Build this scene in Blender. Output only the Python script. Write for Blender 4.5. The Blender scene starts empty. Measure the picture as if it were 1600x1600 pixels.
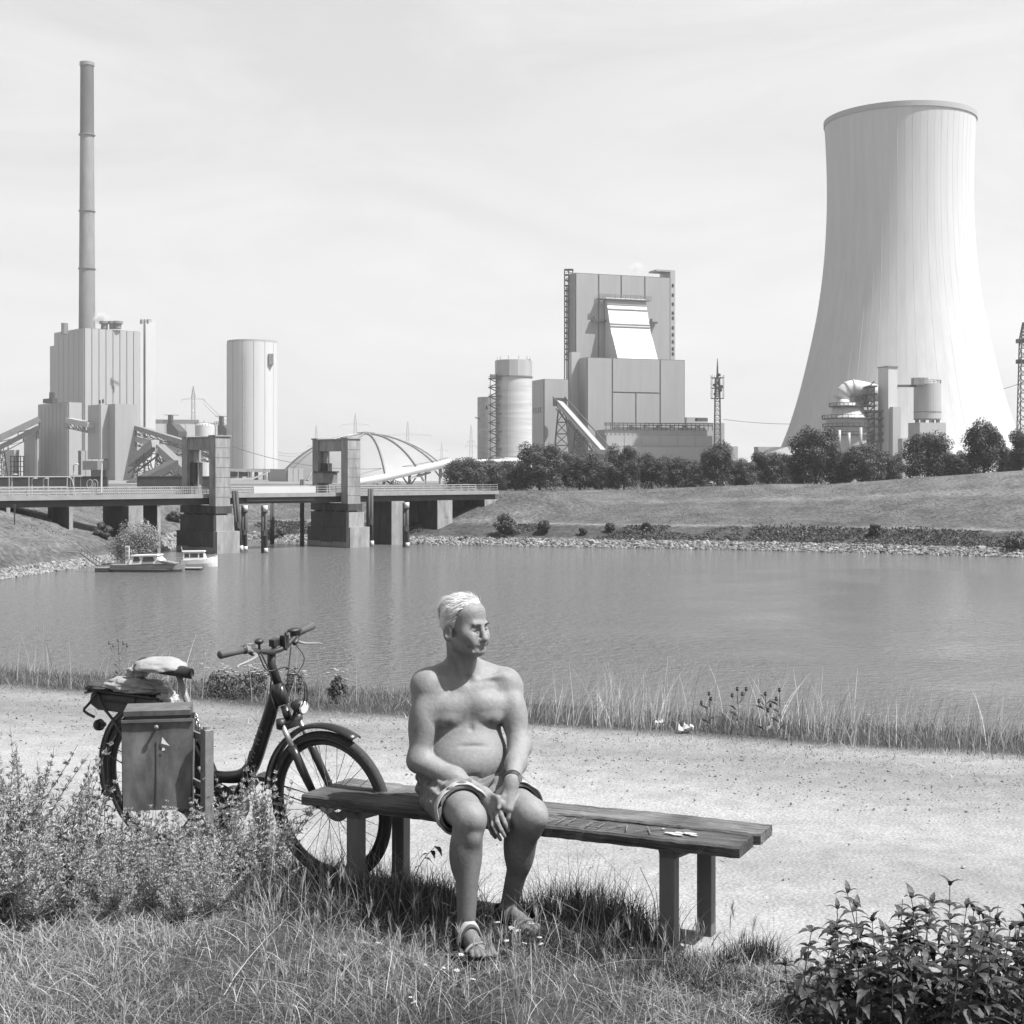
import bpy, math, random
import numpy as np
from mathutils import Vector, Matrix

# ------------------------------------------------------------------ camera, sky, sun, exposure
SC = bpy.context.scene
COL = SC.collection
F, CZ, HY = 2200.0, 1.85, 740.0          # focal length in photo pixels, eye height, horizon row
cam_d = bpy.data.cameras.new('camera')
cam = bpy.data.objects.new('camera', cam_d); COL.objects.link(cam)
cam.location = (0, 0, CZ); cam.rotation_euler = (math.radians(90), 0, 0)
cam_d.sensor_width = 36; cam_d.lens = 36 * F / 1600; cam_d.shift_y = -60 / 1600
cam_d.clip_start = 0.05; cam_d.clip_end = 30000
SC.camera = cam

EL, AZ = math.radians(58), math.radians(112)     # sun height; bearing clockwise from +Y
SUN = Vector((math.sin(AZ) * math.cos(EL), math.cos(AZ) * math.cos(EL), math.sin(EL)))
sun_d = bpy.data.lights.new('sun', 'SUN'); sun_d.energy = 5.0; sun_d.angle = math.radians(0.53)
sun_d.color = (1.0, 1.0, 1.0)
sun = bpy.data.objects.new('sun', sun_d); COL.objects.link(sun)
sun.rotation_euler = SUN.to_track_quat('Z', 'Y').to_euler(); sun.location = (60, -30, 120)

W = bpy.data.worlds.new('World'); SC.world = W; W.use_nodes = True
nt = W.node_tree; nt.nodes.clear()
sky = nt.nodes.new('ShaderNodeTexSky'); sky.sky_type = 'NISHITA'; sky.sun_disc = False
sky.sun_elevation = EL; sky.sun_rotation = AZ; sky.air_density = 1.0; sky.dust_density = 2.5; sky.ozone_density = 1.0
bw = nt.nodes.new('ShaderNodeRGBToBW')
tc = nt.nodes.new('ShaderNodeTexCoord'); mp = nt.nodes.new('ShaderNodeMapping'); mp.inputs['Scale'].default_value = (1.3, 1.3, 5.0)
mp.inputs['Rotation'].default_value = (0.25, 0.3, 0.5)
cl = nt.nodes.new('ShaderNodeTexNoise'); cl.inputs['Scale'].default_value = 2.2; cl.inputs['Detail'].default_value = 7; cl.inputs['Roughness'].default_value = 0.62
cl.inputs['Distortion'].default_value = 1.2
rmp = nt.nodes.new('ShaderNodeMapRange'); rmp.inputs[1].default_value = 0.4; rmp.inputs[2].default_value = 0.75; rmp.inputs[3].default_value = 0.48; rmp.inputs[4].default_value = 0.82
mx = nt.nodes.new('ShaderNodeMix'); mx.data_type = 'FLOAT'                       # thin cloud veils lift the sky towards white
mulc = nt.nodes.new('ShaderNodeMath'); mulc.operation = 'MULTIPLY'; mulc.inputs[1].default_value = 1.0
bg = nt.nodes.new('ShaderNodeBackground'); bg.inputs['Strength'].default_value = 0.092
out = nt.nodes.new('ShaderNodeOutputWorld')
L = nt.links.new
L(sky.outputs['Color'], bw.inputs['Color']); L(tc.outputs['Generated'], mp.inputs['Vector']); L(mp.outputs['Vector'], cl.inputs['Vector'])
sx = nt.nodes.new('ShaderNodeSeparateXYZ'); L(tc.outputs['Generated'], sx.inputs[0])
hz = nt.nodes.new('ShaderNodeMapRange'); hz.interpolation_type = 'SMOOTHSTEP'; hz.inputs[1].default_value = 0.3; hz.inputs[2].default_value = 0.95; hz.inputs[3].default_value = 1.0; hz.inputs[4].default_value = 0.25
L(sx.outputs['Z'], hz.inputs[0]); gh = nt.nodes.new('ShaderNodeMapRange'); gh.interpolation_type = 'SMOOTHSTEP'; gh.inputs[1].default_value = -0.02; gh.inputs[2].default_value = 0.24; gh.inputs[3].default_value = 0.16; gh.inputs[4].default_value = 0.0; L(sx.outputs['Z'], gh.inputs[0])
adh = nt.nodes.new('ShaderNodeMath'); adh.operation = 'ADD'; L(hz.outputs[0], mulc.inputs[1])            # the summer haze thins towards the zenith
L(cl.outputs['Fac'], rmp.inputs[0]); L(rmp.outputs[0], mulc.inputs[0]); L(mulc.outputs[0], mx.inputs['Factor'])
L(mulc.outputs[0], adh.inputs[0]); L(gh.outputs[0], adh.inputs[1]); adh.use_clamp = True; L(adh.outputs[0], mx.inputs['Factor'])
L(bw.outputs['Val'], mx.inputs[2]); mx.inputs[3].default_value = 5.0
L(mx.outputs[0], bg.inputs['Color']); L(bg.outputs['Background'], out.inputs['Surface'])

VS = SC.view_settings
VS.view_transform = 'Standard'; VS.look = 'None'; VS.exposure = 1.03; VS.gamma = 1.0; VS.use_curve_mapping = False
SC.render.engine = 'CYCLES'
SC.cycles.use_denoising = True
SC.cycles.max_bounces = 6; SC.cycles.diffuse_bounces = 3; SC.cycles.glossy_bounces = 3; SC.cycles.transparent_max_bounces = 6
SC.cycles.volume_bounces = 0

random.seed(7)
RNG = np.random.default_rng(11)
def P(px, py, D): return np.array(((px - 800) / F * D, D, CZ - (py - HY) / F * D))
def zat(py, D): return CZ - (py - HY) / F * D
def Rr(a, b): return random.uniform(a, b)

# ------------------------------------------------------------------ materials (the picture is black and white: all greys)
MATS = {}
ALB = 0.66        # overall reflectance level of the place
def mat(name, base=0.3, rough=0.7, var=0.15, scale=8.0, bump=0.0, bscale=None, metal=0.0, spec=0.5, stretch=(1, 1, 1), attr=None,
        scale2=None, var2=0.0, coords='Object', trans=0.0, detail=5):
    if name in MATS: return MATS[name]
    base *= ALB
    m = bpy.data.materials.new(name); m.use_nodes = True; n = m.node_tree; b = n.nodes['Principled BSDF']; lk = n.links.new
    b.inputs['Roughness'].default_value = rough; b.inputs['Metallic'].default_value = metal
    b.inputs['Specular IOR Level'].default_value = spec
    t = n.nodes.new('ShaderNodeTexCoord'); mpn = n.nodes.new('ShaderNodeMapping'); mpn.inputs['Scale'].default_value = stretch
    lk(t.outputs[coords], mpn.inputs['Vector'])
    def noise(s, d=detail):
        q = n.nodes.new('ShaderNodeTexNoise'); q.inputs['Scale'].default_value = s; q.inputs['Detail'].default_value = d
        q.inputs['Roughness'].default_value = 0.6; lk(mpn.outputs['Vector'], q.inputs['Vector']); return q.outputs['Fac']
    def mr(x, lo, hi, a=0.3, c=0.7):
        q = n.nodes.new('ShaderNodeMapRange'); q.inputs[1].default_value = a; q.inputs[2].default_value = c
        q.inputs[3].default_value = lo; q.inputs[4].default_value = hi; lk(x, q.inputs[0]); return q.outputs[0]
    def mul(x, y):
        q = n.nodes.new('ShaderNodeMath'); q.operation = 'MULTIPLY'; lk(x, q.inputs[0])
        if isinstance(y, float): q.inputs[1].default_value = y
        else: lk(y, q.inputs[1])
        return q.outputs[0]
    v = mr(noise(scale), base * (1 - var), base * (1 + var))
    if scale2: v = mul(v, mr(noise(scale2), 1 - var2, 1 + var2))
    if attr:
        q = n.nodes.new('ShaderNodeAttribute'); q.attribute_name = attr; v = mul(v, q.outputs['Fac'])
    lk(v, b.inputs['Base Color'])
    if bump:
        bn = n.nodes.new('ShaderNodeBump'); bn.inputs['Strength'].default_value = bump; bn.inputs['Distance'].default_value = 0.02
        lk(noise(bscale or scale * 4), bn.inputs['Height']); lk(bn.outputs['Normal'], b.inputs['Normal'])
    if trans:
        tb = n.nodes.new('ShaderNodeBsdfTranslucent'); ms = n.nodes.new('ShaderNodeMixShader'); ms.inputs[0].default_value = trans
        lk(v, tb.inputs['Color']); lk(b.outputs[0], ms.inputs[1]); lk(tb.outputs[0], ms.inputs[2]); lk(ms.outputs[0], n.nodes['Material Output'].inputs['Surface'])
    MATS[name] = m
    return m

# ------------------------------------------------------------------ mesh building
def make_mesh(name, V, faces, m=None, smooth=False, attr=None):
    """faces: list of integer arrays (n,k)."""
    V = np.asarray(V, dtype=np.float32)
    faces = [np.asarray(f, dtype=np.int32) for f in faces if len(f)]
    me = bpy.data.meshes.new(name)
    me.vertices.add(len(V)); me.vertices.foreach_set('co', V.ravel())
    tot = np.concatenate([np.full(len(f), f.shape[1], np.int32) for f in faces])
    me.loops.add(int(tot.sum())); me.loops.foreach_set('vertex_index', np.concatenate([f.ravel() for f in faces]))
    me.polygons.add(len(tot)); st = np.concatenate(([0], np.cumsum(tot)[:-1])).astype(np.int32)
    me.polygons.foreach_set('loop_start', st)
    if smooth: me.polygons.foreach_set('use_smooth', np.ones(len(tot), bool))
    else: me.polygons.foreach_set('use_smooth', np.zeros(len(tot), bool))
    me.update(calc_edges=True)
    if attr is not None:
        for k, a in attr.items():
            at = me.attributes.new(k, 'FLOAT', 'POINT'); at.data.foreach_set('value', np.asarray(a, np.float32))
    if m: me.materials.append(m)
    return me

OFF = {}
def tag(o, label=None, cat=None, group=None, kind=None):
    if label: o['label'] = label
    if cat: o['category'] = cat
    if group: o['group'] = group
    if kind: o['kind'] = kind
    return o
def root(name, label, cat, loc=(0, 0, 0), group=None, local=False):
    o = bpy.data.objects.new(name, None); COL.objects.link(o); o.location = loc; o.empty_display_size = 0.1
    OFF[o.name] = np.zeros(3) if local else np.array(loc, float)
    return tag(o, label, cat, group)
def link(name, me, parent=None, loc=None):
    o = bpy.data.objects.new(name, me); COL.objects.link(o)
    if parent: o.parent = parent
    if loc is not None: o.location = loc
    return o
def copy_tree(o, parent=None):
    c = o.copy(); COL.objects.link(c); OFF[c.name] = OFF.get(o.name, np.zeros(3))
    if parent: c.parent = parent
    for ch in o.children: copy_tree(ch, c)
    return c

def nrm(v):
    v = np.asarray(v, float); return v / (np.linalg.norm(v) + 1e-12)

class MB:
    def __init__(s): s.V = []; s.Q = []; s.T = []; s.N = []; s.n = 0; s.A = []
    def add(s, V, Q=None, T=None, N=None, a=1.0):
        V = np.asarray(V, float); s.V.append(V); s.A.append(np.full(len(V), a))
        if Q is not None and len(Q): s.Q.append(np.asarray(Q) + s.n)
        if T is not None and len(T): s.T.append(np.asarray(T) + s.n)
        if N is not None:
            for f in N: s.N.append([i + s.n for i in f])
        s.n += len(V); return s
    def hexa(s, p):            # 8 corners: bottom ring 0-3, top ring 4-7
        return s.add(p, Q=[(0, 3, 2, 1), (4, 5, 6, 7), (0, 1, 5, 4), (1, 2, 6, 5), (2, 3, 7, 6), (3, 0, 4, 7)])
    def obox(s, c, a, b, la, lb, z0, z1):   # corner c, horizontal axes a,b with lengths, z range
        a = np.array((a[0], a[1], 0)); b = np.array((b[0], b[1], 0)); c = np.array((c[0], c[1], 0))
        r = [c, c + a * la, c + a * la + b * lb, c + b * lb]
        return s.hexa([q + (0, 0, z0) for q in r] + [q + (0, 0, z1) for q in r])
    def box(s, c, size):
        c = np.array(c, float); h = np.array(size) / 2
        return s.obox(c - h, (1, 0), (0, 1), size[0], size[1], c[2] - h[2], c[2] + h[2])
    def beam(s, p, q, w, h=None, up=(0, 0, 1)):
        p = np.array(p, float); q = np.array(q, float); h = h or w
        d = nrm(q - p); up = np.array(up, float)
        if abs(d @ up) > 0.98: up = np.array((0.0, 1.0, 0.0))
        x = nrm(np.cross(d, up)); y = np.cross(x, d)
        r = [x * w / 2 * i + y * h / 2 * j for i, j in ((-1, -1), (1, -1), (1, 1), (-1, 1))]
        return s.hexa([p + k for k in r] + [q + k for k in r])
    def tube(s, path, rad, seg=10, caps=True, squash=1.0, up=(0, 0, 1)):
        path = np.asarray(path, float); n = len(path); rad = np.broadcast_to(np.asarray(rad, float), (n,))
        t = np.gradient(path, axis=0); t /= np.linalg.norm(t, axis=1)[:, None] + 1e-12
        u = np.array(up, float)
        if abs(t[0] @ nrm(u)) > 0.95: u = np.array((1.0, 0.2, 0.0))
        x = nrm(np.cross(t[0], u)); V = []
        ang = np.linspace(0, 2 * np.pi, seg, endpoint=False)
        for i in range(n):
            x = nrm(x - t[i] * (x @ t[i])); y = np.cross(t[i], x)
            V.append(path[i] + rad[i] * (np.cos(ang)[:, None] * x + squash * np.sin(ang)[:, None] * y))
        V = np.concatenate(V); j = np.arange(seg); k = (j + 1) % seg
        Q = np.concatenate([np.stack((i * seg + j, i * seg + k, (i + 1) * seg + k, (i + 1) * seg + j), 1) for i in range(n - 1)])
        return s.add(V, Q=Q, N=[list(range(seg))[::-1], list(range((n - 1) * seg, n * seg))] if caps else None)
    def lathe(s, prof, seg=32, c=(0, 0, 0), capb=False, capt=False, a0=0, a1=2 * np.pi):
        prof = np.asarray(prof, float); full = abs(a1 - a0 - 2 * np.pi) < 1e-6
        ang = np.linspace(a0, a1, seg, endpoint=not full); c = np.array(c, float)
        V = np.concatenate([np.stack((r * np.cos(ang), r * np.sin(ang), np.full(seg, z)), 1) for r, z in prof]) + c
        j = np.arange(seg if full else seg - 1); k = (j + 1) % seg
        Q = np.concatenate([np.stack((i * seg + j, i * seg + k, (i + 1) * seg + k, (i + 1) * seg + j), 1) for i in range(len(prof) - 1)])
        N = []
        if capb: N.append(list(range(seg))[::-1])
        if capt: N.append(list(range((len(prof) - 1) * seg, len(prof) * seg)))
        return s.add(V, Q=Q, N=N)
    def ell(s, c, r, seg=14, rings=9, rot=None):
        th = np.linspace(0, np.pi, rings); V = []
        prof = np.stack((np.sin(th).clip(1e-4), -np.cos(th)), 1)
        ang = np.linspace(0, 2 * np.pi, seg, endpoint=False)
        V = np.concatenate([np.stack((a * np.cos(ang), a * np.sin(ang), np.full(seg, z)), 1) for a, z in prof]) * np.array(r)
        if rot is not None: V = V @ np.array(rot).T
        j = np.arange(seg); k = (j + 1) % seg
        Q = np.concatenate([np.stack((i * seg + j, i * seg + k, (i + 1) * seg + k, (i + 1) * seg + j), 1) for i in range(rings - 1)])
        return s.add(V + np.array(c, float), Q=Q)
    def prism(s, poly, ext):   # poly (n,3), extrude vector
        poly = np.asarray(poly, float); n = len(poly); e = np.array(ext, float)
        j = np.arange(n); k = (j + 1) % n
        return s.add(np.concatenate((poly, poly + e)), Q=np.stack((j, k, k + n, j + n), 1), N=[list(range(n))[::-1], list(range(n, 2 * n))])
    def xform(s, M):
        M = np.array(M); s.V = [v @ M[:3, :3].T + M[:3, 3] for v in s.V]; return s
    def mesh(s, name, m, smooth=False, off=None, attr=False):
        V = np.concatenate(s.V)
        if off is not None: V = V - off
        fs = []
        if s.Q: fs.append(np.concatenate(s.Q))
        if s.T: fs.append(np.concatenate(s.T))
        by = {}
        for f in s.N: by.setdefault(len(f), []).append(f)
        fs += [np.array(x) for x in by.values()]
        return make_mesh(name, V, fs, m, smooth, {'v': np.concatenate(s.A)} if attr else None)
    def build(s, name, m, parent=None, smooth=False, label=None, kind=None, attr=False, bevel=0):
        off = OFF.get(parent.name) if parent else None
        o = link(name, s.mesh(name, m, smooth, off, attr), parent)
        if parent: OFF[o.name] = OFF[parent.name]
        if smooth == 'auto' or bevel:
            pass
        if bevel:
            bm = o.modifiers.new('bevel', 'BEVEL'); bm.width = bevel; bm.segments = 2; bm.limit_method = 'ANGLE'; bm.angle_limit = 0.7
        if label: o['label'] = label
        if kind: o['kind'] = kind
        return o

def spline(pts, n=24):
    pts = np.asarray(pts, float); m = len(pts)
    p = np.vstack((2 * pts[0] - pts[1], pts, 2 * pts[-1] - pts[-2])); o = []
    for i in range(m - 1):
        k = max(2, n // (m - 1)); t = np.linspace(0, 1, k, endpoint=(i == m - 2))[:, None]
        a, b, c, d = p[i:i + 4]
        o.append(0.5 * (2 * b + (c - a) * t + (2 * a - 5 * b + 4 * c - d) * t ** 2 + (3 * b - a - 3 * c + d) * t ** 3))
    return np.concatenate(o)
def snoise(x, y, seed=0, f=1.0, oct=4):
    r = np.random.default_rng(seed); s = 0 * (x + y)
    for o in range(oct):
        for _ in range(4):
            a = r.uniform(0, 2 * np.pi); w = f * 2 ** o * r.uniform(0.7, 1.4)
            s = s + np.sin((x * np.cos(a) + y * np.sin(a)) * w + r.uniform(0, 6.28)) / 2 ** o
    return s / 5.0
# ------------------------------------------------------------------ materials of the setting
WZ = -9.0
def attr_mat(name, rough=0.95, bump=0.0, bscale=3.0, nscale=1.0, nvar=0.3, nscale2=None, nvar2=0.0, stretch=(1, 1, 1)):
    return mat(name, 1.0, rough, nvar, nscale, bump, bscale, spec=0.15, attr='alb', scale2=nscale2, var2=nvar2, stretch=stretch)
M_bank = attr_mat('bank grass', bump=0.9, bscale=2.2, nscale=0.22, nvar=0.35, nscale2=1.9, nvar2=0.6)
M_white = mat('white cladding', 0.6, 0.55, 0.05, 0.05, scale2=0.3, var2=0.04, stretch=(1, 1, 0.15))
M_pale = mat('pale cladding', 0.42, 0.5, 0.06, 0.06, scale2=0.5, var2=0.04, stretch=(1, 1, 0.1))
M_grey = mat('grey cladding', 0.37, 0.5, 0.06, 0.06, scale2=0.5, var2=0.05, stretch=(1, 1, 0.1))
M_joint = mat('dark joint', 0.13, 0.8, 0.2, 0.3)
M_dark = mat('dark steel', 0.05, 0.6, 0.3, 0.6)
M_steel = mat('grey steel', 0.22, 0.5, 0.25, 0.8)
M_lsteel = mat('light steel', 0.42, 0.45, 0.12, 0.8)
M_conc = mat('weathered concrete', 0.3, 0.85, 0.3, 0.5, 0.3, 3, scale2=2.2, var2=0.25, stretch=(1, 1, 0.25))
M_dconc = mat('stained shade dark concrete', 0.07, 0.9, 0.5, 0.35, 0.4, 3, scale2=1.6, var2=0.4, stretch=(1, 1, 0.2))  # dark tone includes the deep shade on the bridge pier sides
M_tower = mat('cooling tower concrete', 0.58, 0.9, 0.05, 0.03, scale2=0.3, var2=0.07, stretch=(1, 1, 0.06))
M_rim = mat('tower rim concrete', 0.4, 0.9, 0.05, 0.05)  # darker than the shell: shading of the lip put into the colour
M_stack = mat('chimney concrete', 0.24, 0.85, 0.2, 0.05, scale2=0.25, var2=0.15, stretch=(1, 1, 0.3))
M_stack2 = mat('sooty chimney concrete', 0.1, 0.85, 0.2, 0.05, scale2=0.25, var2=0.2, stretch=(1, 1, 0.3))
M_stone = mat('riprap stone', 1.0, 0.9, 0.25, 1.2, 0.3, 6, attr='v')
M_glass = mat('dark window', 0.03, 0.15, 0.2, 1.0)

# ------------------------------------------------------------------ far banks: one height field round the harbour basin
def wpt(px, py):
    D = (CZ - WZ) * F / (py - HY); return ((px - 800) / F * D, D)
SHORE = [wpt(*q) for q in [(2600, 897), (1900, 879), (1600, 871), (1150, 859), (900, 855), (690, 851), (560, 849), (450, 847), (370, 846), (305, 850), (268, 857), (215, 870), (170, 880), (100, 890), (0, 905)]]
SHORE += [(-56, 120), (-62, 95), (-75, 60), (-110, 20)]
SHORE = np.array(SHORE)
ZC = np.array([3.4, 3.4, 3.0, 0.0, -1.0, -1.4, -1.5, -1.5, -1.5, -1.6, -1.9, -2.2, -2.3, -2.4, -2.6, -2.8, -3, -3, -3])
DC = np.array([48, 48, 48, 48, 48, 44, 40, 38, 36, 32, 30, 28, 28, 28, 28, 28, 28, 28, 28.0])
def shore_d(x, y):
    x = np.asarray(x, float); y = np.asarray(y, float)
    best = np.full(x.shape, 1e9); zc = np.zeros(x.shape); dc = np.zeros(x.shape); sg = np.zeros(x.shape)
    for i in range(len(SHORE) - 1):
        a, b = SHORE[i], SHORE[i + 1]; e = b - a; l2 = e @ e
        t = np.clip(((x - a[0]) * e[0] + (y - a[1]) * e[1]) / l2, 0, 1)
        d = np.hypot(x - a[0] - t * e[0], y - a[1] - t * e[1])
        s = -np.sign((x - a[0]) * e[1] - (y - a[1]) * e[0])
        m = d < best - 1e-9
        best = np.where(m, d, best); sg = np.where(m, -s, sg)
        zc = np.where(m, ZC[i] + (ZC[i + 1] - ZC[i]) * t, zc); dc = np.where(m, DC[i] + (DC[i + 1] - DC[i]) * t, dc)
    return best * sg, zc, dc
def terr(x, y):
    d, zc, dc = shore_d(x, y); d = d * (1 + .8 * np.clip((-38 - np.asarray(x)) / 10, 0, 1) * (d > 0))
    # soften the crease where the nearest stretch of shore changes
    n = snoise(x, y, 3, 0.12, 3)
    z = np.interp(d, [-30, 0, 3.2, 8, 9.6], [-14, -9.0, -7.9, -6.0, -5.9])
    u = np.clip((d - 9.6) / np.maximum(dc - 9.6, 1), 0, 1)
    up = zc + 5.9
    prof = u * 1.0
    z = np.where(d > 9.6, -5.9 + up * (prof - 0.25 * np.sin(np.pi * 2 * u) / (2 * np.pi) * 0.6), z)
    z = np.where(d > dc, zc - np.clip((d - dc - 6) / 60, 0, 1) * (zc + 1.6) * (zc > -1.6), z)
    z = z + n * np.clip(d / 12, 0, 1) * 0.12
    rb = np.hypot(x - 2.0, y - 239.0); z = np.maximum(z, -1.12 - np.maximum(rb - 7, 0) * .42)       # ramp where the bridge meets the bank
    return z, d
def lines(a, b, step): return np.arange(a, b + 1e-6, step)
gx = np.concatenate((lines(-420, -95, 13), lines(-90, 100, 1.0), lines(103, 145, 3), lines(155, 420, 13)))
gy = np.concatenate((lines(30, 130, 8), lines(134, 290, 1.0), lines(294, 320, 4), lines(335, 480, 12)))
GX, GY = np.meshgrid(gx, gy)
GZ, GD = terr(GX, GY)
tone = snoise(GX, GY, 5, 0.06, 3)
left = np.clip((-38 - GX) / 8, 0, 1) * np.clip((GD - 3) / 3, 0, 1)
alb = np.interp(GD, [-1, 0, 3, 3.4, 8.0, 8.6, 9.8, 10.6, 29.5, 31, 33, 35, 46, 60], [.12, .14, .14, .07, .075, .17, .18, .105, .105, .15, .15, .12, .125, .10]) * (1 + 0.18 * tone)
alb = alb * (1 - left) + left * 0.125 * (1 + 0.25 * tone)
nx = len(gx); j, i = np.meshgrid(np.arange(nx - 1), np.arange(len(gy) - 1)); k0 = (i * nx + j).ravel()
o = link('river_bank', make_mesh('river_bank', np.stack((GX.ravel(), GY.ravel(), GZ.ravel()), 1), [np.stack((k0, k0 + 1, k0 + nx + 1, k0 + nx), 1)], M_bank, True, {'alb': alb.ravel()}))
tag(o, kind='structure')
b = MB(); b.add([(-1900, 440, -1.75), (1900, 440, -1.75), (1900, 2480, -1.75), (-1900, 2480, -1.75)], Q=[(0, 1, 2, 3)])
tag(b.build('industrial_ground', mat('industrial ground', 0.2, 0.95, 0.3, 0.02, scale2=0.2, var2=0.3)), kind='structure')

# water
def water_mat():
    m = bpy.data.materials.new('harbour water'); m.use_nodes = True; n = m.node_tree; p = n.nodes['Principled BSDF']; lk = n.links.new
    p.inputs['Base Color'].default_value = (0.1, 0.1, 0.1, 1); p.inputs['Roughness'].default_value = 0.1; p.inputs['IOR'].default_value = 1.33
    g = n.nodes.new('ShaderNodeNewGeometry')
    def wave(scale, sx, sy, rot):
        mpn = n.nodes.new('ShaderNodeMapping'); mpn.inputs['Scale'].default_value = (sx, sy, 1); mpn.inputs['Rotation'].default_value = (0, 0, rot)
        lk(g.outputs['Position'], mpn.inputs['Vector']); q = n.nodes.new('ShaderNodeTexNoise'); q.inputs['Scale'].default_value = scale
        q.inputs['Detail'].default_value = 3; q.inputs['Roughness'].default_value = 0.55; lk(mpn.outputs['Vector'], q.inputs['Vector']); return q.outputs['Fac']
    b1 = n.nodes.new('ShaderNodeBump'); b1.inputs['Distance'].default_value = 1.0; b1.inputs['Strength'].default_value = 0.5; lk(wave(1.1, 0.8, 1.3, 0.25), b1.inputs['Height'])
    b2 = n.nodes.new('ShaderNodeBump'); b2.inputs['Distance'].default_value = 0.45; b2.inputs['Strength'].default_value = 0.6; lk(wave(2.3, 0.9, 1.2, -0.4), b2.inputs['Height'])
    lk(b1.outputs['Normal'], b2.inputs['Normal']); lk(b2.outputs['Normal'], p.inputs['Normal'])
    gust = wave(0.02, 1, 2.2, 0.3)
    q = n.nodes.new('ShaderNodeMapRange'); q.inputs[1].default_value = 0.4; q.inputs[2].default_value = 0.62; q.inputs[3].default_value = 0.28; q.inputs[4].default_value = 0.6; lk(gust, q.inputs[0]); 
    mpn = n.nodes.new('ShaderNodeMapping'); mpn.vector_type = 'TEXTURE'; mpn.inputs['Location'].default_value = (36, 118, WZ); mpn.inputs['Scale'].default_value = (24, 70, 50); mpn.inputs['Rotation'].default_value = (0, 0, -.25); lk(g.outputs['Position'], mpn.inputs['Vector'])
    ln = n.nodes.new('ShaderNodeVectorMath'); ln.operation = 'LENGTH'; lk(mpn.outputs['Vector'], ln.inputs[0]); ad = n.nodes.new('ShaderNodeMath'); ad.operation = 'MULTIPLY_ADD'; ad.inputs[1].default_value = 1.2; lk(wave(0.07, 1, 1.6, .5), ad.inputs[0]); lk(ln.outputs['Value'], ad.inputs[2])
    calm_patch = n.nodes.new('ShaderNodeMapRange'); calm_patch.interpolation_type = 'SMOOTHSTEP'; calm_patch.inputs[1].default_value = 0.9; calm_patch.inputs[2].default_value = 1.9; calm_patch.inputs[3].default_value = 0.12; calm_patch.inputs[4].default_value = 1.0; lk(ad.outputs[0], calm_patch.inputs[0])   # calmer patch shaped to hold a bright reflection of the cooling tower
    ml = n.nodes.new('ShaderNodeMath'); ml.operation = 'MULTIPLY'; lk(q.outputs[0], ml.inputs[0]); lk(calm_patch.outputs[0], ml.inputs[1]); lk(ml.outputs[0], b1.inputs['Strength'])
    ml2 = n.nodes.new('ShaderNodeMath'); ml2.operation = 'MULTIPLY'; ml2.inputs[1].default_value = 0.95; lk(calm_patch.outputs[0], ml2.inputs[0]); lk(ml2.outputs[0], b2.inputs['Strength'])
    return m
M_water = water_mat()
b = MB(); b.add([(-420, 10, WZ), (420, 10, WZ), (420, 330, WZ), (-420, 330, WZ)], Q=[(0, 1, 2, 3)])
tag(b.build('water', M_water), kind='structure')

# riprap: thousands of loose stones along both shores
def stones(name, n, dlo, dhi, seg, size, seed, v=(0.2, 0.5)):
    r = np.random.default_rng(seed); ln = np.cumsum([0] + [np.hypot(*(SHORE[i + 1] - SHORE[i])) for i in range(len(SHORE) - 1)])
    t = r.uniform(ln[seg[0]], ln[seg[1]], n); x = np.interp(t, ln, SHORE[:, 0]); y = np.interp(t, ln, SHORE[:, 1])
    idx = np.clip(np.searchsorted(ln, t) - 1, 0, len(SHORE) - 2); e = SHORE[idx + 1] - SHORE[idx]; e /= np.linalg.norm(e, axis=1)[:, None]
    nv = np.stack((e[:, 1], -e[:, 0]), 1)
    dd = r.uniform(dlo, dhi, n) ; x = x + nv[:, 0] * dd; y = y + nv[:, 1] * dd
    z, d = terr(x, y); ok = (d > -1.0); x, y, z = x[ok], y[ok], z[ok]; n = len(x)
    ico = np.array([(0, 0, -1), (.72, -.53, -.45), (-.28, -.85, -.45), (-.89, 0, -.45), (-.28, .85, -.45), (.72, .53, -.45), (.28, -.85, .45), (-.72, -.53, .45), (-.72, .53, .45), (.28, .85, .45), (.89, 0, .45), (0, 0, 1)])
    tri = np.array([(0, 1, 2), (1, 0, 5), (0, 2, 3), (0, 3, 4), (0, 4, 5), (1, 5, 10), (2, 1, 6), (3, 2, 7), (4, 3, 8), (5, 4, 9), (1, 10, 6), (2, 6, 7), (3, 7, 8), (4, 8, 9), (5, 9, 10), (6, 10, 11), (7, 6, 11), (8, 7, 11), (9, 8, 11), (10, 9, 11)])
    s = size * r.lognormal(0, 0.35, n)
    V = ico[None] * r.uniform(0.65, 1.25, (n, 12, 1)) * (s[:, None] * r.uniform(0.6, 1.2, (n, 3)))[:, None, :] + np.stack((x, y, z + s * 0.25), 1)[:, None, :]
    T = (tri[None] + (np.arange(n) * 12)[:, None, None]).reshape(-1, 3)
    o = link(name, make_mesh(name, V.reshape(-1, 3), [T], M_stone, False, {'v': np.repeat(r.uniform(v[0], v[1], n), 12)}))
    return tag(o, kind='stuff')
tag(stones('riprap', 15000, -0.4, 2.7, (1, 10), 0.17, 1, (0.08, 0.36)), 'pale loose stones lining the far waterline')
tag(stones('riprap', 9000, -0.4, 1.3, (10, 16), 0.115, 2, (0.14, 0.38)), 'pale stones along the shore beside the moored boats')

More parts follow.
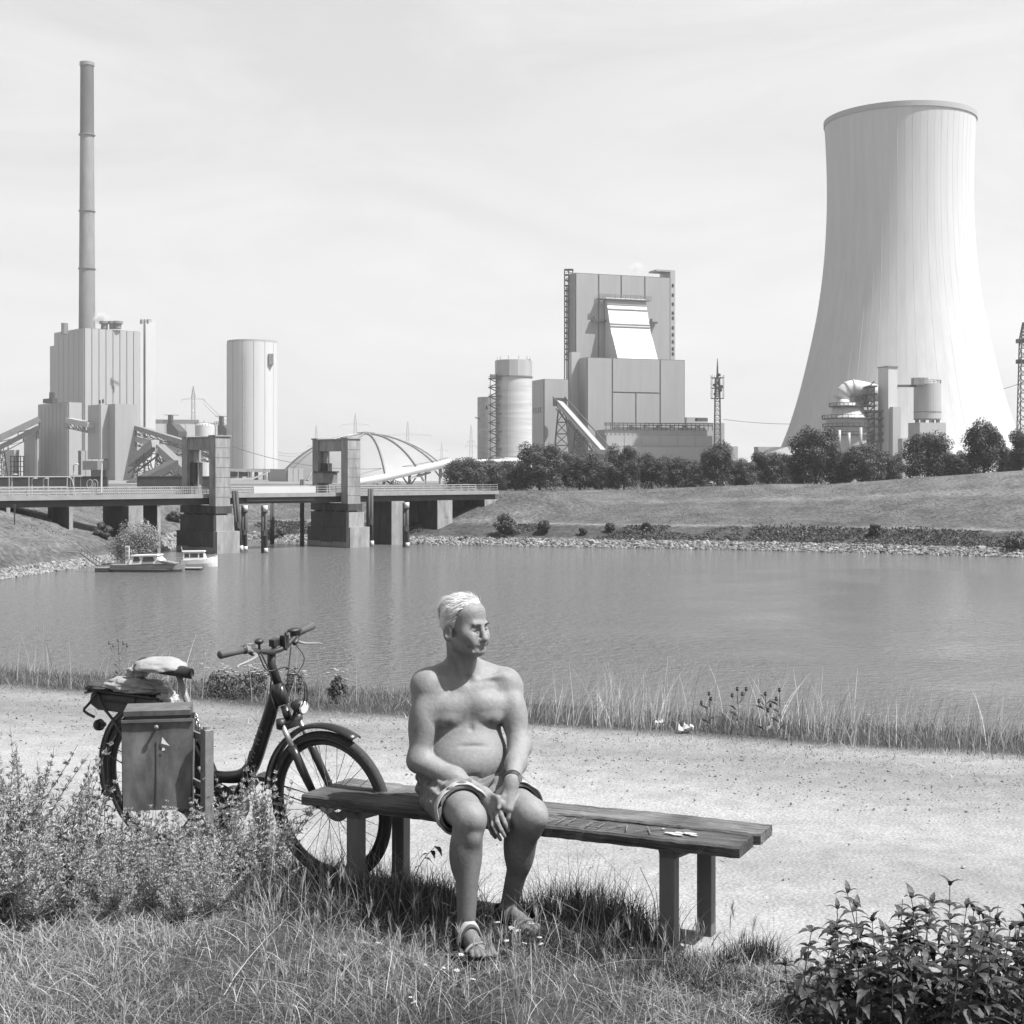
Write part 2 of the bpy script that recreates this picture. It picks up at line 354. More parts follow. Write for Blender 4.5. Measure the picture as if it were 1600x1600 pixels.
# ------------------------------------------------------------------ near bank: ground, gravel path, slope down to the water
E1 = np.array((0.928, -0.372)); E2 = np.array((0.372, 0.928)); P0 = np.array((-4.36, 12.0))
def st(x, y): d0 = x - P0[0]; d1 = y - P0[1]; return d0 * E1[0] + d1 * E1[1], d0 * E2[0] + d1 * E2[1]
BE = nrm((0.9, -0.434)); BN = np.array((0.434, 0.9)); BN /= np.linalg.norm(BN)      # along / across the bench
def near_z(x, y):
    s, t = st(x, y)
    z = 0.022 * snoise(x, y, 21, 1.1, 3) * np.clip((t + 16) / 3, 0, 1)
    z = z - np.where(t > 1.5, (t - 1.5) * 0.56, 0.0) - np.clip(t, 0, 1.5) * 0.05
    return z
def front_v(x, y):    # >0 on the camera side of the grass edge near the bench
    v = -((x - 0.83) * BN[0] + (y - 5.36) * BN[1])
    return v
ss = np.concatenate((lines(-260, -14, 12), lines(-9, 16, 0.11), lines(20, 260, 12))); ts = np.concatenate((lines(-60, -12, 6), lines(-9, 3, 0.11), lines(4, 28, 2)))
S, T = np.meshgrid(ss, ts); X = P0[0] + S * E1[0] + T * E2[0]; Y = P0[1] + S * E1[1] + T * E2[1]; Z = near_z(X, Y)
v = front_v(X, Y) + 0.22 * snoise(X, Y, 8, 2.3, 3)
gr_mask = np.clip(v / 0.3 + 0.5, 0, 1)                                      # foreground turf
vt = np.clip((T + 0.15 + 0.35 * snoise(X, Y, 9, 1.2, 3)) / 0.5, 0, 1)      # far verge turf
path = 1 - np.maximum(gr_mask, vt)
litter = np.clip(1 - np.abs(T + 0.55) / 0.8, 0, 1) * path                    # coarse gravel strip below the verge
rut = np.exp(-((T + 2.1 + .12 * np.sin(S * .5)) / .38) ** 2) + np.exp(-((T + 3.75 + .12 * np.sin(S * .5 + 1)) / .38) ** 2); Z = Z - .018 * rut * path
trk = snoise(S * .35, T * 2.6, 33, 1.2, 3)
albn = 0.06 * (1 - path) + path * (0.035 * rut - .01 + .03 * np.clip(trk, -1, 1) + 0.315 - 0.09 * litter + 0.035 * np.clip(snoise(X, Y, 31, 0.8, 3), -1, 1))
k0 = (np.arange(len(ts) - 1)[:, None] * len(ss) + np.arange(len(ss) - 1)[None]).ravel(); nx = len(ss)
def ground_mat():
    m = attr_mat('dusty ground', 0.97, 0.0, 1, 5, 0.16, 60, 0.24)
    n = m.node_tree; lk = n.links.new; p = n.nodes['Principled BSDF']
    t = n.nodes.new('ShaderNodeNewGeometry')
    vo = n.nodes.new('ShaderNodeTexVoronoi'); vo.inputs['Scale'].default_value = 55; lk(t.outputs['Position'], vo.inputs['Vector'])
    no = n.nodes.new('ShaderNodeTexNoise'); no.inputs['Scale'].default_value = 30; no.inputs['Detail'].default_value = 8; lk(t.outputs['Position'], no.inputs['Vector'])
    ad = n.nodes.new('ShaderNodeMath'); ad.operation = 'ADD'; lk(vo.outputs['Distance'], ad.inputs[0]); lk(no.outputs['Fac'], ad.inputs[1])
    bn = n.nodes.new('ShaderNodeBump'); bn.inputs['Strength'].default_value = 0.4; bn.inputs['Distance'].default_value = 0.012; lk(ad.outputs[0], bn.inputs['Height']); lk(bn.outputs['Normal'], p.inputs['Normal'])
    return m
M_ground = ground_mat()
tag(link('ground', make_mesh('ground', np.stack((X.ravel(), Y.ravel(), Z.ravel()), 1), [np.stack((k0, k0 + 1, k0 + nx + 1, k0 + nx), 1)], M_ground, True, {'alb': albn.ravel()})), kind='structure')

def near_pebbles():
    r = np.random.default_rng(5); n = 17000
    s = r.uniform(-7, 13, n); t = np.where(r.random(n) < 0.72, r.normal(-0.75, 0.5, n), r.uniform(-6.5, 0, n))
    x = P0[0] + s * E1[0] + t * E2[0]; y = P0[1] + s * E1[1] + t * E2[1]
    keep = (front_v(x, y) < 0.1) & (t < 0.15) & (y > 4); x, y = x[keep], y[keep]; n = len(x); z = near_z(x, y)
    oc = np.array([(1, 0, 0), (0, 1, 0), (-1, 0, 0), (0, -1, 0), (0, 0, 1), (0, 0, -1.0)]); tri = np.array([(0, 1, 4), (1, 2, 4), (2, 3, 4), (3, 0, 4), (1, 0, 5), (2, 1, 5), (3, 2, 5), (0, 3, 5)])
    sz = 0.0036 * r.lognormal(0, 0.5, n).clip(0.3, 3.0); a = r.uniform(0, 6.28, n); sc = r.uniform(0.6, 1.4, (n, 3)) * sz[:, None]; sc[:, 2] *= 0.7
    q = oc[None] * sc[:, None] * r.uniform(0.8, 1.2, (n, 6, 1)); ca, sa = np.cos(a)[:, None], np.sin(a)[:, None]
    V = np.stack((q[..., 0] * ca - q[..., 1] * sa, q[..., 0] * sa + q[..., 1] * ca, q[..., 2]), 2) + np.stack((x, y, z + sc[:, 2] * 0.5), 1)[:, None]
    Tn = (tri[None] + (np.arange(n) * 6)[:, None, None]).reshape(-1, 3)
    al = r.uniform(0.08, 0.36, n)
    tag(link('gravel', make_mesh('gravel', V.reshape(-1, 3), [Tn], M_stone, False, {'v': np.repeat(al, 6)})), 'loose gravel scattered over the dusty path', kind='stuff')
near_pebbles()

# ------------------------------------------------------------------ air: faint haze over the whole place
def haze():
    b = MB(); b.obox((-1950, -80), (1, 0), (0, 1), 3900, 2600, -15.5, 330)
    m = bpy.data.materials.new('haze air'); m.use_nodes = True; n = m.node_tree
    n.nodes.remove(n.nodes['Principled BSDF']); pv = n.nodes.new('ShaderNodeVolumePrincipled'); pv.inputs['Density'].default_value = HAZE
    pv.inputs['Color'].default_value = (1, 1, 1, 1); pv.inputs['Anisotropy'].default_value = 0.3
    n.links.new(pv.outputs[0], n.nodes['Material Output'].inputs['Volume'])
    tag(b.build('haze', m), kind='stuff')
HAZE = 0.00015
if HAZE > 0: haze()
M_kerb = mat('grey kerb concrete', 0.3, 0.8, 0.15, 0.8)
M_dome = mat('dome sheeting', 0.3, 0.6, 0.05, 0.1)
# ------------------------------------------------------------------ far industry helpers
GZ0 = -1.75
def ray_len(C, a, px):
    k = (px - 800) / F; return (k * C[1] - C[0]) / (a[0] - k * a[1])
def block(parent, name, m, pxl, pxc, pxr, pyt, pyb, D, phi, left=True, depth=None):
    """a rectangular block whose near upright edge stands at column pxc; faces run back to the right and to the left"""
    a = np.array((math.cos(phi), math.sin(phi))); bb = np.array((-math.sin(phi), math.cos(phi)))
    C = P(pxc, HY, D)[:2]
    la = ray_len(C, a, pxr); lb = ray_len(C, bb, pxl) if left else depth
    if depth and left: lb = max(lb, depth)
    z1 = zat(pyt, D); z0 = GZ0 - 0.3 if pyb is None else zat(pyb, D)
    if parent is None: return dict(C=C, a=a, b=bb, la=la, lb=lb, z0=z0, z1=z1)
    MB().obox(C, a, bb, la, lb, z0, z1).build(name, m, parent)
    return dict(C=C, a=a, b=bb, la=la, lb=lb, z0=z0, z1=z1)
def panels(parent, K, face, cols, m, rows=(0, 1), gap=0.35, th=0.3, lo=None, hi=None, span=(0, 1)):
    """cladding panels of one face, each a part of its own"""
    a, n, ln, C = (K['a'], -K['b'], K['la'], K['C']) if face == 'a' else (K['b'], -K['a'], K['lb'], K['C'])
    z0, z1 = (K['z0'] if lo is None else lo), (K['z1'] if hi is None else hi)
    edges = np.linspace(span[0], span[1], cols + 1) if isinstance(cols, int) else np.array(cols)
    cache = {}
    for r in range(len(rows) - 1):
        za, zb = z0 + (z1 - z0) * rows[r] + gap * 0.4, z0 + (z1 - z0) * rows[r + 1] - gap * 0.4
        for c in range(len(edges) - 1):
            u0, u1 = edges[c] * ln + gap / 2, edges[c + 1] * ln - gap / 2
            w = round(u1 - u0, 2); hgt = round(zb - za, 2)
            if (w, hgt) not in cache:
                q = MB(); q.obox((0, 0), a, n, w, th, 0, hgt); cache[(w, hgt)] = q.mesh('panel', m)
            p = np.array((*(C + a * u0 + n * 0.02), za)) - OFF[parent.name]
            link('panel', cache[(w, hgt)], parent, p)
def lattice(mb, base, top, wb, wt, n, r=0.12, rot=0.0):
    base = np.array(base, float); top = np.array(top, float)
    def ring(t):
        c = base + (top - base) * t; w = (wb + (wt - wb) * t) / 2
        return [c + np.array((w * (i * math.cos(rot) - j * math.sin(rot)), w * (i * math.sin(rot) + j * math.cos(rot)), 0)) for i, j in ((-1, -1), (1, -1), (1, 1), (-1, 1))]
    R = [ring(i / n) for i in range(n + 1)]
    for q in range(4): mb.beam(R[0][q], R[-1][q], r * 1.6)
    for i in range(n):
        for q in range(4):
            k = (q + 1) % 4
            mb.beam(R[i][q], R[i + 1][k], r); mb.beam(R[i + 1][q], R[i + 1][k], r)
def gallery(parent, p, q, w, h, m, name='gallery', truss=True):
    """an inclined conveyor bridge: closed gallery over an open truss"""
    p = np.array(p); q = np.array(q)
    MB().beam(p, q, w, h * 0.55).build(name, m, parent)
    if truss:
        b = MB(); n = max(3, int(np.linalg.norm(q - p) / (h * 1.6))); d = nrm(q - p); side = nrm(np.cross(d, (0, 0, 1)))
        for s in (-1, 1):
            o = side * s * w * 0.48
            lo0, lo1 = p + o - (0, 0, h * 0.75), q + o - (0, 0, h * 0.75)
            b.beam(lo0, lo1, h * 0.09)
            for i in range(n):
                u, v = i / n, (i + 1) / n
                b.beam(p + (q - p) * u + o - (0, 0, h * .25), lo0 + (lo1 - lo0) * v, h * 0.06)
                b.beam(lo0 + (lo1 - lo0) * v, p + (q - p) * v + o - (0, 0, h * .25), h * 0.06)
        b.build('truss', M_dark, parent)
def rail(mb, p, q, h=1.1, n=8, r=0.05):
    p = np.array(p, float); q = np.array(q, float); z = np.array((0, 0, h))
    mb.beam(p + z, q + z, r); mb.beam(p + z * .5, q + z * .5, r * .8)
    for i in range(n + 1): mb.beam(p + (q - p) * i / n, p + (q - p) * i / n + z, r)

# ------------------------------------------------------------------ left power station
R42 = math.radians(42)
D0 = 900; c = P(132, HY, D0); rt = root('boiler_house', 'tall grey clad boiler house at the foot of the thin chimney', 'power station', (c[0], c[1], GZ0))
K = block(rt, 'wall', M_joint, 85, 132, 219, 512, None, D0, R42)
panels(rt, K, 'a', 8, M_pale, gap=0.55); panels(rt, K, 'b', 6, M_pale, gap=0.5)
block(rt, 'side_annex', M_pale, 78, 104, 112, 537, None, 925, R42)
K2 = block(rt, 'stair_tower', M_white, 224, 227.5, 243, 503, None, 940, R42)
b = MB()
for px in (221, 226, 231): b.tube([P(px, 506, 903), P(px, 499, 903)], 0.7, 6)
rail(b, P(219, 506, 903), P(236, 504, 906), 2.0, 5, 0.25); b.build('roof_plant', M_steel, rt)
for px, w in ((163, 3.2), (175, 2.6), (184, 3.4)):
    MB().lathe([(w * .7, 0), (w * .7, 3), (w, 3.4), (w, 5)], 12, P(px, 514, 915), capt=True).build('roof_vent', M_steel, rt)
MB().tube([P(101, 522, 905), P(101, 505, 905)], 2.2, 10).build('roof_vent', M_steel, rt)
MB().box(P(81.5, 619, 835), (2.6, 3, 4.5)).build('flue_stub', M_dark, rt)

c = P(136, HY, 935); rt = root('chimney', 'very tall slender concrete chimney darker toward its top', 'chimney', (c[0], c[1], GZ0))
kx = 935 / F
def zy(y, D=935): return zat(y, D)
def cyl_part(name, m, c, y0, y1, r0, r1, D, seg=28, n=2, capt=False):
    pr = [(r0 + (r1 - r0) * t, zat(y0 + (y1 - y0) * t, D)) for t in np.linspace(0, 1, n)]
    return MB().lathe(pr, seg, (c[0], c[1], 0), capt=capt).build(name, m, rt, smooth=True)
cyl_part('shaft', M_stack, c, 745, 212, 14.2 * kx, 10.6 * kx, 935)
cyl_part('upper_shaft', M_stack2, c, 211.9, 101, 10.7 * kx, 10.2 * kx, 935)
MB().lathe([(10.2 * kx, zy(104)), (11.3 * kx, zy(103)), (11.3 * kx, zy(98)), (9.0 * kx, zy(98)), (9.0 * kx, zy(104))], 28, (c[0], c[1], 0)).build('rim', M_stack, rt)
for y, w in ((211, .5), (330, .25), (420, .25)):
    t = (745 - y) / 533
    MB().lathe([(14.2 * kx - 3.6 * kx * t, zy(y + 1)), (14.2 * kx - 3.6 * kx * t + w + .4, zy(y + .8)), (14.2 * kx - 3.6 * kx * t + w + .4, zy(y - .8)), (14.2 * kx - 3.6 * kx * t, zy(y - 1))], 28, (c[0], c[1], 0)).build('gallery_ring', M_steel, rt)

c = P(107, HY, 820); rt = root('bunker_building', 'bunker block below the boiler house, shaded side coloured darker than its lit front', 'industrial building', (c[0], c[1], GZ0))
K = block(rt, 'wall', M_joint, 60, 107, 128, 628, None, 820, R42); panels(rt, K, 'b', 8, M_grey, gap=0.5); panels(rt, K, 'a', 1, M_pale, gap=0.5)  # shaded side coloured with greyer panels, lit front with paler ones
block(rt, 'roof_house', M_dark, 67, 82, 90, 622, 629, 822, R42)
c = P(57, HY, 828); rt = root('low_annex', 'low dark clad annex left of the bunker block', 'industrial building', (c[0], c[1], GZ0))
K = block(rt, 'wall', M_joint, 38, 57, 61, 672, None, 828, R42); panels(rt, K, 'b', 5, M_grey, gap=0.4); panels(rt, K, 'a', 1, M_grey, gap=0.4)
c = P(24, HY, 840); rt = root('substation', 'small pale plant house with dark framework behind the bridge lamps', 'industrial building', (c[0], c[1], GZ0))
block(rt, 'wall', M_pale, 7, 22, 30, 703, None, 840, R42)
b = MB()
for i in range(5):
    for k in range(5): b.beam(P(17 + 5 * i, 748, 832), P(17 + 5 * i, 712, 832), .5); b.beam(P(15, 745 - 8 * k, 832), P(38, 745 - 8 * k, 832), .4)
b.build('frame', M_dark, rt)

c = P(180, HY, 765); rt = root('transfer_tower', 'twin transfer tower with overhanging box, dark base and lit front coloured paler', 'industrial building', (c[0], c[1], GZ0))
K = block(rt, 'wall', M_grey, 168, 180, 214, 631, 752, 765, R42, depth=14)
block(rt, 'plinth', M_dconc, 168, 180, 214.5, 751.8, None, 764.8, R42, depth=14)
K = block(rt, 'hanging_box', M_joint, 138, 157, 172, 632, 717, 768, R42); panels(rt, K, 'b', 1, M_grey, gap=.2); panels(rt, K, 'a', 1, M_pale, gap=.2)  # side panel greyer for its shade, front panel paler as lit
block(rt, 'support_block', M_dark, 142, 158, 170, 720, None, 772, R42)
block(rt, 'balcony', M_steel, 129, 152, 170, 720, 734, 766, R42)
MB().tube([P(156, 631, 770), P(156, 625, 770)], .6, 6).tube([P(161, 630, 770), P(161, 624, 770)], .6, 6).build('roof_vent', M_dark, rt)
c = P(126, HY, 800); rt = root('pump_house', 'dark low block behind the overhanging transfer tower', 'industrial building', (c[0], c[1], GZ0))
K = block(rt, 'wall', M_joint, 122, 126, 140, 704, None, 800, R42); panels(rt, K, 'a', 2, M_grey, gap=.3)

# boundary wall of the coal yard
for x0, x1, lab in ((-80, 167, 'long dark coal yard wall behind the railed bridge approach'), (214, 330, 'dark coal yard wall between transfer tower and first lift portal')):
    rt = root('yard_wall', lab, 'wall', P((x0 + x1) / 2, 760, 320)); w0, w1 = P(x0, HY, 320), P(x1, HY, 320)
    MB().obox(w0[:2], (1, 0), (0, 1), w1[0] - w0[0], 1.2, GZ0 - .6, zat(745, 320)).build('wall', M_dark, rt)
    MB().obox(w0[:2] - (0, .15), (1, 0), (0, 1), w1[0] - w0[0], 1.5, zat(744.9, 320), zat(744, 320)).build('coping', M_dark, rt)

def conveyor(label, p, q, w, h, m, legs=(), truss=True, name='conveyor'):
    rt = root(name, label, 'conveyor', (p[0], p[1], GZ0)); gallery(rt, p, q, w, h, m, truss=truss)
    for t in legs:
        c = p + (q - p) * t; b = MB(); lattice(b, (c[0], c[1], GZ0 - .2), (c[0], c[1], c[2] - h * .5), h * 1.4, h * .7, 4, .25); b.build('trestle', M_dark, rt)
    return rt
conveyor('roofed coal conveyor climbing to the bunker block', P(-40, 703, 815), P(62, 655, 826), 4, 6.5, M_steel, (.35,))
conveyor('dark open conveyor just below the roofed one', P(-60, 730, 805), P(60, 668, 822), 3.5, 5, M_dark, (.5,))
conveyor('short pale conveyor bridging bunker block and transfer tower', P(108, 657, 812), P(142, 664, 772), 4, 5.5, M_lsteel)
conveyor('long dark roofed conveyor falling from the transfer tower', P(212, 668, 775), P(332, 704, 720), 3.5, 4.5, M_steel)
conveyor('lower pale conveyor parallel under the long dark one', P(212, 686, 775), P(330, 712, 725), 3.5, 4.5, M_lsteel, (.75,))
conveyor('grey conveyor rising to the white junction box', P(206, 722, 700), P(243, 693, 680), 4, 7, M_steel, (.5,))
conveyor('grey conveyor descending from the white junction box', P(250, 700, 680), P(296, 742, 640), 4, 7, M_steel)
conveyor('black conveyor rising from the yard wall', P(205, 758, 555), P(272, 724, 590), 4, 5, M_dark)
rt = root('junction_box', 'small white junction box where two grey conveyors meet', 'box', P(250, 703, 678)); MB().box(P(250, 704, 678), (3.8, 3.8, 2.6)).build('box', M_white, rt); MB().obox(P(250, 704, 678)[:2] - (2, 2), (1, 0), (0, 1), 4, 4, zat(699.8, 678), zat(699.2, 678)).build('roof', M_lsteel, rt)
b = MB(); lattice(b, (*P(250, HY, 678)[:2], GZ0), P(250, 708, 678), 5, 3, 5, .22); b.build('trestle', M_dark, rt)

# plant behind the first lift tower
c = P(262, HY, 980); rt = root('turbine_hall', 'pale hall partly hidden behind conveyors and the right pier', 'industrial building', (c[0], c[1], GZ0)); rt['label'] = 'pale flat hall between the boiler house and the dark flue houses'
K = block(rt, 'wall', M_pale, 238, 242, 352, 662, None, 980, math.radians(16)); panels(rt, K, 'a', 7, M_white, gap=.5)
MB().obox(K['C'], K['a'], K['b'], 30, 12, K['z1'], K['z1'] + 3).build('roof_house', M_steel, rt)
for px, yb, yt, lab in ((264, 692, 662, 'dark flue house with stub stack, left of the white round tank'), (344, 692, 664, 'dark flue house with stub stack, beside the tall white silo')):
    c = P(px, HY, 900); rt = root('flue_house', lab, 'industrial building', (c[0], c[1], GZ0), 'flue houses'); s = 900 / F
    x = np.array([-4, -4, 4, 15, 15]) * s; zz = [zat(700, 900), zat(yt, 900), zat(yt, 900), zat(yt + 12, 900), zat(700, 900)]
    MB().prism([(c[0] + x[i], c[1], zz[i]) for i in range(5)], (3, 10, 0)).build('wall', M_dark, rt)
    MB().obox((c[0] - 3.5 * s, c[1] + 3), (1, 0), (0, 1), 5 * s, 6, zat(yt, 900), zat(yt - 14, 900)).build('stack', M_dark, rt)
    q = MB(); rail(q, (c[0] - 8 * s, c[1] - 1, zat(yt, 900)), (c[0] + 6 * s, c[1] - 1, zat(yt, 900)), 2, 5, .3); q.beam((c[0] - 9 * s, c[1] + 2, zat(yt - 14, 900)), (c[0] + 14 * s, c[1] + 2, zat(yt - 13.4, 900)), .3); q.build('railing', M_dark, rt)
    MB().obox((c[0] - 4 * s, c[1]), (1, 0), (0, 1), 19 * s, 12, GZ0, zat(700, 900)).build('lower_wall', M_grey, rt)
c = P(320, HY, 890); rt = root('storage_tank', 'round white tank between the two dark flue houses', 'tank', (c[0], c[1], GZ0))
s = 890 / F
MB().lathe([(15 * s, GZ0), (15 * s, zat(665, 890)), (13 * s, zat(662.5, 890)), (0.3, zat(661, 890))], 28, (c[0], c[1], 0)).build('shell', M_white, rt, smooth=False)
MB().tube([P(320, 663, 890), P(320, 657, 890)], 2 * s, 10).build('vent', M_white, rt)
q = MB()
for i in range(20):
    a = i / 20 * 6.283; p = np.array((c[0] + 15 * s * math.cos(a), c[1] + 15 * s * math.sin(a), zat(665, 890))); q.beam(p, p + (0, 0, 1.6), .2)
    a2 = (i + 1) / 20 * 6.283; p2 = np.array((c[0] + 15 * s * math.cos(a2), c[1] + 15 * s * math.sin(a2), zat(665, 890))); q.beam(p + (0, 0, 1.6), p2 + (0, 0, 1.6), .2)
q.build('railing', M_steel, rt)

# tall white silo
c = P(394.5, HY, 800); s = 800 / F; rt = root('white_silo', 'tall smooth white silo with two grey boxes near its top', 'silo', (c[0], c[1], GZ0))
zt = zat(536, 800)
MB().lathe([(38.6 * s, zat(733, 800)), (38.6 * s, zt), (38.2 * s, zt + .8), (.3, zt + 1.8)], 48, (c[0], c[1], 0), capb=True).build('core', M_joint, rt, smooth=False)
for k in range(14):
    a0 = k / 14 * 2 * math.pi + .007; a1 = (k + 1) / 14 * 2 * math.pi - .007; r0 = 38.6 * s + .05
    MB().lathe([(r0, zat(732.8, 800)), (r0 + .3, zat(732.8, 800)), (r0 + .3, zt - .2), (r0, zt - .2)], 8, (c[0], c[1], 0), a0=a0, a1=a1).build('panel', M_white, rt, smooth=False)
MB().lathe([(38.6 * s, zt - .1), (39.1 * s, zt - .1), (39.1 * s, zt + .9), (38 * s, zt + .9)], 48, (c[0], c[1], 0)).build('rim', M_lsteel, rt)
MB().obox(P(353, HY, 800)[:2] + (0, 8), (1, 0), (0, 1), 7 * s, 5, zat(571, 800), zat(553, 800)).build('sensor_box', M_steel, rt)
MB().obox(P(421, HY, 792)[:2] + (0, -2.5), (1, .3), (-.3, 1), 7 * s, 5, zat(570, 792), zat(553, 792)).build('sensor_box', M_steel, rt)
q = MB(); p = P(380, 733, 784.5); z1 = zat(552, 784.5); q.beam((p[0], p[1], p[2]), (p[0], p[1], z1), .5); q.beam((p[0] + 1, p[1], p[2]), (p[0] + 1, p[1], z1), .2)
for i in range(30): q.beam((p[0] - .5, p[1] - .1, p[2] + (z1 - p[2]) * i / 30), (p[0] + 1.3, p[1] - .1, p[2] + (z1 - p[2]) * i / 30), .18)
q.build('ladder', M_lsteel, rt)
for i in range(8):
    a = i / 8 * 6.283; p = (c[0] + 33 * s * math.cos(a), c[1] + 33 * s * math.sin(a)); MB().obox(np.array(p) - (1, 1), (1, 0), (0, 1), 2, 2, GZ0 - .2, zat(733, 800)).build('leg', M_conc, rt)

rt = root('pipe_bridge', 'white pipe bridge on steel posts below the tall silo', 'pipe bridge', (*P(380, HY, 600)[:2], GZ0))
MB().beam(P(352, 734, 600), P(421, 736, 600), 2.5, 1.2).build('deck', M_lsteel, rt)
MB().beam(P(352, 749, 598), P(395, 748, 598), 1.8, .9).build('pipe', M_white, rt)
MB().beam(P(394, 748, 598), P(418, 739, 598), 1.2, .7).build('pipe', M_white, rt)
for px in (356, 372, 388, 393, 412): MB().tube([P(px, 750, 599), P(px, 735, 599)], .3, 6).build('post', M_steel, rt)
MB().beam(P(354, 741, 601), P(390, 741, 601), 1.5, 2).build('cable_tray', M_dark, rt)
c = P(446, HY, 640); rt = root('gate_house', 'grey low box building at the foot of the dome', 'industrial building', (c[0], c[1], GZ0))
block(rt, 'wall', M_grey, 420, 446, 449, 733, None, 640, math.radians(20)); K = block(rt, 'front_wall', M_pale, 446, 449.5, 474, 732, None, 639, math.radians(20), left=False, depth=8); panels(rt, K, 'a', 3, M_pale, gap=.25)

# coal dome
c = P(572, HY, 720); rt = root('storage_dome', 'low ribbed dome of the coal store behind the second lift tower', 'dome', (c[0], c[1], GZ0)); s = 720 / F
Rb, H = 137 * s, zat(679, 720) - GZ0; Rs = (Rb * Rb + H * H) / (2 * H); th0 = math.asin(min(1, Rb / Rs))
prof = [(Rs * math.sin(t) , GZ0 + H - Rs + Rs * math.cos(t)) for t in np.linspace(th0, .04, 14)]
NG = 14
for k in range(NG):
    a0 = k / NG * 2 * math.pi + .1; a1 = (k + 1) / NG * 2 * math.pi + .1
    MB().lathe(prof, 3, (c[0], c[1], 0), a0=a0, a1=a1).build('panel', M_dome, rt, smooth=True)
for k in range(NG):
    a0 = k / NG * 2 * math.pi + .1; ca, sa = math.cos(a0), math.sin(a0)
    MB().tube([(c[0] + (r + .3) * ca, c[1] + (r + .3) * sa, z + .3) for r, z in prof], .5, 6).build('rib', M_steel, rt)
MB().lathe([(4.5, GZ0 + H - .6), (4.5, GZ0 + H + 1), (.2, GZ0 + H + 1.6)], 16, (c[0], c[1], 0)).build('cap', M_steel, rt)

rt = root('tube_conveyor', 'white tubular conveyor rising in front of the dome', 'conveyor', (*P(620, HY, 440)[:2], GZ0))
MB().tube([P(548, 756, 400), P(600, 746, 420), P(660, 732, 440), P(703, 722, 452)], 5.0 * 440 / F, 14).build('tube', M_white, rt, smooth=True)
MB().tube([P(700, 722, 452), P(760, 721, 458), P(842, 719, 470)], 3.6 * 440 / F, 12).build('tube', M_white, rt, smooth=True)
MB().beam(P(548, 762, 400), P(703, 727, 452), 1.6, .5).build('walkway', M_steel, rt)
for px, yt, D in ((688, 727, 450), (600, 750, 421), (780, 724, 460), (640, 740, 434)):
    q = MB(); p = P(px, yt, D); q.tube([(p[0], p[1], -3), p], .5, 8); q.tube([p + (0, 0, -4), p + (-3, 0, .2)], .25, 6); q.tube([p + (0, 0, -4), p + (3, 0, .2)], .25, 6); q.build('post', M_lsteel, rt)
q = MB(); p0, p1 = P(604, 752, 425), P(625, 762, 425); q.beam(p0, p1, 1.4, .4); rail(q, p0, p1, 1.6, 6, .15); q.build('stair', M_dark, rt)
q = MB(); q.beam(P(640, 748, 428), P(672, 738, 444), .6); q.beam(P(665, 764, 440), P(665, 736, 440), .5); q.build('brace', M_lsteel, rt)
# ------------------------------------------------------------------ lift bridge over the harbour mouth
BD = nrm((0.727, 0.687)); BP = np.array((-BD[1], BD[0]))     # along the deck, across it (far side)
T1 = np.array((-42.7, 195.7)); T2 = np.array((-26.4, 211.0))
rt = root('harbour_bridge', 'road bridge with two concrete lift portals standing in the basin', 'bridge', (-35, 203, -9))
def B3(s, t, z): p = T1 + BD * s + BP * t; return np.array((p[0], p[1], z))
ZD = -1.05
def bbox(mb, s0, s1, t0, t1, z0, z1): c = T1 + BD * s0 + BP * t0; return mb.obox(c, BD, BP, s1 - s0, t1 - t0, z0, z1)
bbox(MB(), -62, 53.2, -2.6, 2.6, ZD - .35, ZD).build('deck', M_conc, rt)
for t in (-2.75, 2.5):
    bbox(MB(), -62, 53.2, t, t + .25, ZD - .45, ZD + .12).build('kerb', M_kerb, rt)
for t in (-2.1, 1.75):
    bbox(MB(), -62, 53, t, t + .35, ZD - 1.35, ZD - .36).build('girder', M_dark, rt)
b = MB()
for i in range(36): bbox(b, -62 + i * 3.2, -61.8 + i * 3.2, -1.7, 1.7, ZD - 1.0, ZD - .37)
b.build('cross_beam', M_dark, rt, kind='stuff')
M_rail = mat('galvanised rail', 0.42, 0.5, 0.1, 1.0)
for t in (-2.62, 2.62):
    q = MB()
    segs = [(-62, -0.3), (2.6, 20.5), (24, 53)]
    for s0, s1 in segs:
        for h in (.4, .75, 1.1): q.beam(B3(s0, t, ZD + h), B3(s1, t, ZD + h), .07)
        n = int((s1 - s0) / 1.6)
        for i in range(n + 1): q.beam(B3(s0 + (s1 - s0) * i / n, t, ZD), B3(s0 + (s1 - s0) * i / n, t, ZD + 1.12), .08)
    q.build('railing', M_rail, rt)
q = MB()
for i in range(58): q.beam(B3(-18.4 + i * .3, -2.66, ZD + .1), B3(-18.4 + i * .3, -2.66, ZD + 1.05), .07)
q.build('railing_bars', M_rail, rt)
bbox(MB(), 6.2, 16.8, -2.75, -2.66, ZD + .1, ZD + 1.05).build('lift_span_parapet', M_white, rt)
bbox(MB(), 5.2, 16.8, -2.5, 2.5, ZD - 1.0, ZD - .4).build('lift_span', M_dark, rt)
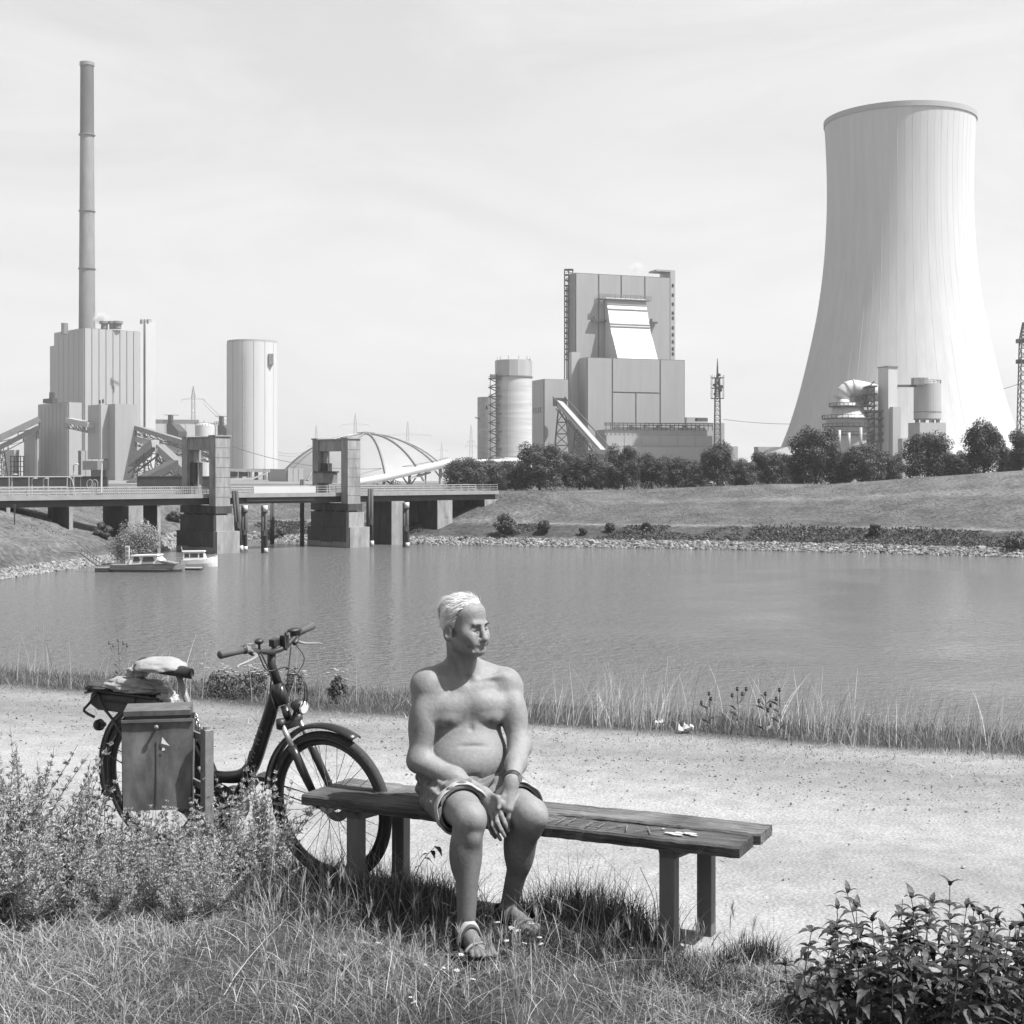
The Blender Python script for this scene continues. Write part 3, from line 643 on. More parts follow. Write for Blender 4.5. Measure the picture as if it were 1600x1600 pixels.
# portals and their piers
def portal(s, n):
    top = 6.9 if n == 1 else 6.95
    wl = 1.75
    def piece(nm, m, s0, s1, t0, t1, z0, z1):
        q = MB(); bbox(q, s + s0, s + s1, t0, t1, z0, z1); return q.build(nm, m, rt)
    piece('portal_leg', M_conc, 0, 2.3, -4.6, -2.95, -2.6, top)
    piece('portal_leg', M_conc, 0, 2.3, 2.95, 4.3, -2.6, top)
    piece('lintel', M_conc, .25, 2.05, -2.94, 2.94, top - 1.75, top - .12)
    piece('lintel_cap', M_conc, .1, 2.2, -2.94, 2.94, top - .11, top + .06)
    for t0, t1 in ((-4.75, -2.9), (2.9, 4.45)): piece('leg_cap', M_conc, -.12, 2.42, t0, t1, top + .01, top + .22)
    for k in range(6):
        z = -1.4 + k * 1.35
        piece('pour_joint', M_dconc, -.01, 2.31, -4.61, -4.57, z, z + .05)
    # guide rails and ladder inside the opening
    q = MB()
    for t in (1.7, 2.3, 2.75): q.beam(B3(s + 1.1, t, ZD), B3(s + 1.1, t, top - 1.9), .16)
    for k in range(7): q.beam(B3(s + 1.1, 1.7, ZD + .8 * k), B3(s + 1.1, 2.75, ZD + .8 * k), .1)
    q.build('guide_rails', M_lsteel, rt)
    piece('counterweight', M_dark, .5, 1.9, 1.9, 2.9, .3, 3.4)
    piece('pier_neck', M_dconc, -.15, 2.45, -4.9, 4.5, -3.6, -2.6)
    for t in (-4.2, -1.6, 1.4, 3.6): piece('bearing', M_conc, .2, 2.1, t, t + .5, -3.85, -3.6)
    piece('pier_shaft', M_dconc, -.2, 2.5, -4.5, 4.4, -6.1, -3.84)
    piece('pier_buttress', M_conc, -.25, 2.55, -5.2, -4.51, -6.1, -3.84)
    piece('pier_base', M_dconc, -.55, 2.9, -5.0, 4.8, -11.5, -6.1)
    piece('pier_base_corner', M_conc, -.6, 2.95, -6.0, -5.01, -11.5, -6.0)
    piece('tide_band', M_conc, -.58, 2.93, -5.03, 4.83, -8.95, -8.2)
    piece('niche', M_dark, -.62, -.5, -1.6, 1.6, -8.3, -7.5)
portal(-1.1, 1); portal(21.2, 2)
bbox(MB(), 20.4, 23.0, 0.4, 2.6, .4, 2.0).build('control_cabin', M_steel, rt)
bbox(MB(), 20.2, 23.2, 0.2, 2.8, 2.0, 2.2).build('cabin_roof', M_dconc, rt)
# land piers
for s, w, t0 in ((-29.5, .4, -2.6), (-21.5, .45, -3.0), (-13.5, 2.0, -3.5), (-8.5, .4, -2.0), (30.5, 2.4, -3.1), (40, 3.0, -2.7), (50, 3, -2.7)):
    q = MB(); bbox(q, s, s + w, t0, -t0, -10.5 if s < 32 else -9, ZD - 1.36); q.build('land_pier', M_dconc, rt)
    q = MB(); bbox(q, s - .02, s + w + .05, t0 - .15, t0 - .01, -10.5 if s < 32 else -9, ZD - 1.3); q.build('lit_pier_nose', M_conc, rt)  # paler slab: the lit near face of each pier put into its colour
bbox(MB(), 33.5, 53, 2.0, 2.6, -6, ZD - 1.36).build('abutment_wall', M_dconc, rt); bbox(MB(), 41.5, 42.3, -2.9, 2.5, -5, ZD - 1.36).build('abutment_rib', M_conc, rt)
# tall railing of the left approach and its street lights
q = MB()
for i in range(9): q.beam(B3(-40 + i * 2.6, 2.2, ZD), B3(-40 + i * 2.6, 2.2, ZD + 2.5), .1)
q.beam(B3(-40, 2.2, ZD + 2.5), B3(-19.2, 2.2, ZD + 2.5), .12); q.beam(B3(-40, 2.2, ZD + 1.2), B3(-19.2, 2.2, ZD + 1.2), .08); q.tube(spline([B3(-19.2, 2.2, ZD + 2.5), B3(-18.6, 2.2, ZD + 2.2), B3(-18.3, 2.2, ZD + 1.2), B3(-18.1, 2.2, ZD)], 10), .09, 6)
q.build('barrier', M_lsteel, rt)

def lamp(px, pyb, pyt, D, lab):
    p = P(px, pyb, D); t = P(px, pyt, D); r = root('street_lamp', lab, 'lamp', p, 'slim lamps along the bridge approach')
    MB().tube([p, t], .09, 6).build('pole', M_lsteel, r); MB().tube([t, t + (.35, -.1, .12)], .06, 6).build('arm', M_lsteel, r); MB().ell(t + (.5, -.12, .14), (.32, .16, .09), 8, 5).build('lamp_head', M_white, r)
lamp(18.5, 775, 743, 182, 'leftmost slim lamp on the bridge approach'); lamp(50, 776, 749, 186, 'short slim lamp, middle of three on the bridge approach'); lamp(68, 776, 749, 188, 'short slim lamp on the bridge approach, nearest the tall gate mast')
lamp(115, 774, 727, 190, 'slim white mast standing by the yellow barrier bend'.replace('yellow ', ''))
p = P(158, 779, 187); r = root('barrier_mast', 'white mast of the bridge barrier, before the dark tower base', 'mast', p); MB().tube([p, P(159, 724, 187)], (.14, .1), 8).build('pole', M_white, r); MB().box(p + (0, 0, .3), (.7, .5, .9)).build('base', M_steel, r); MB().beam(p + (.2, -.2, .5), p + (1.2, -.2, .1), .15).build('strut', M_lsteel, r)
p = P(112, 744, 300); r = root('sign', 'long white notice board on posts behind the bridge railing', 'sign', p); MB().beam(P(108, 743.5, 300), P(128.5, 743.5, 300), .15, .42).build('board', M_white, r); MB().beam(P(110, 744, 300.2), P(110, 770, 300.2), .12).beam(P(126, 744, 300.2), P(126, 770, 300.2), .12).build('post', M_steel, r)
p = P(143, 772, 200); r = root('bicycle_sculpture', 'tall thin wheel frame standing by the bridge barrier', 'frame', p)
q = MB()
for cx in (140.5, 148):
    c = P(cx, 757, 200); ang = np.linspace(0, 2 * np.pi, 17); q.tube(np.stack((c[0] + .45 * np.cos(ang), 0 * ang + c[1], c[2] + .7 * np.sin(ang)), 1), .05, 5, caps=False)
q.build('ring', M_lsteel, r); MB().beam(p + (.5, 0, 0), p + (.5, 0, 1.6), .1).beam(p + (-.2, 0, 0), p + (-.2, 0, 1.2), .1).build('post', M_lsteel, r)
p = P(22, 858, 168); r = root('marker_pole', 'thin dark pole standing in the bank grass by the first bridge pier', 'pole', p); MB().tube([p + (0, 0, -.5), P(23, 790, 168)], .09, 6).build('pole', M_dark, r); MB().box(P(23, 790, 168), (.25, .2, .3)).build('cap', M_dark, r)

# mooring piles
M_pile = mat('dark pile steel', 0.05, 0.7, 0.4, 0.6, scale2=3, var2=0.4, stretch=(1, 1, 0.2))
def pile(px, pxt, yt, yb, w, cap, foot, lab):
    D = (CZ - WZ) * F / (yb - HY); r = root('mooring_pile', lab, 'pile', P(px, yb, D), 'steel piles around the bridge piers'); s = D / F
    a, t = P(px, yb + 12, D), P(pxt, yt, D); L_ = t - a; f0 = 12 / (yb + 12 - yt)
    rr = w * s / 2
    q = MB()
    for k in (-.5, .5): q.tube([a + (k * rr, 0, 0), t + (k * rr, 0, 0)], rr * .62, 8)
    q.build('shaft', M_pile, r, smooth=True)
    MB().tube([a + L_ * .45 + (0, -.1, 0), a + L_ * .55 + (0, -.1, 0)], rr * 1.15, 8).build('collar', M_pile, r)
    if cap: MB().tube([t - L_ * .11 + (.35 * rr, -.06, 0), t + (.35 * rr, -.06, .02)], rr * .9, 10).build('cap', M_white, r, smooth=True)
    if foot: MB().tube([a + L_ * f0 + (.6 * rr, -.04, 0), a + L_ * (f0 + .09) + (.6 * rr, -.04, 0)], rr * .75, 10).build('foot_band', M_white, r, smooth=True)
pile(376, 367, 767, 862, 9, 0, 1, 'leaning dark pile beside the nearer lift tower')
pile(381, 382, 790, 861, 9, 1, 1, 'white capped pile standing close to the leaning dark pile')
pile(413, 413, 790, 864, 9, 1, 1, 'white capped pile standing alone between the two lift towers')
pile(425, 426, 784, 850, 6, 0, 0, 'thin plain dark pile just behind the lone white capped one')
pile(472, 472, 749, 853, 6, 0, 0, 'thin tall dark pile rising through the lift span railing')
pile(564, 564, 796, 854, 7, 0, 1, 'short dark pile right against the farther lift tower')
pile(579, 579, 764, 854, 8, 0, 1, 'tall dark pile next to the short one by the farther lift tower')
pile(634, 634, 785, 855, 9, 1, 1, 'white capped pile in front of the far land pier')

# boats
M_hull = mat('white boat paint', 0.8, 0.35, 0.05, 1.0); M_ghull = mat('grey boat paint', 0.28, 0.4, 0.1, 1.0)
def hull(L_, W_, H_, sheer, n=12):
    """closed hull shell, bow at +x"""
    V = []; 
    for i in range(n):
        u = i / (n - 1); x = -L_ / 2 + L_ * u; w = W_ / 2 * (1 - max(0, (u - .55) / .45) ** 2.2) * (0.86 + .14 * min(1, u * 5)); w = max(w, .03); top = H_ * (1 + sheer * max(0, u - .3) ** 2); bt = -.35 + .3 * max(0, (u - .75) / .25) ** 2
        V += [(x, -w, top), (x + .0, -w * .92, top * .45), (x, -w * .55, bt), (x, w * .55, bt), (x, w * .92, top * .45), (x, w, top)]
    Q = []
    for i in range(n - 1):
        for k in range(5): Q.append((i * 6 + k, (i + 1) * 6 + k, (i + 1) * 6 + k + 1, i * 6 + k + 1))
        Q.append((i * 6 + 5, (i + 1) * 6 + 5, (i + 1) * 6, i * 6))
    return V, Q, [list(range(6)), list(range(6 * n - 6, 6 * n))[::-1]]
def boat1():
    D = 155.5; p = P(232, 892, D); p[2] = WZ; r = root('motor_boat', 'long low grey cabin cruiser moored by the willow bush', 'boat', p, local=True)
    V, Q, N = hull(8.2, 1.9, .8, .2); MB().add(V, Q, N=N).build('hull', M_ghull, r, smooth=False)
    us = np.linspace(0, .97, 14); MB().tube([(-4.1 + 8.2 * u, -.97 * max(.95 * (1 - max(0, (u - .55) / .45) ** 2.2) * (.86 + .14 * min(1, u * 5)), .03), .30) for u in us], .09, 6).build('rubbing_strake', M_dark, r)
    MB().prism([(-1.9, -1.0, .86), (-1.65, -.9, 1.75), (1.1, -.85, 1.8), (2.0, -.9, .95)], (0, 1.9, 0)).build('cabin', M_hull, r)
    MB().prism([(-1.75, -1.02, 1.76), (-1.7, -1.02, 1.86), (1.3, -1.02, 1.95), (1.35, -1.02, 1.82)], (0, 2.1, 0)).build('cabin_roof', M_hull, r)
    for x0, x1 in ((-1.4, -.6), (-.35, 1.0)): MB().prism([(x0, -1.03, 1.2), (x0 + .08, -.94, 1.68), (x1 - .2, -.92, 1.7), (x1, -1.0, 1.22)], (0, .03, 0)).build('window', M_glass, r)
    MB().prism([(1.0, -1.04, .9), (1.2, -.98, 1.35), (2.2, -1.0, 1.2), (3.3, -.8, .98)], (0, 1.6, 0)).build('foredeck', M_ghull, r)
    q = MB(); q.beam((-2.2, -.5, .86), (-2.2, -.5, 2.9), .45, .12); q.build('aft_mast', M_hull, r)
    for k in range(3): MB().box((-2.2, -.58, 2.6 - .5 * k), (.3, .05, .3)).build('mast_plate', M_steel, r)
    q = MB(); rail(q, (2.0, -.95, 1.0), (3.9, -.3, 1.15), .5, 5, .03); q.build('bow_rail', M_lsteel, r)
    MB().box((-4.6, 0, .12), (1.0, 1.8, .12)).build('swim_platform', M_dark, r)
    r.rotation_euler = (0, 0, math.radians(-4))
boat1()
def boat2():
    D = 164; p = P(312, 886, D); p[2] = WZ; r = root('cabin_boat', 'small bright white cabin boat below the first lift tower', 'boat', p, local=True)
    V, Q, N = hull(4.1, 1.7, .8, 1.4); MB().add(V, Q, N=N).build('hull', M_hull, r)
    MB().prism([(-1.8, -.7, .8), (-1.8, -.66, 1.75), (.45, -.62, 1.75), (.8, -.7, .9)], (0, 1.4, 0)).build('cabin', M_hull, r)
    MB().prism([(-1.95, -.78, 1.76), (-1.95, -.78, 1.86), (.6, -.78, 1.88), (.65, -.78, 1.76)], (0, 1.55, 0)).build('cabin_roof', M_hull, r)
    for x0, x1 in ((-1.65, -1.1), (-1.0, -.1), (.05, .5)): MB().prism([(x0, -.73, 1.15), (x0, -.685, 1.6), (x1 - .05, -.665, 1.6), (x1, -.715, 1.15)], (0, .03, 0)).build('window', M_glass, r)
    MB().beam((-1.9, -.5, 1.8), (-2.05, -.5, 2.4), .05).build('flag_staff', M_hull, r)
    q = MB(); rail(q, (.9, -.7, .95), (2.0, -.2, 1.2), .3, 4, .03); q.build('bow_rail', M_lsteel, r)
    r.rotation_euler = (0, 0, math.radians(6))
boat2()
D = 158; p = P(278, 888, D); p[2] = WZ; r = root('jetty', 'floating jetty between the two moored boats', 'jetty', p)
for k in range(6): MB().box(p + (-1.6 + k * .75, .6, .25), (.7, 1.2, .1)).build('plank', M_lsteel, r)
MB().box(p + (.3, .6, .08), (4.6, 1.0, .22)).build('float', M_dark, r)
p = P(150, 880, 152); r = root('gangway', 'thin gangway sloping from the bank to the moored cruiser', 'gangway', p); q = MB(); q.beam(P(100, 862, 156), P(128, 864, 156), .5, .15); q.beam(P(128, 864, 156), P(155, 884, 154), .5, .15); rail(q, P(128, 864, 156), P(155, 884, 154), .8, 6, .06); q.build('walkway', M_steel, r)
p = P(152, 891, 154); p[2] = WZ; r = root('pontoon', 'low dark pontoon behind the stern of the grey cruiser', 'pontoon', p); MB().box(p + (1.2, 1.8, .15), (3.6, 1.4, .5)).build('float', M_dark, r); MB().box(p + (1.2, 1.8, .44), (3.6, 1.4, .07)).build('deck', M_steel, r)

# ------------------------------------------------------------------ right power station
R20 = math.radians(20)
c = P(975, HY, 790); rt = root('boiler_tower', 'tall boiler tower with white sloping duct and dark stair frame', 'power station', (c[0], c[1], GZ0))
K = block(rt, 'wall', M_joint, 889.5, 899, 1047, 426, None, 792, R20)
q = MB(); q.obox(K['C'] + K['a'] * 14 + K['b'] * (K['lb'] - .5), K['a'], K['b'], K['la'] - 15, 40, GZ0, K['z1'] - 1); q.build('rear_wall', M_grey, rt)
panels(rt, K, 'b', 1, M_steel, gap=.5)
ztop = K['z1']; e = [0, .238, .475, .725, 1.0]
zf = lambda y, D=792: zat(y, D)
hgt = K['z1'] - K['z0']; fr = lambda y: (zf(y) - K['z0']) / hgt
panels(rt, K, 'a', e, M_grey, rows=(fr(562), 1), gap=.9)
K2 = block(rt, 'stair_shaft', M_pale, 1046, 1047.5, 1055, 422, None, 813, R20, depth=14)
MB().obox(K2['C'] - K2['a'] * 9, K2['a'], K2['b'], 9, 10, K2['z1'] - 1, K2['z1']).build('roof_canopy', M_grey, rt)
for y in (446, 461, 475, 489, 497, 512, 523, 534, 545, 553):
    s0 = .28 * K2['la']; p = K2['C'] + K2['a'] * s0; q = MB(); q.obox(p - K2['b'] * .12, K2['a'], K2['b'], .42 * K2['la'], .12, zat(y + 2.5, 813), zat(y - 2.5, 813)); q.build('window', M_glass, rt)
# duct
A, Nn = K['a'], -K['b']
def on(u, out_, y, D=792): q = K['C'] + A * u * K['la'] + Nn * out_; return np.array((q[0], q[1], zf(y, D)))
u0, u1 = .30, .715
pts = [(1.0, 463), (2.5, 464), (9.5, 519), (10.2, 523), (11.5, 527), (18.5, 562), (1.0, 562)]
poly = [on(u0, o_, y) for o_, y in pts]; MB().prism(poly, (*(A * (u1 - u0) * K['la']), 0)).build('flue_duct', M_white, rt)
for o0, y in ((3.9, 474), (5.0, 482), (8.0, 506), (8.6, 510)):
    MB().beam(on(u0, o0 + .1, y), on(u1, o0 + .1, y), .5).build('duct_seam', M_lsteel, rt)
q = MB(); d0, d1 = on(.215, 3.2, 466), on(.755, 3.2, 466); q.beam(d0, d1, 4.0, .4); rail(q, on(.215, 5.0, 466), on(.755, 5.0, 466), 2.4, 10, .3); rail(q, on(.215, 1.4, 466), on(.755, 1.4, 466), 2.4, 10, .25); q.build('platform', M_steel, rt)
for ua, ub in ((.155, .30), (.76, .84)):
    q = MB(); q.beam(on(ua, 2, 500), on(ub, 2, 500), 2.5, 1.0); q.beam(on(ua + .02, 2, 500), on(ua + .02, 2, 494), 1.2); q.build('bracket', M_dark, rt)
# stair frame on the left side
c0 = P(886.5, HY, 800); q = MB()
w = 13 * 800 / F; zb, zt_ = zat(562, 800), zat(421, 800)
for dx in (0, w * .5, w):
    for dy in (0, 5): q.beam((c0[0] + dx - 1.5, c0[1] + dy, GZ0), (c0[0] + dx - 1.5, c0[1] + dy, zt_), .45)
nl = 17
for i in range(nl + 1):
    z = zb + (zt_ - zb) * i / nl; q.obox((c0[0] - 1.7, c0[1] - .5), (1, 0), (0, 1), w + .4, 6, z, z + .35)
    if i < nl:
        z2 = zb + (zt_ - zb) * (i + 1) / nl; x0, x1 = (c0[0] - 1.5, c0[0] + w - 1.5) if i % 2 else (c0[0] + w - 1.5, c0[0] - 1.5); q.beam((x0, c0[1] - .3, z), (x1, c0[1] - .3, z2), .7, .35)
        q.beam((c0[0] - 1.6, c0[1] - .5, z + 1.2), (c0[0] + w - 1.4, c0[1] - .5, z + 1.2), .22)
q.build('stair_frame', M_dark, rt)
c = P(990, HY, 775); rt = root('turbine_building', 'broad grey block with dark panel joints in front of the boiler tower', 'power station', (c[0], c[1], GZ0))
K = block(rt, 'wall', M_joint, 905, 917, 1070, 558, None, 774, R20)
H_ = K['z1'] - K['z0']; f2 = lambda y: (zat(y, 774) - K['z0']) / H_
sp = [0, .252, .74, 1.0]
panels(rt, K, 'a', [0, .252], M_grey, gap=.9); panels(rt, K, 'a', [.74, 1.0], M_grey, gap=.9)
panels(rt, K, 'a', [.252, .74], M_grey, rows=(f2(612), 1), gap=.9); panels(rt, K, 'a', [.252, .49, .74], M_grey, rows=(0, f2(612)), gap=.9)
panels(rt, K, 'b', 1, M_grey, gap=.5)
block(rt, 'slender_block', M_pale, 889, 893, 906, 550, None, 783, R20)
c = P(860, HY, 800); rt = root('side_wing', 'lower grey wing between concrete silo and boiler tower', 'industrial building', (c[0], c[1], GZ0))
K = block(rt, 'wall', M_joint, 832, 850, 888, 592, None, 768, R20); panels(rt, K, 'b', 1, M_grey, gap=.5); panels(rt, K, 'a', 1, M_grey, gap=.5)
for i in range(4):
    p = K['C'] + K['b'] * K['lb'] * (.2 + .2 * i); MB().obox(p - A * .5, A, K['b'], .2, 1.6, zat(645, 772), zat(636, 772)).build('window', M_glass, rt)
c = P(1020, HY, 740); rt = root('cooler_hall', 'long low pale hall with dark roof railing under the grey block', 'industrial building', (c[0], c[1], GZ0))
K = block(rt, 'wall', M_pale, 930, 947, 1113, 680, None, 740, math.radians(12)); K3 = block(rt, 'roof_storey', M_grey, 930, 945, 1105, 671, 679.8, 741, math.radians(12)); K4 = block(rt, 'front_wall', M_pale, 946, 955, 1112, 698, None, 733, math.radians(12))
panels(rt, K, 'a', 6, M_pale, lo=zat(697, 740), gap=.3)
q = MB(); zz = zat(665, 740)
for z in (zat(661, 740), zat(664, 740)): q.beam((*(K['C'] - K['a'] * 1), z), (*(K['C'] + K['a'] * K['la']), z), .5)
for i in range(26): p = K['C'] + K['a'] * K['la'] * i / 25; q.beam((*p, zat(672, 740)), (*p, zat(660, 740)), .35)
q.build('roof_railing', M_dark, rt)
for i in range(7):
    p = K3['C'] + K3['a'] * K3['la'] * (.1 + .13 * i); q = MB(); q.obox(p - (0, .3), K3['a'], K3['b'], 6, 5, zat(671, 740), zat(667, 740)); q.obox(p + K3['a'] * 1.5, K3['a'], K3['b'], 1.2, 4, zat(667, 740), zat(664, 740)); q.build('roof_fan', M_steel if i % 2 else M_lsteel, rt)
c = P(1100, HY, 810); rt = root('switch_building', 'grey block behind the radio mast', 'industrial building', (c[0], c[1], GZ0)); rt['label'] = 'dark grey flat block standing behind the radio mast'
block(rt, 'wall', M_grey, 1064, 1072, 1132, 660, None, 812, R20); block(rt, 'roof_house', M_grey, 1070, 1073, 1106, 652, 662, 815, R20); block(rt, 'roof_house', M_dconc, 1086, 1090, 1106, 653, 658, 808, R20)
c = P(1135, HY, 780); rt = root('low_building', 'low pale building at the foot of the radio mast', 'industrial building', (c[0], c[1], GZ0)); K = block(rt, 'wall', M_pale, 1100, 1104, 1153, 697, None, 780, R20); panels(rt, K, 'a', 4, M_pale, gap=.3)
c = P(1198, HY, 800); rt = root('low_building', 'low grey building half hidden by trees left of the cooling tower', 'industrial building', (c[0], c[1], GZ0)); K = block(rt, 'wall', M_grey, 1178, 1184, 1216, 698, None, 800, R20); panels(rt, K, 'a', 3, M_grey, gap=.3)
rt = conveyor('white tube conveyor descending from the grey wing on lattice trestles', P(873, 628, 760), P(942, 706, 725), 3.6, 5, M_pale); 
q = MB(); q.obox(P(866, HY, 758)[:2], (1, .1), (-.1, 1), 7, 6, zat(634, 760), zat(622, 760)); q.build('head_box', M_dark, rt)
for px, D in ((878, 758), (905, 745)):
    q = MB(); yt = 628 + (px - 873) / 69 * 78; p = P(px, yt + 8, D); lattice(q, (p[0], p[1], GZ0), p, 11, 4, 6, .45); q.build('trestle', M_dark, rt)
q = MB()
for t in (-3.2, 3.2): q.beam(P(873, 626, 760) + (t, -1, 2), P(942, 704, 725) + (t, -1, 2), .5)
q.build('railing', M_dark, rt)

# concrete silo pair
c = P(802.5, HY, 720); s = 720 / F; rt = root('concrete_silo', 'round concrete silo with faceted metal top and dark stair', 'silo', (c[0], c[1], GZ0)); R_ = 28.6 * s
M_silo = mat('banded concrete', 0.55, 0.85, 0.1, 0.3, scale2=0.6, var2=0.1, stretch=(.1, .1, 1.5))
M_silo2 = mat('bare concrete', 0.42, 0.85, 0.1, 0.3, scale2=0.6, var2=0.1, stretch=(.2, .2, 1.0))
MB().lathe([(R_, zat(714, 720)), (R_, zat(589, 720))], 40, (c[0], c[1], 0), capb=True, capt=True).build('shell', M_silo, rt, smooth=False)
MB().lathe([(R_ + .15, zat(588.8, 720)), (R_ + .15, zat(563.5, 720)), (.2, zat(560, 720))], 14, (c[0], c[1], 0), capb=True).build('metal_top', M_pale, rt)
MB().lathe([(R_ + .5, zat(590, 720)), (R_ + .5, zat(588.3, 720))], 40, (c[0], c[1], 0), capb=True, capt=True).build('ring', M_steel, rt)
q = MB()
for i in range(10): a = i / 10 * 6.283; p = np.array((c[0] + R_ * .9 * math.cos(a), c[1] + R_ * .9 * math.sin(a), zat(562, 720))); q.beam(p, p + (0, 0, 1.5), .2)
q.beam(P(822, 562, 715), P(829, 562, 715) , .3); q.build('roof_railing', M_steel, rt)
x0, y0 = P(771, HY, 714)[:2]; q = MB(); nl = 9; zb, zt_ = zat(716, 714), zat(592, 714)
for dx in (-1.6, 1.6):
    for dy in (-1.6, 1.6): q.beam((x0 + dx, y0 + dy, GZ0), (x0 + dx, y0 + dy, zt_ + 2.5), .3)
for i in range(nl + 1):
    z = zb + (zt_ - zb) * i / nl; q.obox((x0 - 2.6, y0 - 2.2), (1, 0), (0, 1), 5.6 + (1.2 if i % 2 else 0), 4.4, z, z + .3)
    q.beam((x0 - 2.6, y0 - 2.2, z + 1.1), (x0 + 3, y0 - 2.2, z + 1.1), .15)
    if i < nl: q.beam((x0 - 2.2, y0 - 2, z), (x0 + 2.4, y0 - 2, z + (zt_ - zb) / nl * .5), .5); q.beam((x0 + 2.4, y0 - 1, z + (zt_ - zb) / nl * .5), (x0 - 2.2, y0 - 1, z + (zt_ - zb) / nl), .5); q.beam((x0 + 2.5, y0, z + .3), (x0 + 5.2, y0 + 2, z + .3), 1.4, .25)
q.build('stair_tower', M_dark, rt)
MB().box(P(771, 589, 714), (3, 3, 2.4)).build('stair_cabin', M_steel, rt)
MB().lathe([(R_ + 1.2, zat(722, 720)), (R_ + 1.2, zat(716.5, 720))], 40, (c[0], c[1], 0), capb=True, capt=True).build('foot_ring', M_white, rt)
for i in range(10): a = i / 10 * 6.283; p = np.array((c[0] + R_ * .85 * math.cos(a), c[1] + R_ * .85 * math.sin(a))); MB().obox(p - (.8, .8), (1, 0), (0, 1), 1.6, 1.6, GZ0, zat(721.5, 720)).build('leg', M_conc, rt)
c = P(767, HY, 745); s = 745 / F; rt = root('concrete_silo', 'lower plain silo partly behind the dark stair tower', 'silo', (c[0], c[1], GZ0))
MB().lathe([(21 * s, GZ0), (21 * s, zat(621, 745)), (.2, zat(619, 745))], 32, (c[0], c[1], 0)).build('shell', M_silo2, rt, smooth=False)
q = MB(); q.beam(P(742, 652, 740), P(750, 655, 740), .5); q.build('bracket', M_dark, rt); MB().box(P(760.5, 637, 722), (.8, .8, 1.8)).build('vent_box', M_dark, rt)

# radio mast
c = P(1121, HY, 640); rt = root('radio_mast', 'lattice radio mast with antenna platforms beside the low pale hall', 'mast', (c[0], c[1], GZ0)); D = 640
q = MB(); lattice(q, (c[0], c[1], GZ0), (c[0], c[1], zat(620, D)), 3.2, 2.2, 18, .2); lattice(q, (c[0], c[1], zat(620, D)), (c[0], c[1], zat(590, D)), 2.0, 1.6, 8, .22); q.build('lattice', M_dark, rt)
MB().tube([(c[0], c[1], zat(590, D)), (c[0], c[1], zat(574, D)), (c[0], c[1], zat(560, D))], (.5, .4, .12), 8).build('spire', M_dark, rt)
for y in (591, 607, 623):
    q = MB(); zc_ = zat(y, D); q.lathe([(.8, zc_), (3.1, zc_)], 12, (c[0], c[1], 0)); q.lathe([(3.1, zc_), (3.1, zc_ + .25)], 12, (c[0], c[1], 0))
    for i in range(10): a = i / 10 * 6.283; q.beam((c[0] + 3.0 * math.cos(a), c[1] + 3.0 * math.sin(a), zc_), (c[0] + 3.0 * math.cos(a), c[1] + 3.0 * math.sin(a), zc_ + (4.4 if y > 600 else 1.4)), .13)
    q.build('platform', M_dark, rt)
for y, dx in ((602, -1.6), (604, 1.7), (610, 1.2), (616, -1.3), (586, .6), (598, .3)): MB().ell((c[0] + dx, c[1] - 1.4, zat(y, D)), (.75, .4, .75), 10, 6).build('dish', M_dark, rt)

# ------------------------------------------------------------------ cooling tower
D = 710; c = P(1405.5, HY, D); s = D / F
rt = root('cooling_tower', 'huge pale waisted cooling tower at the edge of the plant', 'cooling tower', (c[0], c[1], GZ0))
prf = [(735, 205), (705, 191), (690, 183.5), (650, 169), (600, 154.5), (550, 142.5), (500, 131.5), (450, 123.5), (400, 118), (350, 115), (310, 114), (270, 114.3), (230, 115.8), (206, 117.2), (188, 118.5)]
zy = [zat(y, D) for y, _ in prf]; ry = [r * s * .97 for _, r in prf]
zs = np.linspace(zat(703, D), zat(188, D), 46); rs = np.interp(zs, zy, ry)
ker = np.array([.25, .5, .25])
for _ in range(4): rs[1:-1] = np.convolve(rs, ker, 'valid')
MB().lathe(list(zip(rs, zs)), 96, (c[0], c[1], 0)).lathe(list(zip(rs - .6, zs))[::-1], 96, (c[0], c[1], 0)).build('shell', M_tower, rt, smooth=True)
MB().lathe([(rs[-1] + .02, zs[-1] - 2.3), (rs[-1] + .35, zs[-1] - 2.2), (rs[-1] + .35, zs[-1] + .35), (rs[-1] - 1.2, zs[-1] + .35), (rs[-1] - 1.2, zs[-1] - 2)], 96, (c[0], c[1], 0)).build('rim', M_rim, rt, smooth=False)
q = MB(); q.tube([(rs[i] - .05, 0, zs[i]) for i in range(0, 46)], .1, 4, up=(0, 1, 0)); rib = q.mesh('rib', M_tower, False, np.array((0, 0, GZ0)))
for k in range(64): o = link('rib', rib, rt); o.rotation_euler = (0, 0, k / 64 * 2 * math.pi)
q = MB()
for k in range(40):
    a0, a1, a2 = [(k + t) / 40 * 2 * math.pi for t in (0, .5, 1)]; rb, rt_ = rs[0] + 5, rs[0]
    for a in (a0, a2): q.beam((c[0] + rb * math.cos(a1), c[1] + rb * math.sin(a1), GZ0), (c[0] + rt_ * math.cos(a), c[1] + rt_ * math.sin(a), zs[0] + .5), 1.0)
q.build('support_columns', M_conc, rt, kind='stuff')
MB().lathe([(rs[0] + 16, GZ0), (rs[0] + 13, zat(712, D)), (rs[0] + 4, zat(699, D))], 72, (c[0], c[1], 0)).build('air_inlet_skirt', M_pale, rt, smooth=False)

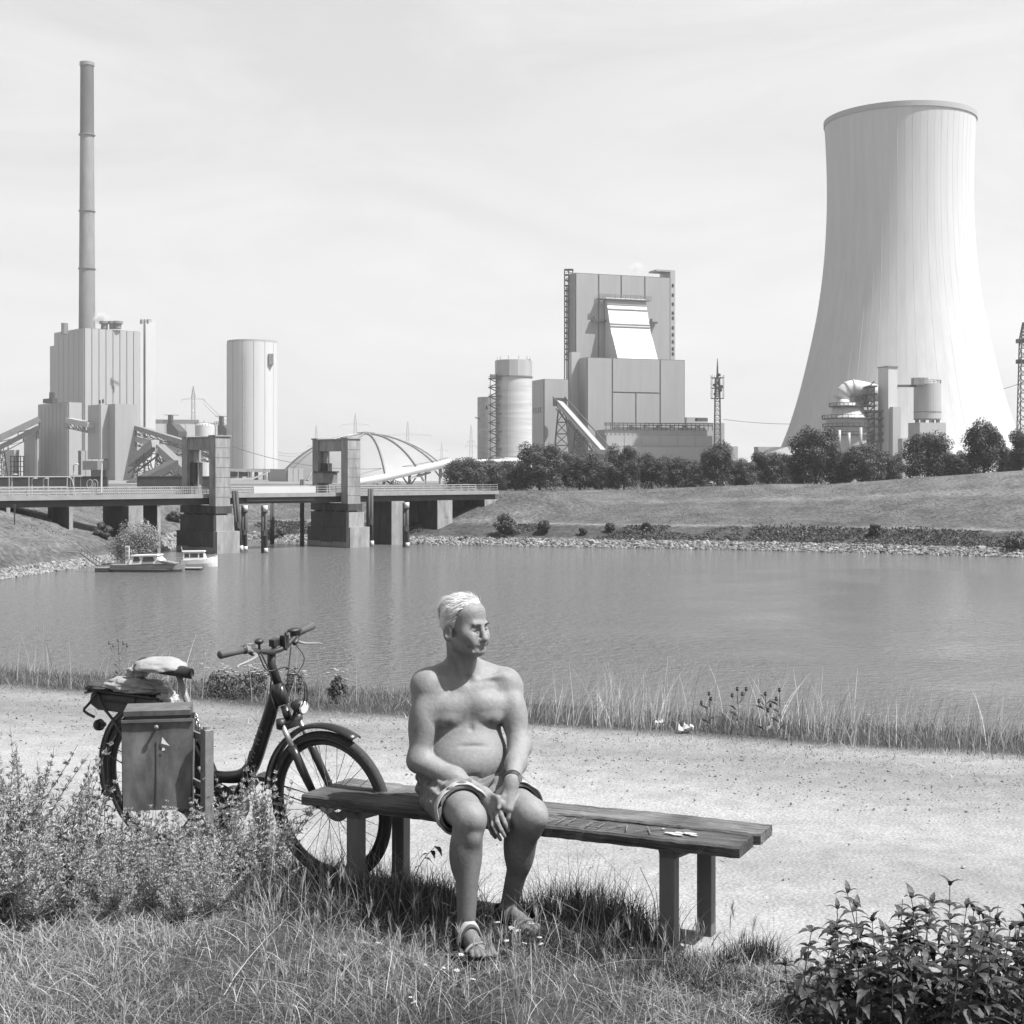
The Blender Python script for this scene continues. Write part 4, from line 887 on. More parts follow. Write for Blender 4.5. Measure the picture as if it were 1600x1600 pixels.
# flue gas scrubber in front of it
D = 600; s = D / F; c = P(1325, HY, D); rt = root('scrubber', 'round scrubber plant with fat white elbow pipe and dark gangways', 'industrial plant', (c[0], c[1], GZ0))
MB().lathe([(34 * s, GZ0), (34 * s, zat(655, D)), (27 * s, zat(646, D)), (24 * s, zat(638, D)), (17 * s, zat(630, D))], 28, (c[0], c[1], 0), capt=True).build('vessel', M_lsteel, rt, smooth=False)
MB().obox(P(1330, HY, D + 4)[:2], (1, 0), (0, 1), 44 * s, 12, GZ0, zat(640, D)).build('annex', M_steel, rt)
duct = np.array([P(1315, 640, D), P(1316, 632, D)] + [P(1335 - 19 * math.cos(t), 624 - 18 * math.sin(t), D + 1) for t in np.linspace(0, 1.7, 16)] + [P(1352, 609, D + 3), P(1374, 615, D + 6)])
MB().tube(duct, 12.5 * s, 24).build('elbow_pipe', M_white, rt, smooth=True)
for i in (3, 7, 11, 15):
    d = nrm(duct[i + 1] - duct[i]); MB().tube([duct[i] - d * .3, duct[i] + d * .3], 12.5 * s + .35, 24).build('pipe_flange', M_lsteel, rt)
for y, r_ in ((636, 27), (655, 38), (668, 37), (681, 36)):
    q = MB(); z = zat(y, D); q.lathe([(r_ * s - 1.8, z), (r_ * s + .6, z), (r_ * s + .6, z + .4), (r_ * s - 1.8, z + .4)], 28, (c[0], c[1], 0))
    for i in range(28): a = i / 28 * 6.283; p = np.array((c[0] + (r_ * s + .5) * math.cos(a), c[1] + (r_ * s + .5) * math.sin(a), z)); a2 = (i + 1) / 28 * 6.283; p2 = np.array((c[0] + (r_ * s + .5) * math.cos(a2), c[1] + (r_ * s + .5) * math.sin(a2), z)); q.beam(p, p + (0, 0, 1.6), .22); q.beam(p + (0, 0, 1.6), p2 + (0, 0, 1.6), .2)
    q.build('gangway', M_dark, rt)
q = MB()
for px in (1356, 1366, 1376, 1383):
    for dy in (-6, 2): q.beam(P(px, 705, D + dy), P(px, 604 if px < 1370 else 645, D + dy), .5)
for i, y in enumerate((690, 680, 668, 656, 645, 636, 628, 618, 606)):
    x1 = 1384 if y > 644 else 1371; q.obox(P(1354, HY, D - 7)[:2], (1, 0), (0, 1), (x1 - 1354) * s, 9, zat(y, D), zat(y, D) + .35); q.beam(P(1354, y - 3.5, D - 7), P(x1, y - 3.5, D - 7), .25)
    q.beam(P(1356, y, D - 6.5), P(1366, y - 10, D - 6.5), .5)
q.build('stair_frame', M_dark, rt)
MB().obox(P(1336, HY, D + 2)[:2], (1, 0), (0, 1), 22 * s, 8, zat(632, D), zat(612, D)).build('fan_house', M_steel, rt)
MB().tube([P(1337, 640, D - 4), P(1345, 633, D - 4), P(1352, 622, D - 4)], 2.2 * s, 8).tube([P(1350, 650, D - 6), P(1347, 660, D - 6), P(1350, 672, D - 6)], 2 * s, 8).build('pipe', M_dark, rt)
for px, yt in ((1311.5, 672), (1326.5, 676), (1345, 668)): MB().tube([P(px, 705, D - 16), P(px, yt, D - 16)], 2.3 * s, 10).build('stand_pipe', M_lsteel, rt, smooth=True)
c = P(1388, HY, 590); rt = root('slab_tower', 'slim pale slab tower between scrubber and round tank', 'industrial building', (c[0], c[1], GZ0)); K = block(rt, 'wall', M_white, 1372, 1388, 1402.5, 573.5, None, 590, R20); MB().obox(K['C'] - K['b'] * .4 - K['a'] * .2, K['a'], K['b'], K['la'] + .4, K['lb'] + .8, K['z1'], K['z1'] + .5).build('parapet', M_steel, rt)
MB().obox(K['C'] + K['a'] * .5 - K['b'] * 2.5, K['a'], K['b'], K['la'] - .7, 2.2, GZ0, zat(636, 590)).build('front_bay', M_pale, rt)
MB().beam(P(1402, 603, 592), P(1430, 603, 596), 1.6, 1.0).build('catwalk', M_dark, rt)
c = P(1449, HY, 600); rt = root('round_tank', 'round pale tank raised on a square block before the cooling tower', 'tank', (c[0], c[1], GZ0)); s = 600 / F
MB().lathe([(20.8 * s, zat(655, 600)), (20.8 * s, zat(600, 600)), (.2, zat(598, 600))], 32, (c[0], c[1], 0), capb=True).build('shell', M_pale, rt, smooth=False)
for y in (644, 655): MB().lathe([(21.2 * s, zat(y + .8, 600)), (21.2 * s, zat(y - .8, 600))], 32, (c[0], c[1], 0), capb=True, capt=True).build('ring', M_steel, rt)
q = MB()
for i in range(18): a = i / 18 * 6.283; p = np.array((c[0] + 20.3 * s * math.cos(a), c[1] + 20.3 * s * math.sin(a), zat(600, 600))); a2 = (i + 1) / 18 * 6.283; p2 = np.array((c[0] + 20.3 * s * math.cos(a2), c[1] + 20.3 * s * math.sin(a2), zat(600, 600))); q.beam(p, p + (0, 0, 1.5), .18); q.beam(p + (0, 0, 1.5), p2 + (0, 0, 1.5), .18)
q.build('roof_railing', M_steel, rt); MB().box(P(1434, 596, 595), (4.5, 4, 3.0)).build('roof_house', M_steel, rt); MB().box(P(1445, 595, 595), (2, 2, 2.6)).build('roof_house', M_lsteel, rt)
for i in range(8): a = i / 8 * 6.283; MB().beam((c[0] + 17 * s * math.cos(a), c[1] + 17 * s * math.sin(a), zat(661, 600)), (c[0] + 17 * s * math.cos(a), c[1] + 17 * s * math.sin(a), zat(655, 600)), 1.0).build('leg', M_conc, rt)
K = block(rt, 'base_block', M_pale, 1419, 1437, 1478, 660, None, 588, R20); block(rt, 'low_block', M_grey, 1403, 1410, 1484, 685, None, 575, R20)

# lattice tower at the frame edge
D = 560; c = P(1599, HY, D); rt = root('lattice_tower', 'slim lattice tower rising behind the last tree by the cooling tower', 'mast', (c[0], c[1], GZ0)); q = MB(); lattice(q, (c[0], c[1], GZ0), (c[0], c[1], zat(530, D)), 4.6, 2.4, 16, .22); lattice(q, (c[0], c[1], zat(530, D)), (c[0], c[1], zat(504, D)), 2.4, .4, 5, .2); q.build('lattice', M_dark, rt)
for y in (533, 565): MB().box((c[0] - 1.2, c[1], zat(y, D)), (3, 2, 1.6)).build('platform', M_dark, rt)

# power pylons far behind
def pylon(px, D, yt, w, lab, arms):
    c = P(px, HY, D); r = root('pylon', lab, 'pylon', (c[0], c[1], GZ0), 'power pylons beyond the plant'); q = MB(); s = D / F
    yb = 735; lattice(q, (c[0], c[1], GZ0), (c[0], c[1], zat(yt + 12, D)), w * 1.5 * s / 2.2, w * .35 * s, 9, .022 * w * s); lattice(q, (c[0], c[1], zat(yt + 12, D)), (c[0], c[1], zat(yt, D)), w * .33 * s, w * .03 * s, 3, .022 * w * s); q.build('lattice', M_steel, r)
    for y, hw in arms:
        q = MB()
        for d in (-1, 1): q.beam((c[0], c[1], zat(y - 3, D)), (c[0] + d * hw * s, c[1], zat(y, D)), .026 * w * s); q.beam((c[0], c[1], zat(y, D)), (c[0] + d * hw * s, c[1], zat(y, D)), .026 * w * s); q.beam((c[0] + d * hw * s, c[1], zat(y, D)), (c[0] + d * hw * s, c[1], zat(y + 4, D)), .03 * w * s)
        q.build('cross_arm', M_steel, r)
    return c
pylon(302, 1100, 603, 12, 'nearest pylon, standing over the white round tank', ((624, 18), (618, 3)))
pylon(555, 1900, 645, 9, 'wide armed faint pylon above the dome', ((664, 22),))
pylon(637, 2000, 658, 9, 'faint pylon just right of the dome top', ((680, 36),)); 
pylon(494, 2000, 664, 8, 'faint pylon behind the top of the far lift portal', ((697, 14),))
pylon(736, 1500, 664, 9, 'faint pylon standing left of the silo pair', ((697, 9), (690, 6)))
pylon(690, 2300, 690, 7, 'smallest faint pylon beside the treetops', ((704, 10),))
def wire(a, b, sag, r, lab, m=M_dark):
    t = np.linspace(0, 1, 24)[:, None]; p = np.array(a) * (1 - t) + np.array(b) * t; p[:, 2] -= sag * 4 * t[:, 0] * (1 - t[:, 0])
    tag(MB().tube(p, r, 4).build('power_line', m), lab, 'cable', 'power lines')
for k, (dz, lab) in enumerate(((0, 'upper power line sagging away behind the tall silo'), (-3, 'lower power line sagging away behind the tall silo'))): wire(P(318, 625, 1100) + (0, 0, dz), P(494, 697, 2000) + (0, 0, dz), 24, .18, lab)
wire(P(336, 688, 640), P(700, 715, 700), 9, .12, 'cable sagging from the near lift portal past the silo')
wire(P(1130, 655, 900), P(1700, 560, 700), 14, .14, 'power line passing behind the cooling tower')

def steam(px, py, w, D, lab, dens, seed):
    c = P(px, py, D); s = w / 2 * D / F; q = MB(); q.ell((0, 0, 0), (1, 1, 1), 20, 14); me = q.mesh('steam', None, True) if False else make_mesh('steam', np.concatenate(q.V), [np.concatenate(q.Q)], None, True)
    m = bpy.data.materials.new('steam ' + str(seed)); m.use_nodes = True; n = m.node_tree; lk = n.links.new; n.nodes.remove(n.nodes['Principled BSDF'])
    pv = n.nodes.new('ShaderNodeVolumePrincipled'); pv.inputs['Color'].default_value = (1, 1, 1, 1); t = n.nodes.new('ShaderNodeTexCoord'); no = n.nodes.new('ShaderNodeTexNoise'); no.inputs['Scale'].default_value = 1.8; no.inputs['Detail'].default_value = 3; lk(t.outputs['Object'], no.inputs['Vector'])
    ln = n.nodes.new('ShaderNodeVectorMath'); ln.operation = 'LENGTH'; lk(t.outputs['Object'], ln.inputs[0]); su = n.nodes.new('ShaderNodeMath'); su.operation = 'MULTIPLY_ADD'; su.inputs[1].default_value = -.75; lk(ln.outputs['Value'], su.inputs[0]); lk(no.outputs['Fac'], su.inputs[2])
    mr_ = n.nodes.new('ShaderNodeMapRange'); mr_.inputs[1].default_value = -.05; mr_.inputs[2].default_value = .3; mr_.inputs[3].default_value = 0; mr_.inputs[4].default_value = dens; lk(su.outputs[0], mr_.inputs[0]); lk(mr_.outputs[0], pv.inputs['Density']); lk(pv.outputs[0], n.nodes['Material Output'].inputs['Volume'])
    me.materials.append(m); o = link('steam', me, None, c); o.scale = (s, s, s * .8); tag(o, lab, None, None, 'stuff')
steam(157, 497, 34, 925, 'small white steam puff at the chimney foot above the boiler house', .25, 1); steam(995, 418, 34, 830, 'faint white steam puff above the boiler tower roof', .12, 2)
# ------------------------------------------------------------------ bench
BO = np.array((-0.918, 6.12)); SEATZ = 0.45
def Bn(s, t, z=0.0): p = BO + BE * s + BN * t; return np.array((p[0], p[1], z))
def wood(name, base, angle, var=0.35):
    m = mat(name, base, 0.8, var, 3.0, 0.0, spec=0.2); n = m.node_tree; lk = n.links.new; p = n.nodes['Principled BSDF']
    g = n.nodes.new('ShaderNodeNewGeometry'); vr = n.nodes.new('ShaderNodeVectorRotate'); vr.rotation_type = 'Z_AXIS'; vr.inputs['Angle'].default_value = -angle
    mpn = n.nodes.new('ShaderNodeMapping'); mpn.inputs['Scale'].default_value = (1.3, 34, 34); lk(g.outputs['Position'], vr.inputs['Vector']); lk(vr.outputs['Vector'], mpn.inputs['Vector'])
    q = n.nodes.new('ShaderNodeTexNoise'); q.inputs['Scale'].default_value = 2.2; q.inputs['Detail'].default_value = 7; q.inputs['Roughness'].default_value = 0.7; q.inputs['Distortion'].default_value = 0.6; lk(mpn.outputs['Vector'], q.inputs['Vector'])
    q2 = n.nodes.new('ShaderNodeTexNoise'); q2.inputs['Scale'].default_value = 5; q2.inputs['Detail'].default_value = 4; lk(g.outputs['Position'], q2.inputs['Vector'])
    r1 = n.nodes.new('ShaderNodeMapRange'); r1.inputs[1].default_value = .3; r1.inputs[2].default_value = .72; r1.inputs[3].default_value = base * .22; r1.inputs[4].default_value = base * 1.9; lk(q.outputs['Fac'], r1.inputs[0])
    r2 = n.nodes.new('ShaderNodeMapRange'); r2.inputs[1].default_value = .3; r2.inputs[2].default_value = .7; r2.inputs[3].default_value = .55; r2.inputs[4].default_value = 1.35; lk(q2.outputs['Fac'], r2.inputs[0])
    mu = n.nodes.new('ShaderNodeMath'); mu.operation = 'MULTIPLY'; lk(r1.outputs[0], mu.inputs[0]); lk(r2.outputs[0], mu.inputs[1]); lk(mu.outputs[0], p.inputs['Base Color'])
    bn = n.nodes.new('ShaderNodeBump'); bn.inputs['Strength'].default_value = 1.0; bn.inputs['Distance'].default_value = .012; lk(q.outputs['Fac'], bn.inputs['Height']); lk(bn.outputs['Normal'], p.inputs['Normal'])
    return m
BANG = math.atan2(BE[1], BE[0])
M_wood = wood('weathered plank', 0.064, BANG); M_wood2 = wood('bleached plank', 0.115, BANG)
M_post = mat('grey painted post', 0.13, 0.6, 0.2, 6.0, 0.15, 40, scale2=30, var2=.12, stretch=(1, 1, .3))
M_scr = mat('scratched wood', 0.17, 0.8, 0.3, 40.0)
rt = root('park_bench', 'long backless bench of two weathered planks with the man on it', 'bench', Bn(.98, .19))
def plank(t0, t1, s0, s1, m, seed):
    r = np.random.default_rng(seed); n = 60; ss_ = np.linspace(s0, s1, n); V = []; h = .043; ch = .006
    for s_ in ss_:
        e0 = t0 + .004 * math.sin(s_ * 9 + seed) + r.normal(0, .0022); e1 = t1 + .004 * math.sin(s_ * 7 + 2 * seed) + r.normal(0, .0022); dz = .004 * math.sin(s_ * 3.1 + seed) + r.normal(0, .0011)
        z = SEATZ + dz
        for t, zz in ((e0, z - h), (e0, z - ch * 1.4), (e0 + ch, z), ((e0 + e1) / 2, z + .001), (e1 - ch, z), (e1, z - ch), (e1, z - h)): V.append(Bn(s_, t, zz))
    k = 7; Q = [(i * k + a, (i + 1) * k + a, (i + 1) * k + (a + 1) % k, i * k + (a + 1) % k) for i in range(n - 1) for a in range(k)]
    return MB().add(V, Q=Q, N=[list(range(k))[::-1], list(range(n * k - k, n * k))])
plank(0, .180, 0, 1.965, M_wood, 1).build('plank', M_wood, rt); plank(.209, .388, .003, 1.985, M_wood2, 2).build('plank', M_wood2, rt)
def leg(s, t, w=.062):
    q = MB(); q.obox(Bn(s, t)[:2] - BE * w / 2, BE, BN, w, w, -.15, SEATZ - .047); o = q.build('leg', M_post, rt, bevel=.004); return o
for s in (.235, 1.66):
    leg(s, .045); leg(s + .06, .325)
    q = MB(); q.prism([Bn(s - .026, .05, .402 - .045), Bn(s + .034, .34, .402 - .045), Bn(s + .034, .37, .402), Bn(s - .026, .02, .402)], np.array((*BE, 0)) * .05); q.build('cross_beam', M_post, rt)
    q = MB(); q.prism([Bn(s + .032, .05, .401), Bn(s + .075, .05, .401), Bn(s + .032, .05, .36)], np.array((*BN, 0)) * .05); q.build('bracket', M_post, rt)
# carved and chalked letters on the front plank, pale patch near its end
q = MB(); zz = SEATZ + .0065
def stroke(s0, t0, s1, t1, w=.0042, z=zz): q.beam(Bn(s0, t0, z), Bn(s1, t1, z), w, .0025)
for x, segs in ((1.16, ((0, .03, .03, .13), (.045, .03, .045, .12), (.045, .12, .075, .13))), (1.245, ((0, .03, 0, .13), (0, .13, .06, .13), (0, .08, .05, .08), (0, .03, .06, .03))), (1.33, ((0, .03, .05, .03), (0, .03, 0, .1), (0, .1, .05, .1), (.05, .1, .05, .03))), (1.42, ((0, .03, .05, .12), (.05, .12, .08, .03), (.02, .07, .07, .07))), (1.53, ((0, .04, .09, .13), (.02, .13, .07, .03)))):
    for a, b_, c_, d_ in segs: stroke(x + a, b_, x + c_, d_)
q.build('carved_letters', M_scr, rt)
q = MB(); r = np.random.default_rng(4)
for (s_, t_, a_, b_) in ((1.665, .07, .022, .012), (1.70, .085, .02, .014), (1.735, .095, .03, .013), (1.70, .055, .024, .010), (1.62, .12, .008, .006), (1.76, .075, .018, .008)):
    ang = np.linspace(0, 2 * np.pi, 11)[:-1]; rr = r.uniform(.75, 1.2, 10); V = [Bn(s_ + a_ * c_ * math.cos(g_), t_ + b_ * c_ * math.sin(g_), zz + .0012) for g_, c_ in zip(ang, rr)]; q.add(V, N=[list(range(10))])
q.build('dropping_stain', mat('chalky dropping', .5, .9, .2, 40), rt)

# ------------------------------------------------------------------ litter bin on its post
M_bin = mat('dull zinc sheet', 0.17, 0.5, 0.4, 7.0, 0.1, 16, metal=0.3, scale2=30, var2=0.22, stretch=(1, 1, .5), spec=0.4)
M_galv = mat('galvanised post', 0.26, 0.5, 0.2, 9.0, metal=0.3, scale2=50, var2=.15)
D = 6.2; c = P(244, 1390, D); c[2] = 0; rt = root('litter_bin', 'dented grey sheet metal litter bin hung on a square post beside the bicycle', 'bin', c)
an = math.radians(10); ba = np.array((math.cos(an), math.sin(an))); bb_ = np.array((-math.sin(an), math.cos(an)))
pl = P(191, HY, D)[:2]; wB = .30; zb, zt_ = zat(1268, D), zat(1128, D)
def bp(u, v, z): p = pl + ba * u + bb_ * v; return np.array((p[0], p[1], z))
q = MB(); V = []; nz, nu = 14, 16
for i in range(nz):
    z = zb + (zt_ - zb) * i / (nz - 1)
    for j in range(nu):
        u = wB * j / (nu - 1); dent = .004 * math.sin(u * 21) * math.sin(z * 14) + (.006 if i == nz - 1 else 0); V.append(bp(u + .008 * (i / nz - .5) * (1 if j > nu / 2 else -1), -dent, z))
Q = [(i * nu + j, i * nu + j + 1, (i + 1) * nu + j + 1, (i + 1) * nu + j) for i in range(nz - 1) for j in range(nu - 1)]
q.add(V, Q=Q); q.build('front_sheet', M_bin, rt, smooth=True)
q = MB(); q.add([bp(0, .002, zb), bp(wB, .002, zb), bp(wB, .2, zb), bp(0, .2, zb), bp(-.004, .002, zt_), bp(wB + .004, .002, zt_), bp(wB + .004, .2, zt_), bp(-.004, .2, zt_)], Q=[(0, 3, 7, 4), (1, 5, 6, 2), (3, 2, 6, 7), (0, 1, 2, 3)]); q.build('body', M_bin, rt)
q = MB(); q.prism([bp(.006, -.006, zt_ + .024), bp(.006, -.008, zt_ + .046), bp(.006, .19, zt_ + .05), bp(.006, .2, zt_ + .004)], (*(ba * (wB - .012)), 0)); q.build('lid', M_bin, rt)
q = MB(); q.beam(bp(.012, .004, zt_ + .014), bp(wB - .012, .004, zt_ + .014), .006, .022); q.build('lid_slot_shade', M_dark, rt)  # dark bar stands in for the shaded opening under the lid
q = MB(); q.beam(bp(-.004, -.008, zt_ + .002), bp(wB + .004, -.008, zt_ + .002), .01, .012); q.build('rim', M_bin, rt)
q = MB(); q.tube([bp(.148, -.004, zt_ - .025), bp(.148, -.03, zt_ - .023)], (.006, .006), 10).ell(bp(.148, -.034, zt_ - .023), (.011, .008, .011), 12, 8); q.build('knob', M_galv, rt, smooth=True)
q = MB(); q.beam(bp(.145, -.0035, zb + .02), bp(.145, -.0035, zt_ - .09), .0035, .002); q.build('seam', M_dark, rt)
q = MB(); z0 = zat(1163, D); q.add([bp(.168, -.009, z0), bp(.205, -.009, z0 - .012), bp(.19, -.009, z0 + .004), bp(.172, -.009, z0 + .028)], N=[[0, 1, 2, 3]]).add([bp(.17, -.009, z0 - .033), bp(.185, -.009, z0 - .03), bp(.18, -.009, z0 - .02), bp(.172, -.009, z0 - .02)], N=[[0, 1, 2, 3]]); q.build('torn_sticker', M_hull, rt)
pz = zat(1140, D); p0 = P(314.5, HY, D - .02)[:2]; q = MB(); pa = np.array((math.cos(math.radians(38)), math.sin(math.radians(38)))); pb_ = np.array((-pa[1], pa[0])); q.obox(p0 + np.array((.017, 0)), pa, pb_, .042, .05, -.2, pz); q.build('post', M_galv, rt, bevel=.003)
q = MB(); q.tube([(*(p0 + np.array((.017, .03))), pz - .001), (*(p0 + np.array((.017, .03))), pz + .012)], .017, 10); q.build('post_cap', M_galv, rt)
for zz_b in (zb + .1, zt_ - .08): MB().beam(bp(wB, .1, zz_b), (*(p0 + np.array((.02, .03))), zz_b), .012, .03).build('bracket', M_galv, rt)

# ------------------------------------------------------------------ electric bicycle, built in its own frame: x forward, y to its far side, z up
M_frame = mat('black frame paint', 0.022, 0.35, 0.2, 3.0, spec=0.6); M_rubber = mat('tyre rubber', 0.045, 0.85, 0.25, 60.0, 0.3, 120); M_blackp = mat('black plastic', 0.03, 0.5, 0.2, 12.0)
M_alu = mat('brushed aluminium', 0.5, 0.35, 0.1, 10.0, metal=0.7); M_grip = mat('grey rubber grip', 0.09, 0.75, 0.15, 30.0); M_chrome = mat('bright steel', 0.55, 0.22, 0.05, 5.0, metal=0.9)
M_wall = mat('tyre side wall', 0.16, 0.7, 0.2, 30.0)
HA = math.atan2(-.6, .946)
bk = root('electric_bicycle', 'black step-through electric bicycle parked behind litter bin and bench', 'bicycle', (-1.755, 7.0, 0), local=True)
bk.rotation_euler = (math.radians(4.5), 0, HA)
def wheel(x, name='wheel'):
    r = .345; ang = np.linspace(0, 2 * np.pi, 73)[:-1]
    def ring(R, a, b, seg=12):
        V = []; ph = np.linspace(0, 2 * np.pi, seg, endpoint=False)
        for g in ang: V += [(x + (R + a * math.cos(t)) * math.cos(g), b * math.sin(t), r + (R + a * math.cos(t)) * math.sin(g)) for t in ph]
        n = len(ang); Q = [(i * seg + j, ((i + 1) % n) * seg + j, ((i + 1) % n) * seg + (j + 1) % seg, i * seg + (j + 1) % seg) for i in range(n) for j in range(seg)]
        return V, Q
    e = MB(); e.add(*ring(.322, .023, .022)); tyre = e.build('wheel', M_rubber, bk, smooth=True)
    q = MB(); q.add(*ring(.316, .006, .0225, 8)); q.build('reflex_stripe', M_wall, tyre, smooth=True)
    q = MB(); q.add(*ring(.292, .012, .013, 8)); q.build('rim', M_blackp, tyre, smooth=True)
    for k in range(32):
        g = k / 32 * 2 * math.pi; side = 1 if k % 2 else -1; h = g + (.55 if k % 4 < 2 else -.55)
        q = MB(); q.tube([(x + .024 * math.cos(h), side * .028, r + .024 * math.sin(h)), (x + .283 * math.cos(g), side * .003, r + .283 * math.sin(g))], .0014, 4, caps=False); q.build('spoke', M_steel, tyre)
    q = MB(); q.tube([(x, -.055, r), (x, -.032, r), (x, -.03, r), (x, .03, r), (x, .032, r), (x, .055, r)], (.012, .012, .028, .028, .012, .012), 14); q.build('hub', M_alu, tyre, smooth=False)
    return tyre
wr = wheel(0.0); wf = wheel(1.12)
q = MB(); q.lathe([(.04, -.002), (.082, -.002), (.082, .002), (.04, .002)], 28); q.xform(Matrix.Translation((1.12, .04, .345)) @ Matrix.Rotation(math.pi / 2, 4, 'X')); q.build('brake_disc', M_steel, wf)
def fender(x, a0, a1, w=.03):
    q = MB(); n = 26; V = []
    for g in np.linspace(math.radians(a0), math.radians(a1), n):
        for yy, rr in ((-w, .362), (-w * .8, .374), (0, .38), (w * .8, .374), (w, .362)): V.append((x + rr * math.cos(g), yy, .345 + rr * math.sin(g)))
    V2 = [(vx, vy, vz) for vx, vy, vz in V]; Q = [(i * 5 + j, (i + 1) * 5 + j, (i + 1) * 5 + j + 1, i * 5 + j + 1) for i in range(n - 1) for j in range(4)]; q.add(V2, Q=Q)
    o = q.build('mudguard', M_frame, bk, smooth=True); sl = o.modifiers.new('thick', 'SOLIDIFY'); sl.thickness = .003; return o
fender(0, 20, 205); fender(1.12, 62, 175)
for s_ in (-.034, .034):
    MB().tube([(0, s_ * 1.4, .345), (-.36, s_, .345 + .12)], .003, 6).build('mudguard_stay', M_frame, bk)
    MB().tube([(1.12, s_ * 1.5, .345), (.755, s_, .40)], .003, 6).build('mudguard_stay', M_frame, bk)
# frame
fp = spline([(.838, 0, .87), (.80, 0, .77), (.735, 0, .63), (.665, 0, .49), (.60, 0, .43), (.5, 0, .405), (.385, 0, .40)], 44)
q = MB(); q.tube(fp, np.interp(np.linspace(0, 1, len(fp)), [0, .15, .6, .75, 1], [.028, .034, .038, .031, .028]), 14, squash=.72, up=(0, 1, 0)); fr_o = q.build('frame', M_frame, bk, smooth=True)
q = MB(); q.tube(spline([(.68, 0, .54), (.63, 0, .43), (.565, 0, .33), (.54, 0, .29)], 14), .032, 12, squash=.75, up=(0, 1, 0)); q.build('down_tube', M_frame, fr_o, smooth=True)
q = MB(); q.tube([(.47, 0, .26), (.40, 0, .42), (.29, 0, .66)], (.022, .021, .02), 12); q.build('seat_tube', M_frame, fr_o, smooth=True)
for s_ in (-1, 1):
    MB().tube([(.45, s_ * .03, .29), (.2, s_ * .05, .315), (0, s_ * .06, .345)], (.014, .012, .011), 8).build('chain_stay', M_frame, fr_o, smooth=True)
    MB().tube([(.30, s_ * .022, .62), (.12, s_ * .05, .46), (0, s_ * .06, .355)], .011, 8).build('seat_stay', M_frame, fr_o, smooth=True)
MB().tube([(.845, 0, .885), (.858, 0, .84), (.875, 0, .79)], (.026, .03, .027), 14).build('head_tube', M_frame, fr_o, smooth=True)
# flat letter strokes on the down tube (the marks are too worn to read)
q = MB(); r = np.random.default_rng(2)
for i in range(7):
    t = .30 + i * .035; p = fp[int(t * len(fp))]; d = nrm(fp[int(t * len(fp)) + 1] - p); nn = np.cross(d, (0, 1, 0)); c0 = p + (0, -.034, 0); q.beam(c0 - nn * .02, c0 + nn * .014 + d * .01, .004, .0015); q.beam(c0 + nn * .014 + d * .01, c0 - nn * .012 + d * .017, .003, .0015)
q.build('worn_marking', M_steel, fr_o)
# motor, cranks, chain guard
q = MB(); q.tube([(.50, -.045, .27), (.50, .045, .27)], (.085, .085), 20); q.tube([(.50, -.055, .27), (.50, -.045, .27)], .06, 18); q.build('motor', M_blackp, bk, smooth=False)
q = MB(); q.tube([(.50, -.075, .27), (.50, -.058, .27)], .012, 10); q.beam((.50, -.075, .27), (.38, -.08, .155), .012, .022); q.build('crank', M_alu, bk)
q = MB(); q.beam((.50, .07, .27), (.62, .075, .385), .012, .022); q.build('crank', M_alu, bk)
for x, y, z in ((.375, -.125, .15), (.625, .12, .39)): MB().box((x, y, z), (.085, .08, .022)).build('pedal', M_blackp, bk)
q = MB(); q.tube([(.50, -.052, .345), (.25, -.056, .385), (.0, -.058, .395), (-.05, -.058, .345), (0, -.058, .30), (.25, -.056, .225), (.48, -.054, .195)], .016, 8); q.build('chain_guard', M_blackp, bk, smooth=True)
q = MB(); q.lathe([(.0, -.002), (.12, -.002), (.12, .002), (0, .002)], 28); q.xform(Matrix.Translation((.5, -.058, .27)) @ Matrix.Rotation(math.pi / 2, 4, 'X')); q.build('chain_ring', M_blackp, bk)
q = MB(); q.tube(spline([(.38, -.07, .46), (.42, -.075, .40), (.44, -.075, .33)], 8), .008, 8); q.build('chain_cable', M_alu, bk, smooth=True)
MB().tube([(.02, .07, .31), (.06, .16, .13), (.10, .2, .02)], .009, 8).build('kickstand', M_frame, bk)
# seat post and saddle
MB().tube([(.285, 0, .66), (.262, 0, .73), (.205, 0, .88)], (.018, .0165, .0145), 12).build('seat_post', M_steel, bk, smooth=True)
MB().tube([(.292, 0, .655), (.285, 0, .675)], .024, 12).build('seat_clamp', M_blackp, bk)
def saddle():
    xs = np.linspace(-.045, .30, 16); V = []; k = 12
    for x in xs:
        u = (x + .045) / .345; w = .085 * (1 - u) ** 1.3 + .021 * min(1, (1.03 - u) * 9) + .012 * math.sin(u * math.pi); w = max(w * min(1, .35 + u * 5), .012); zc_ = .905 - .018 * u + .012 * (1 - u)
        for t in np.linspace(0, 2 * np.pi, k, endpoint=False): V.append((x, w * math.cos(t), zc_ + (.028 if math.sin(t) > 0 else .026) * math.sin(t)))
    n = len(xs); Q = [(i * k + j, i * k + (j + 1) % k, (i + 1) * k + (j + 1) % k, (i + 1) * k + j) for i in range(n - 1) for j in range(k)]
    return MB().add(V, Q=Q, N=[list(range(k)), list(range(n * k - k, n * k))[::-1]])
saddle().build('saddle', M_blackp, bk, smooth=True)
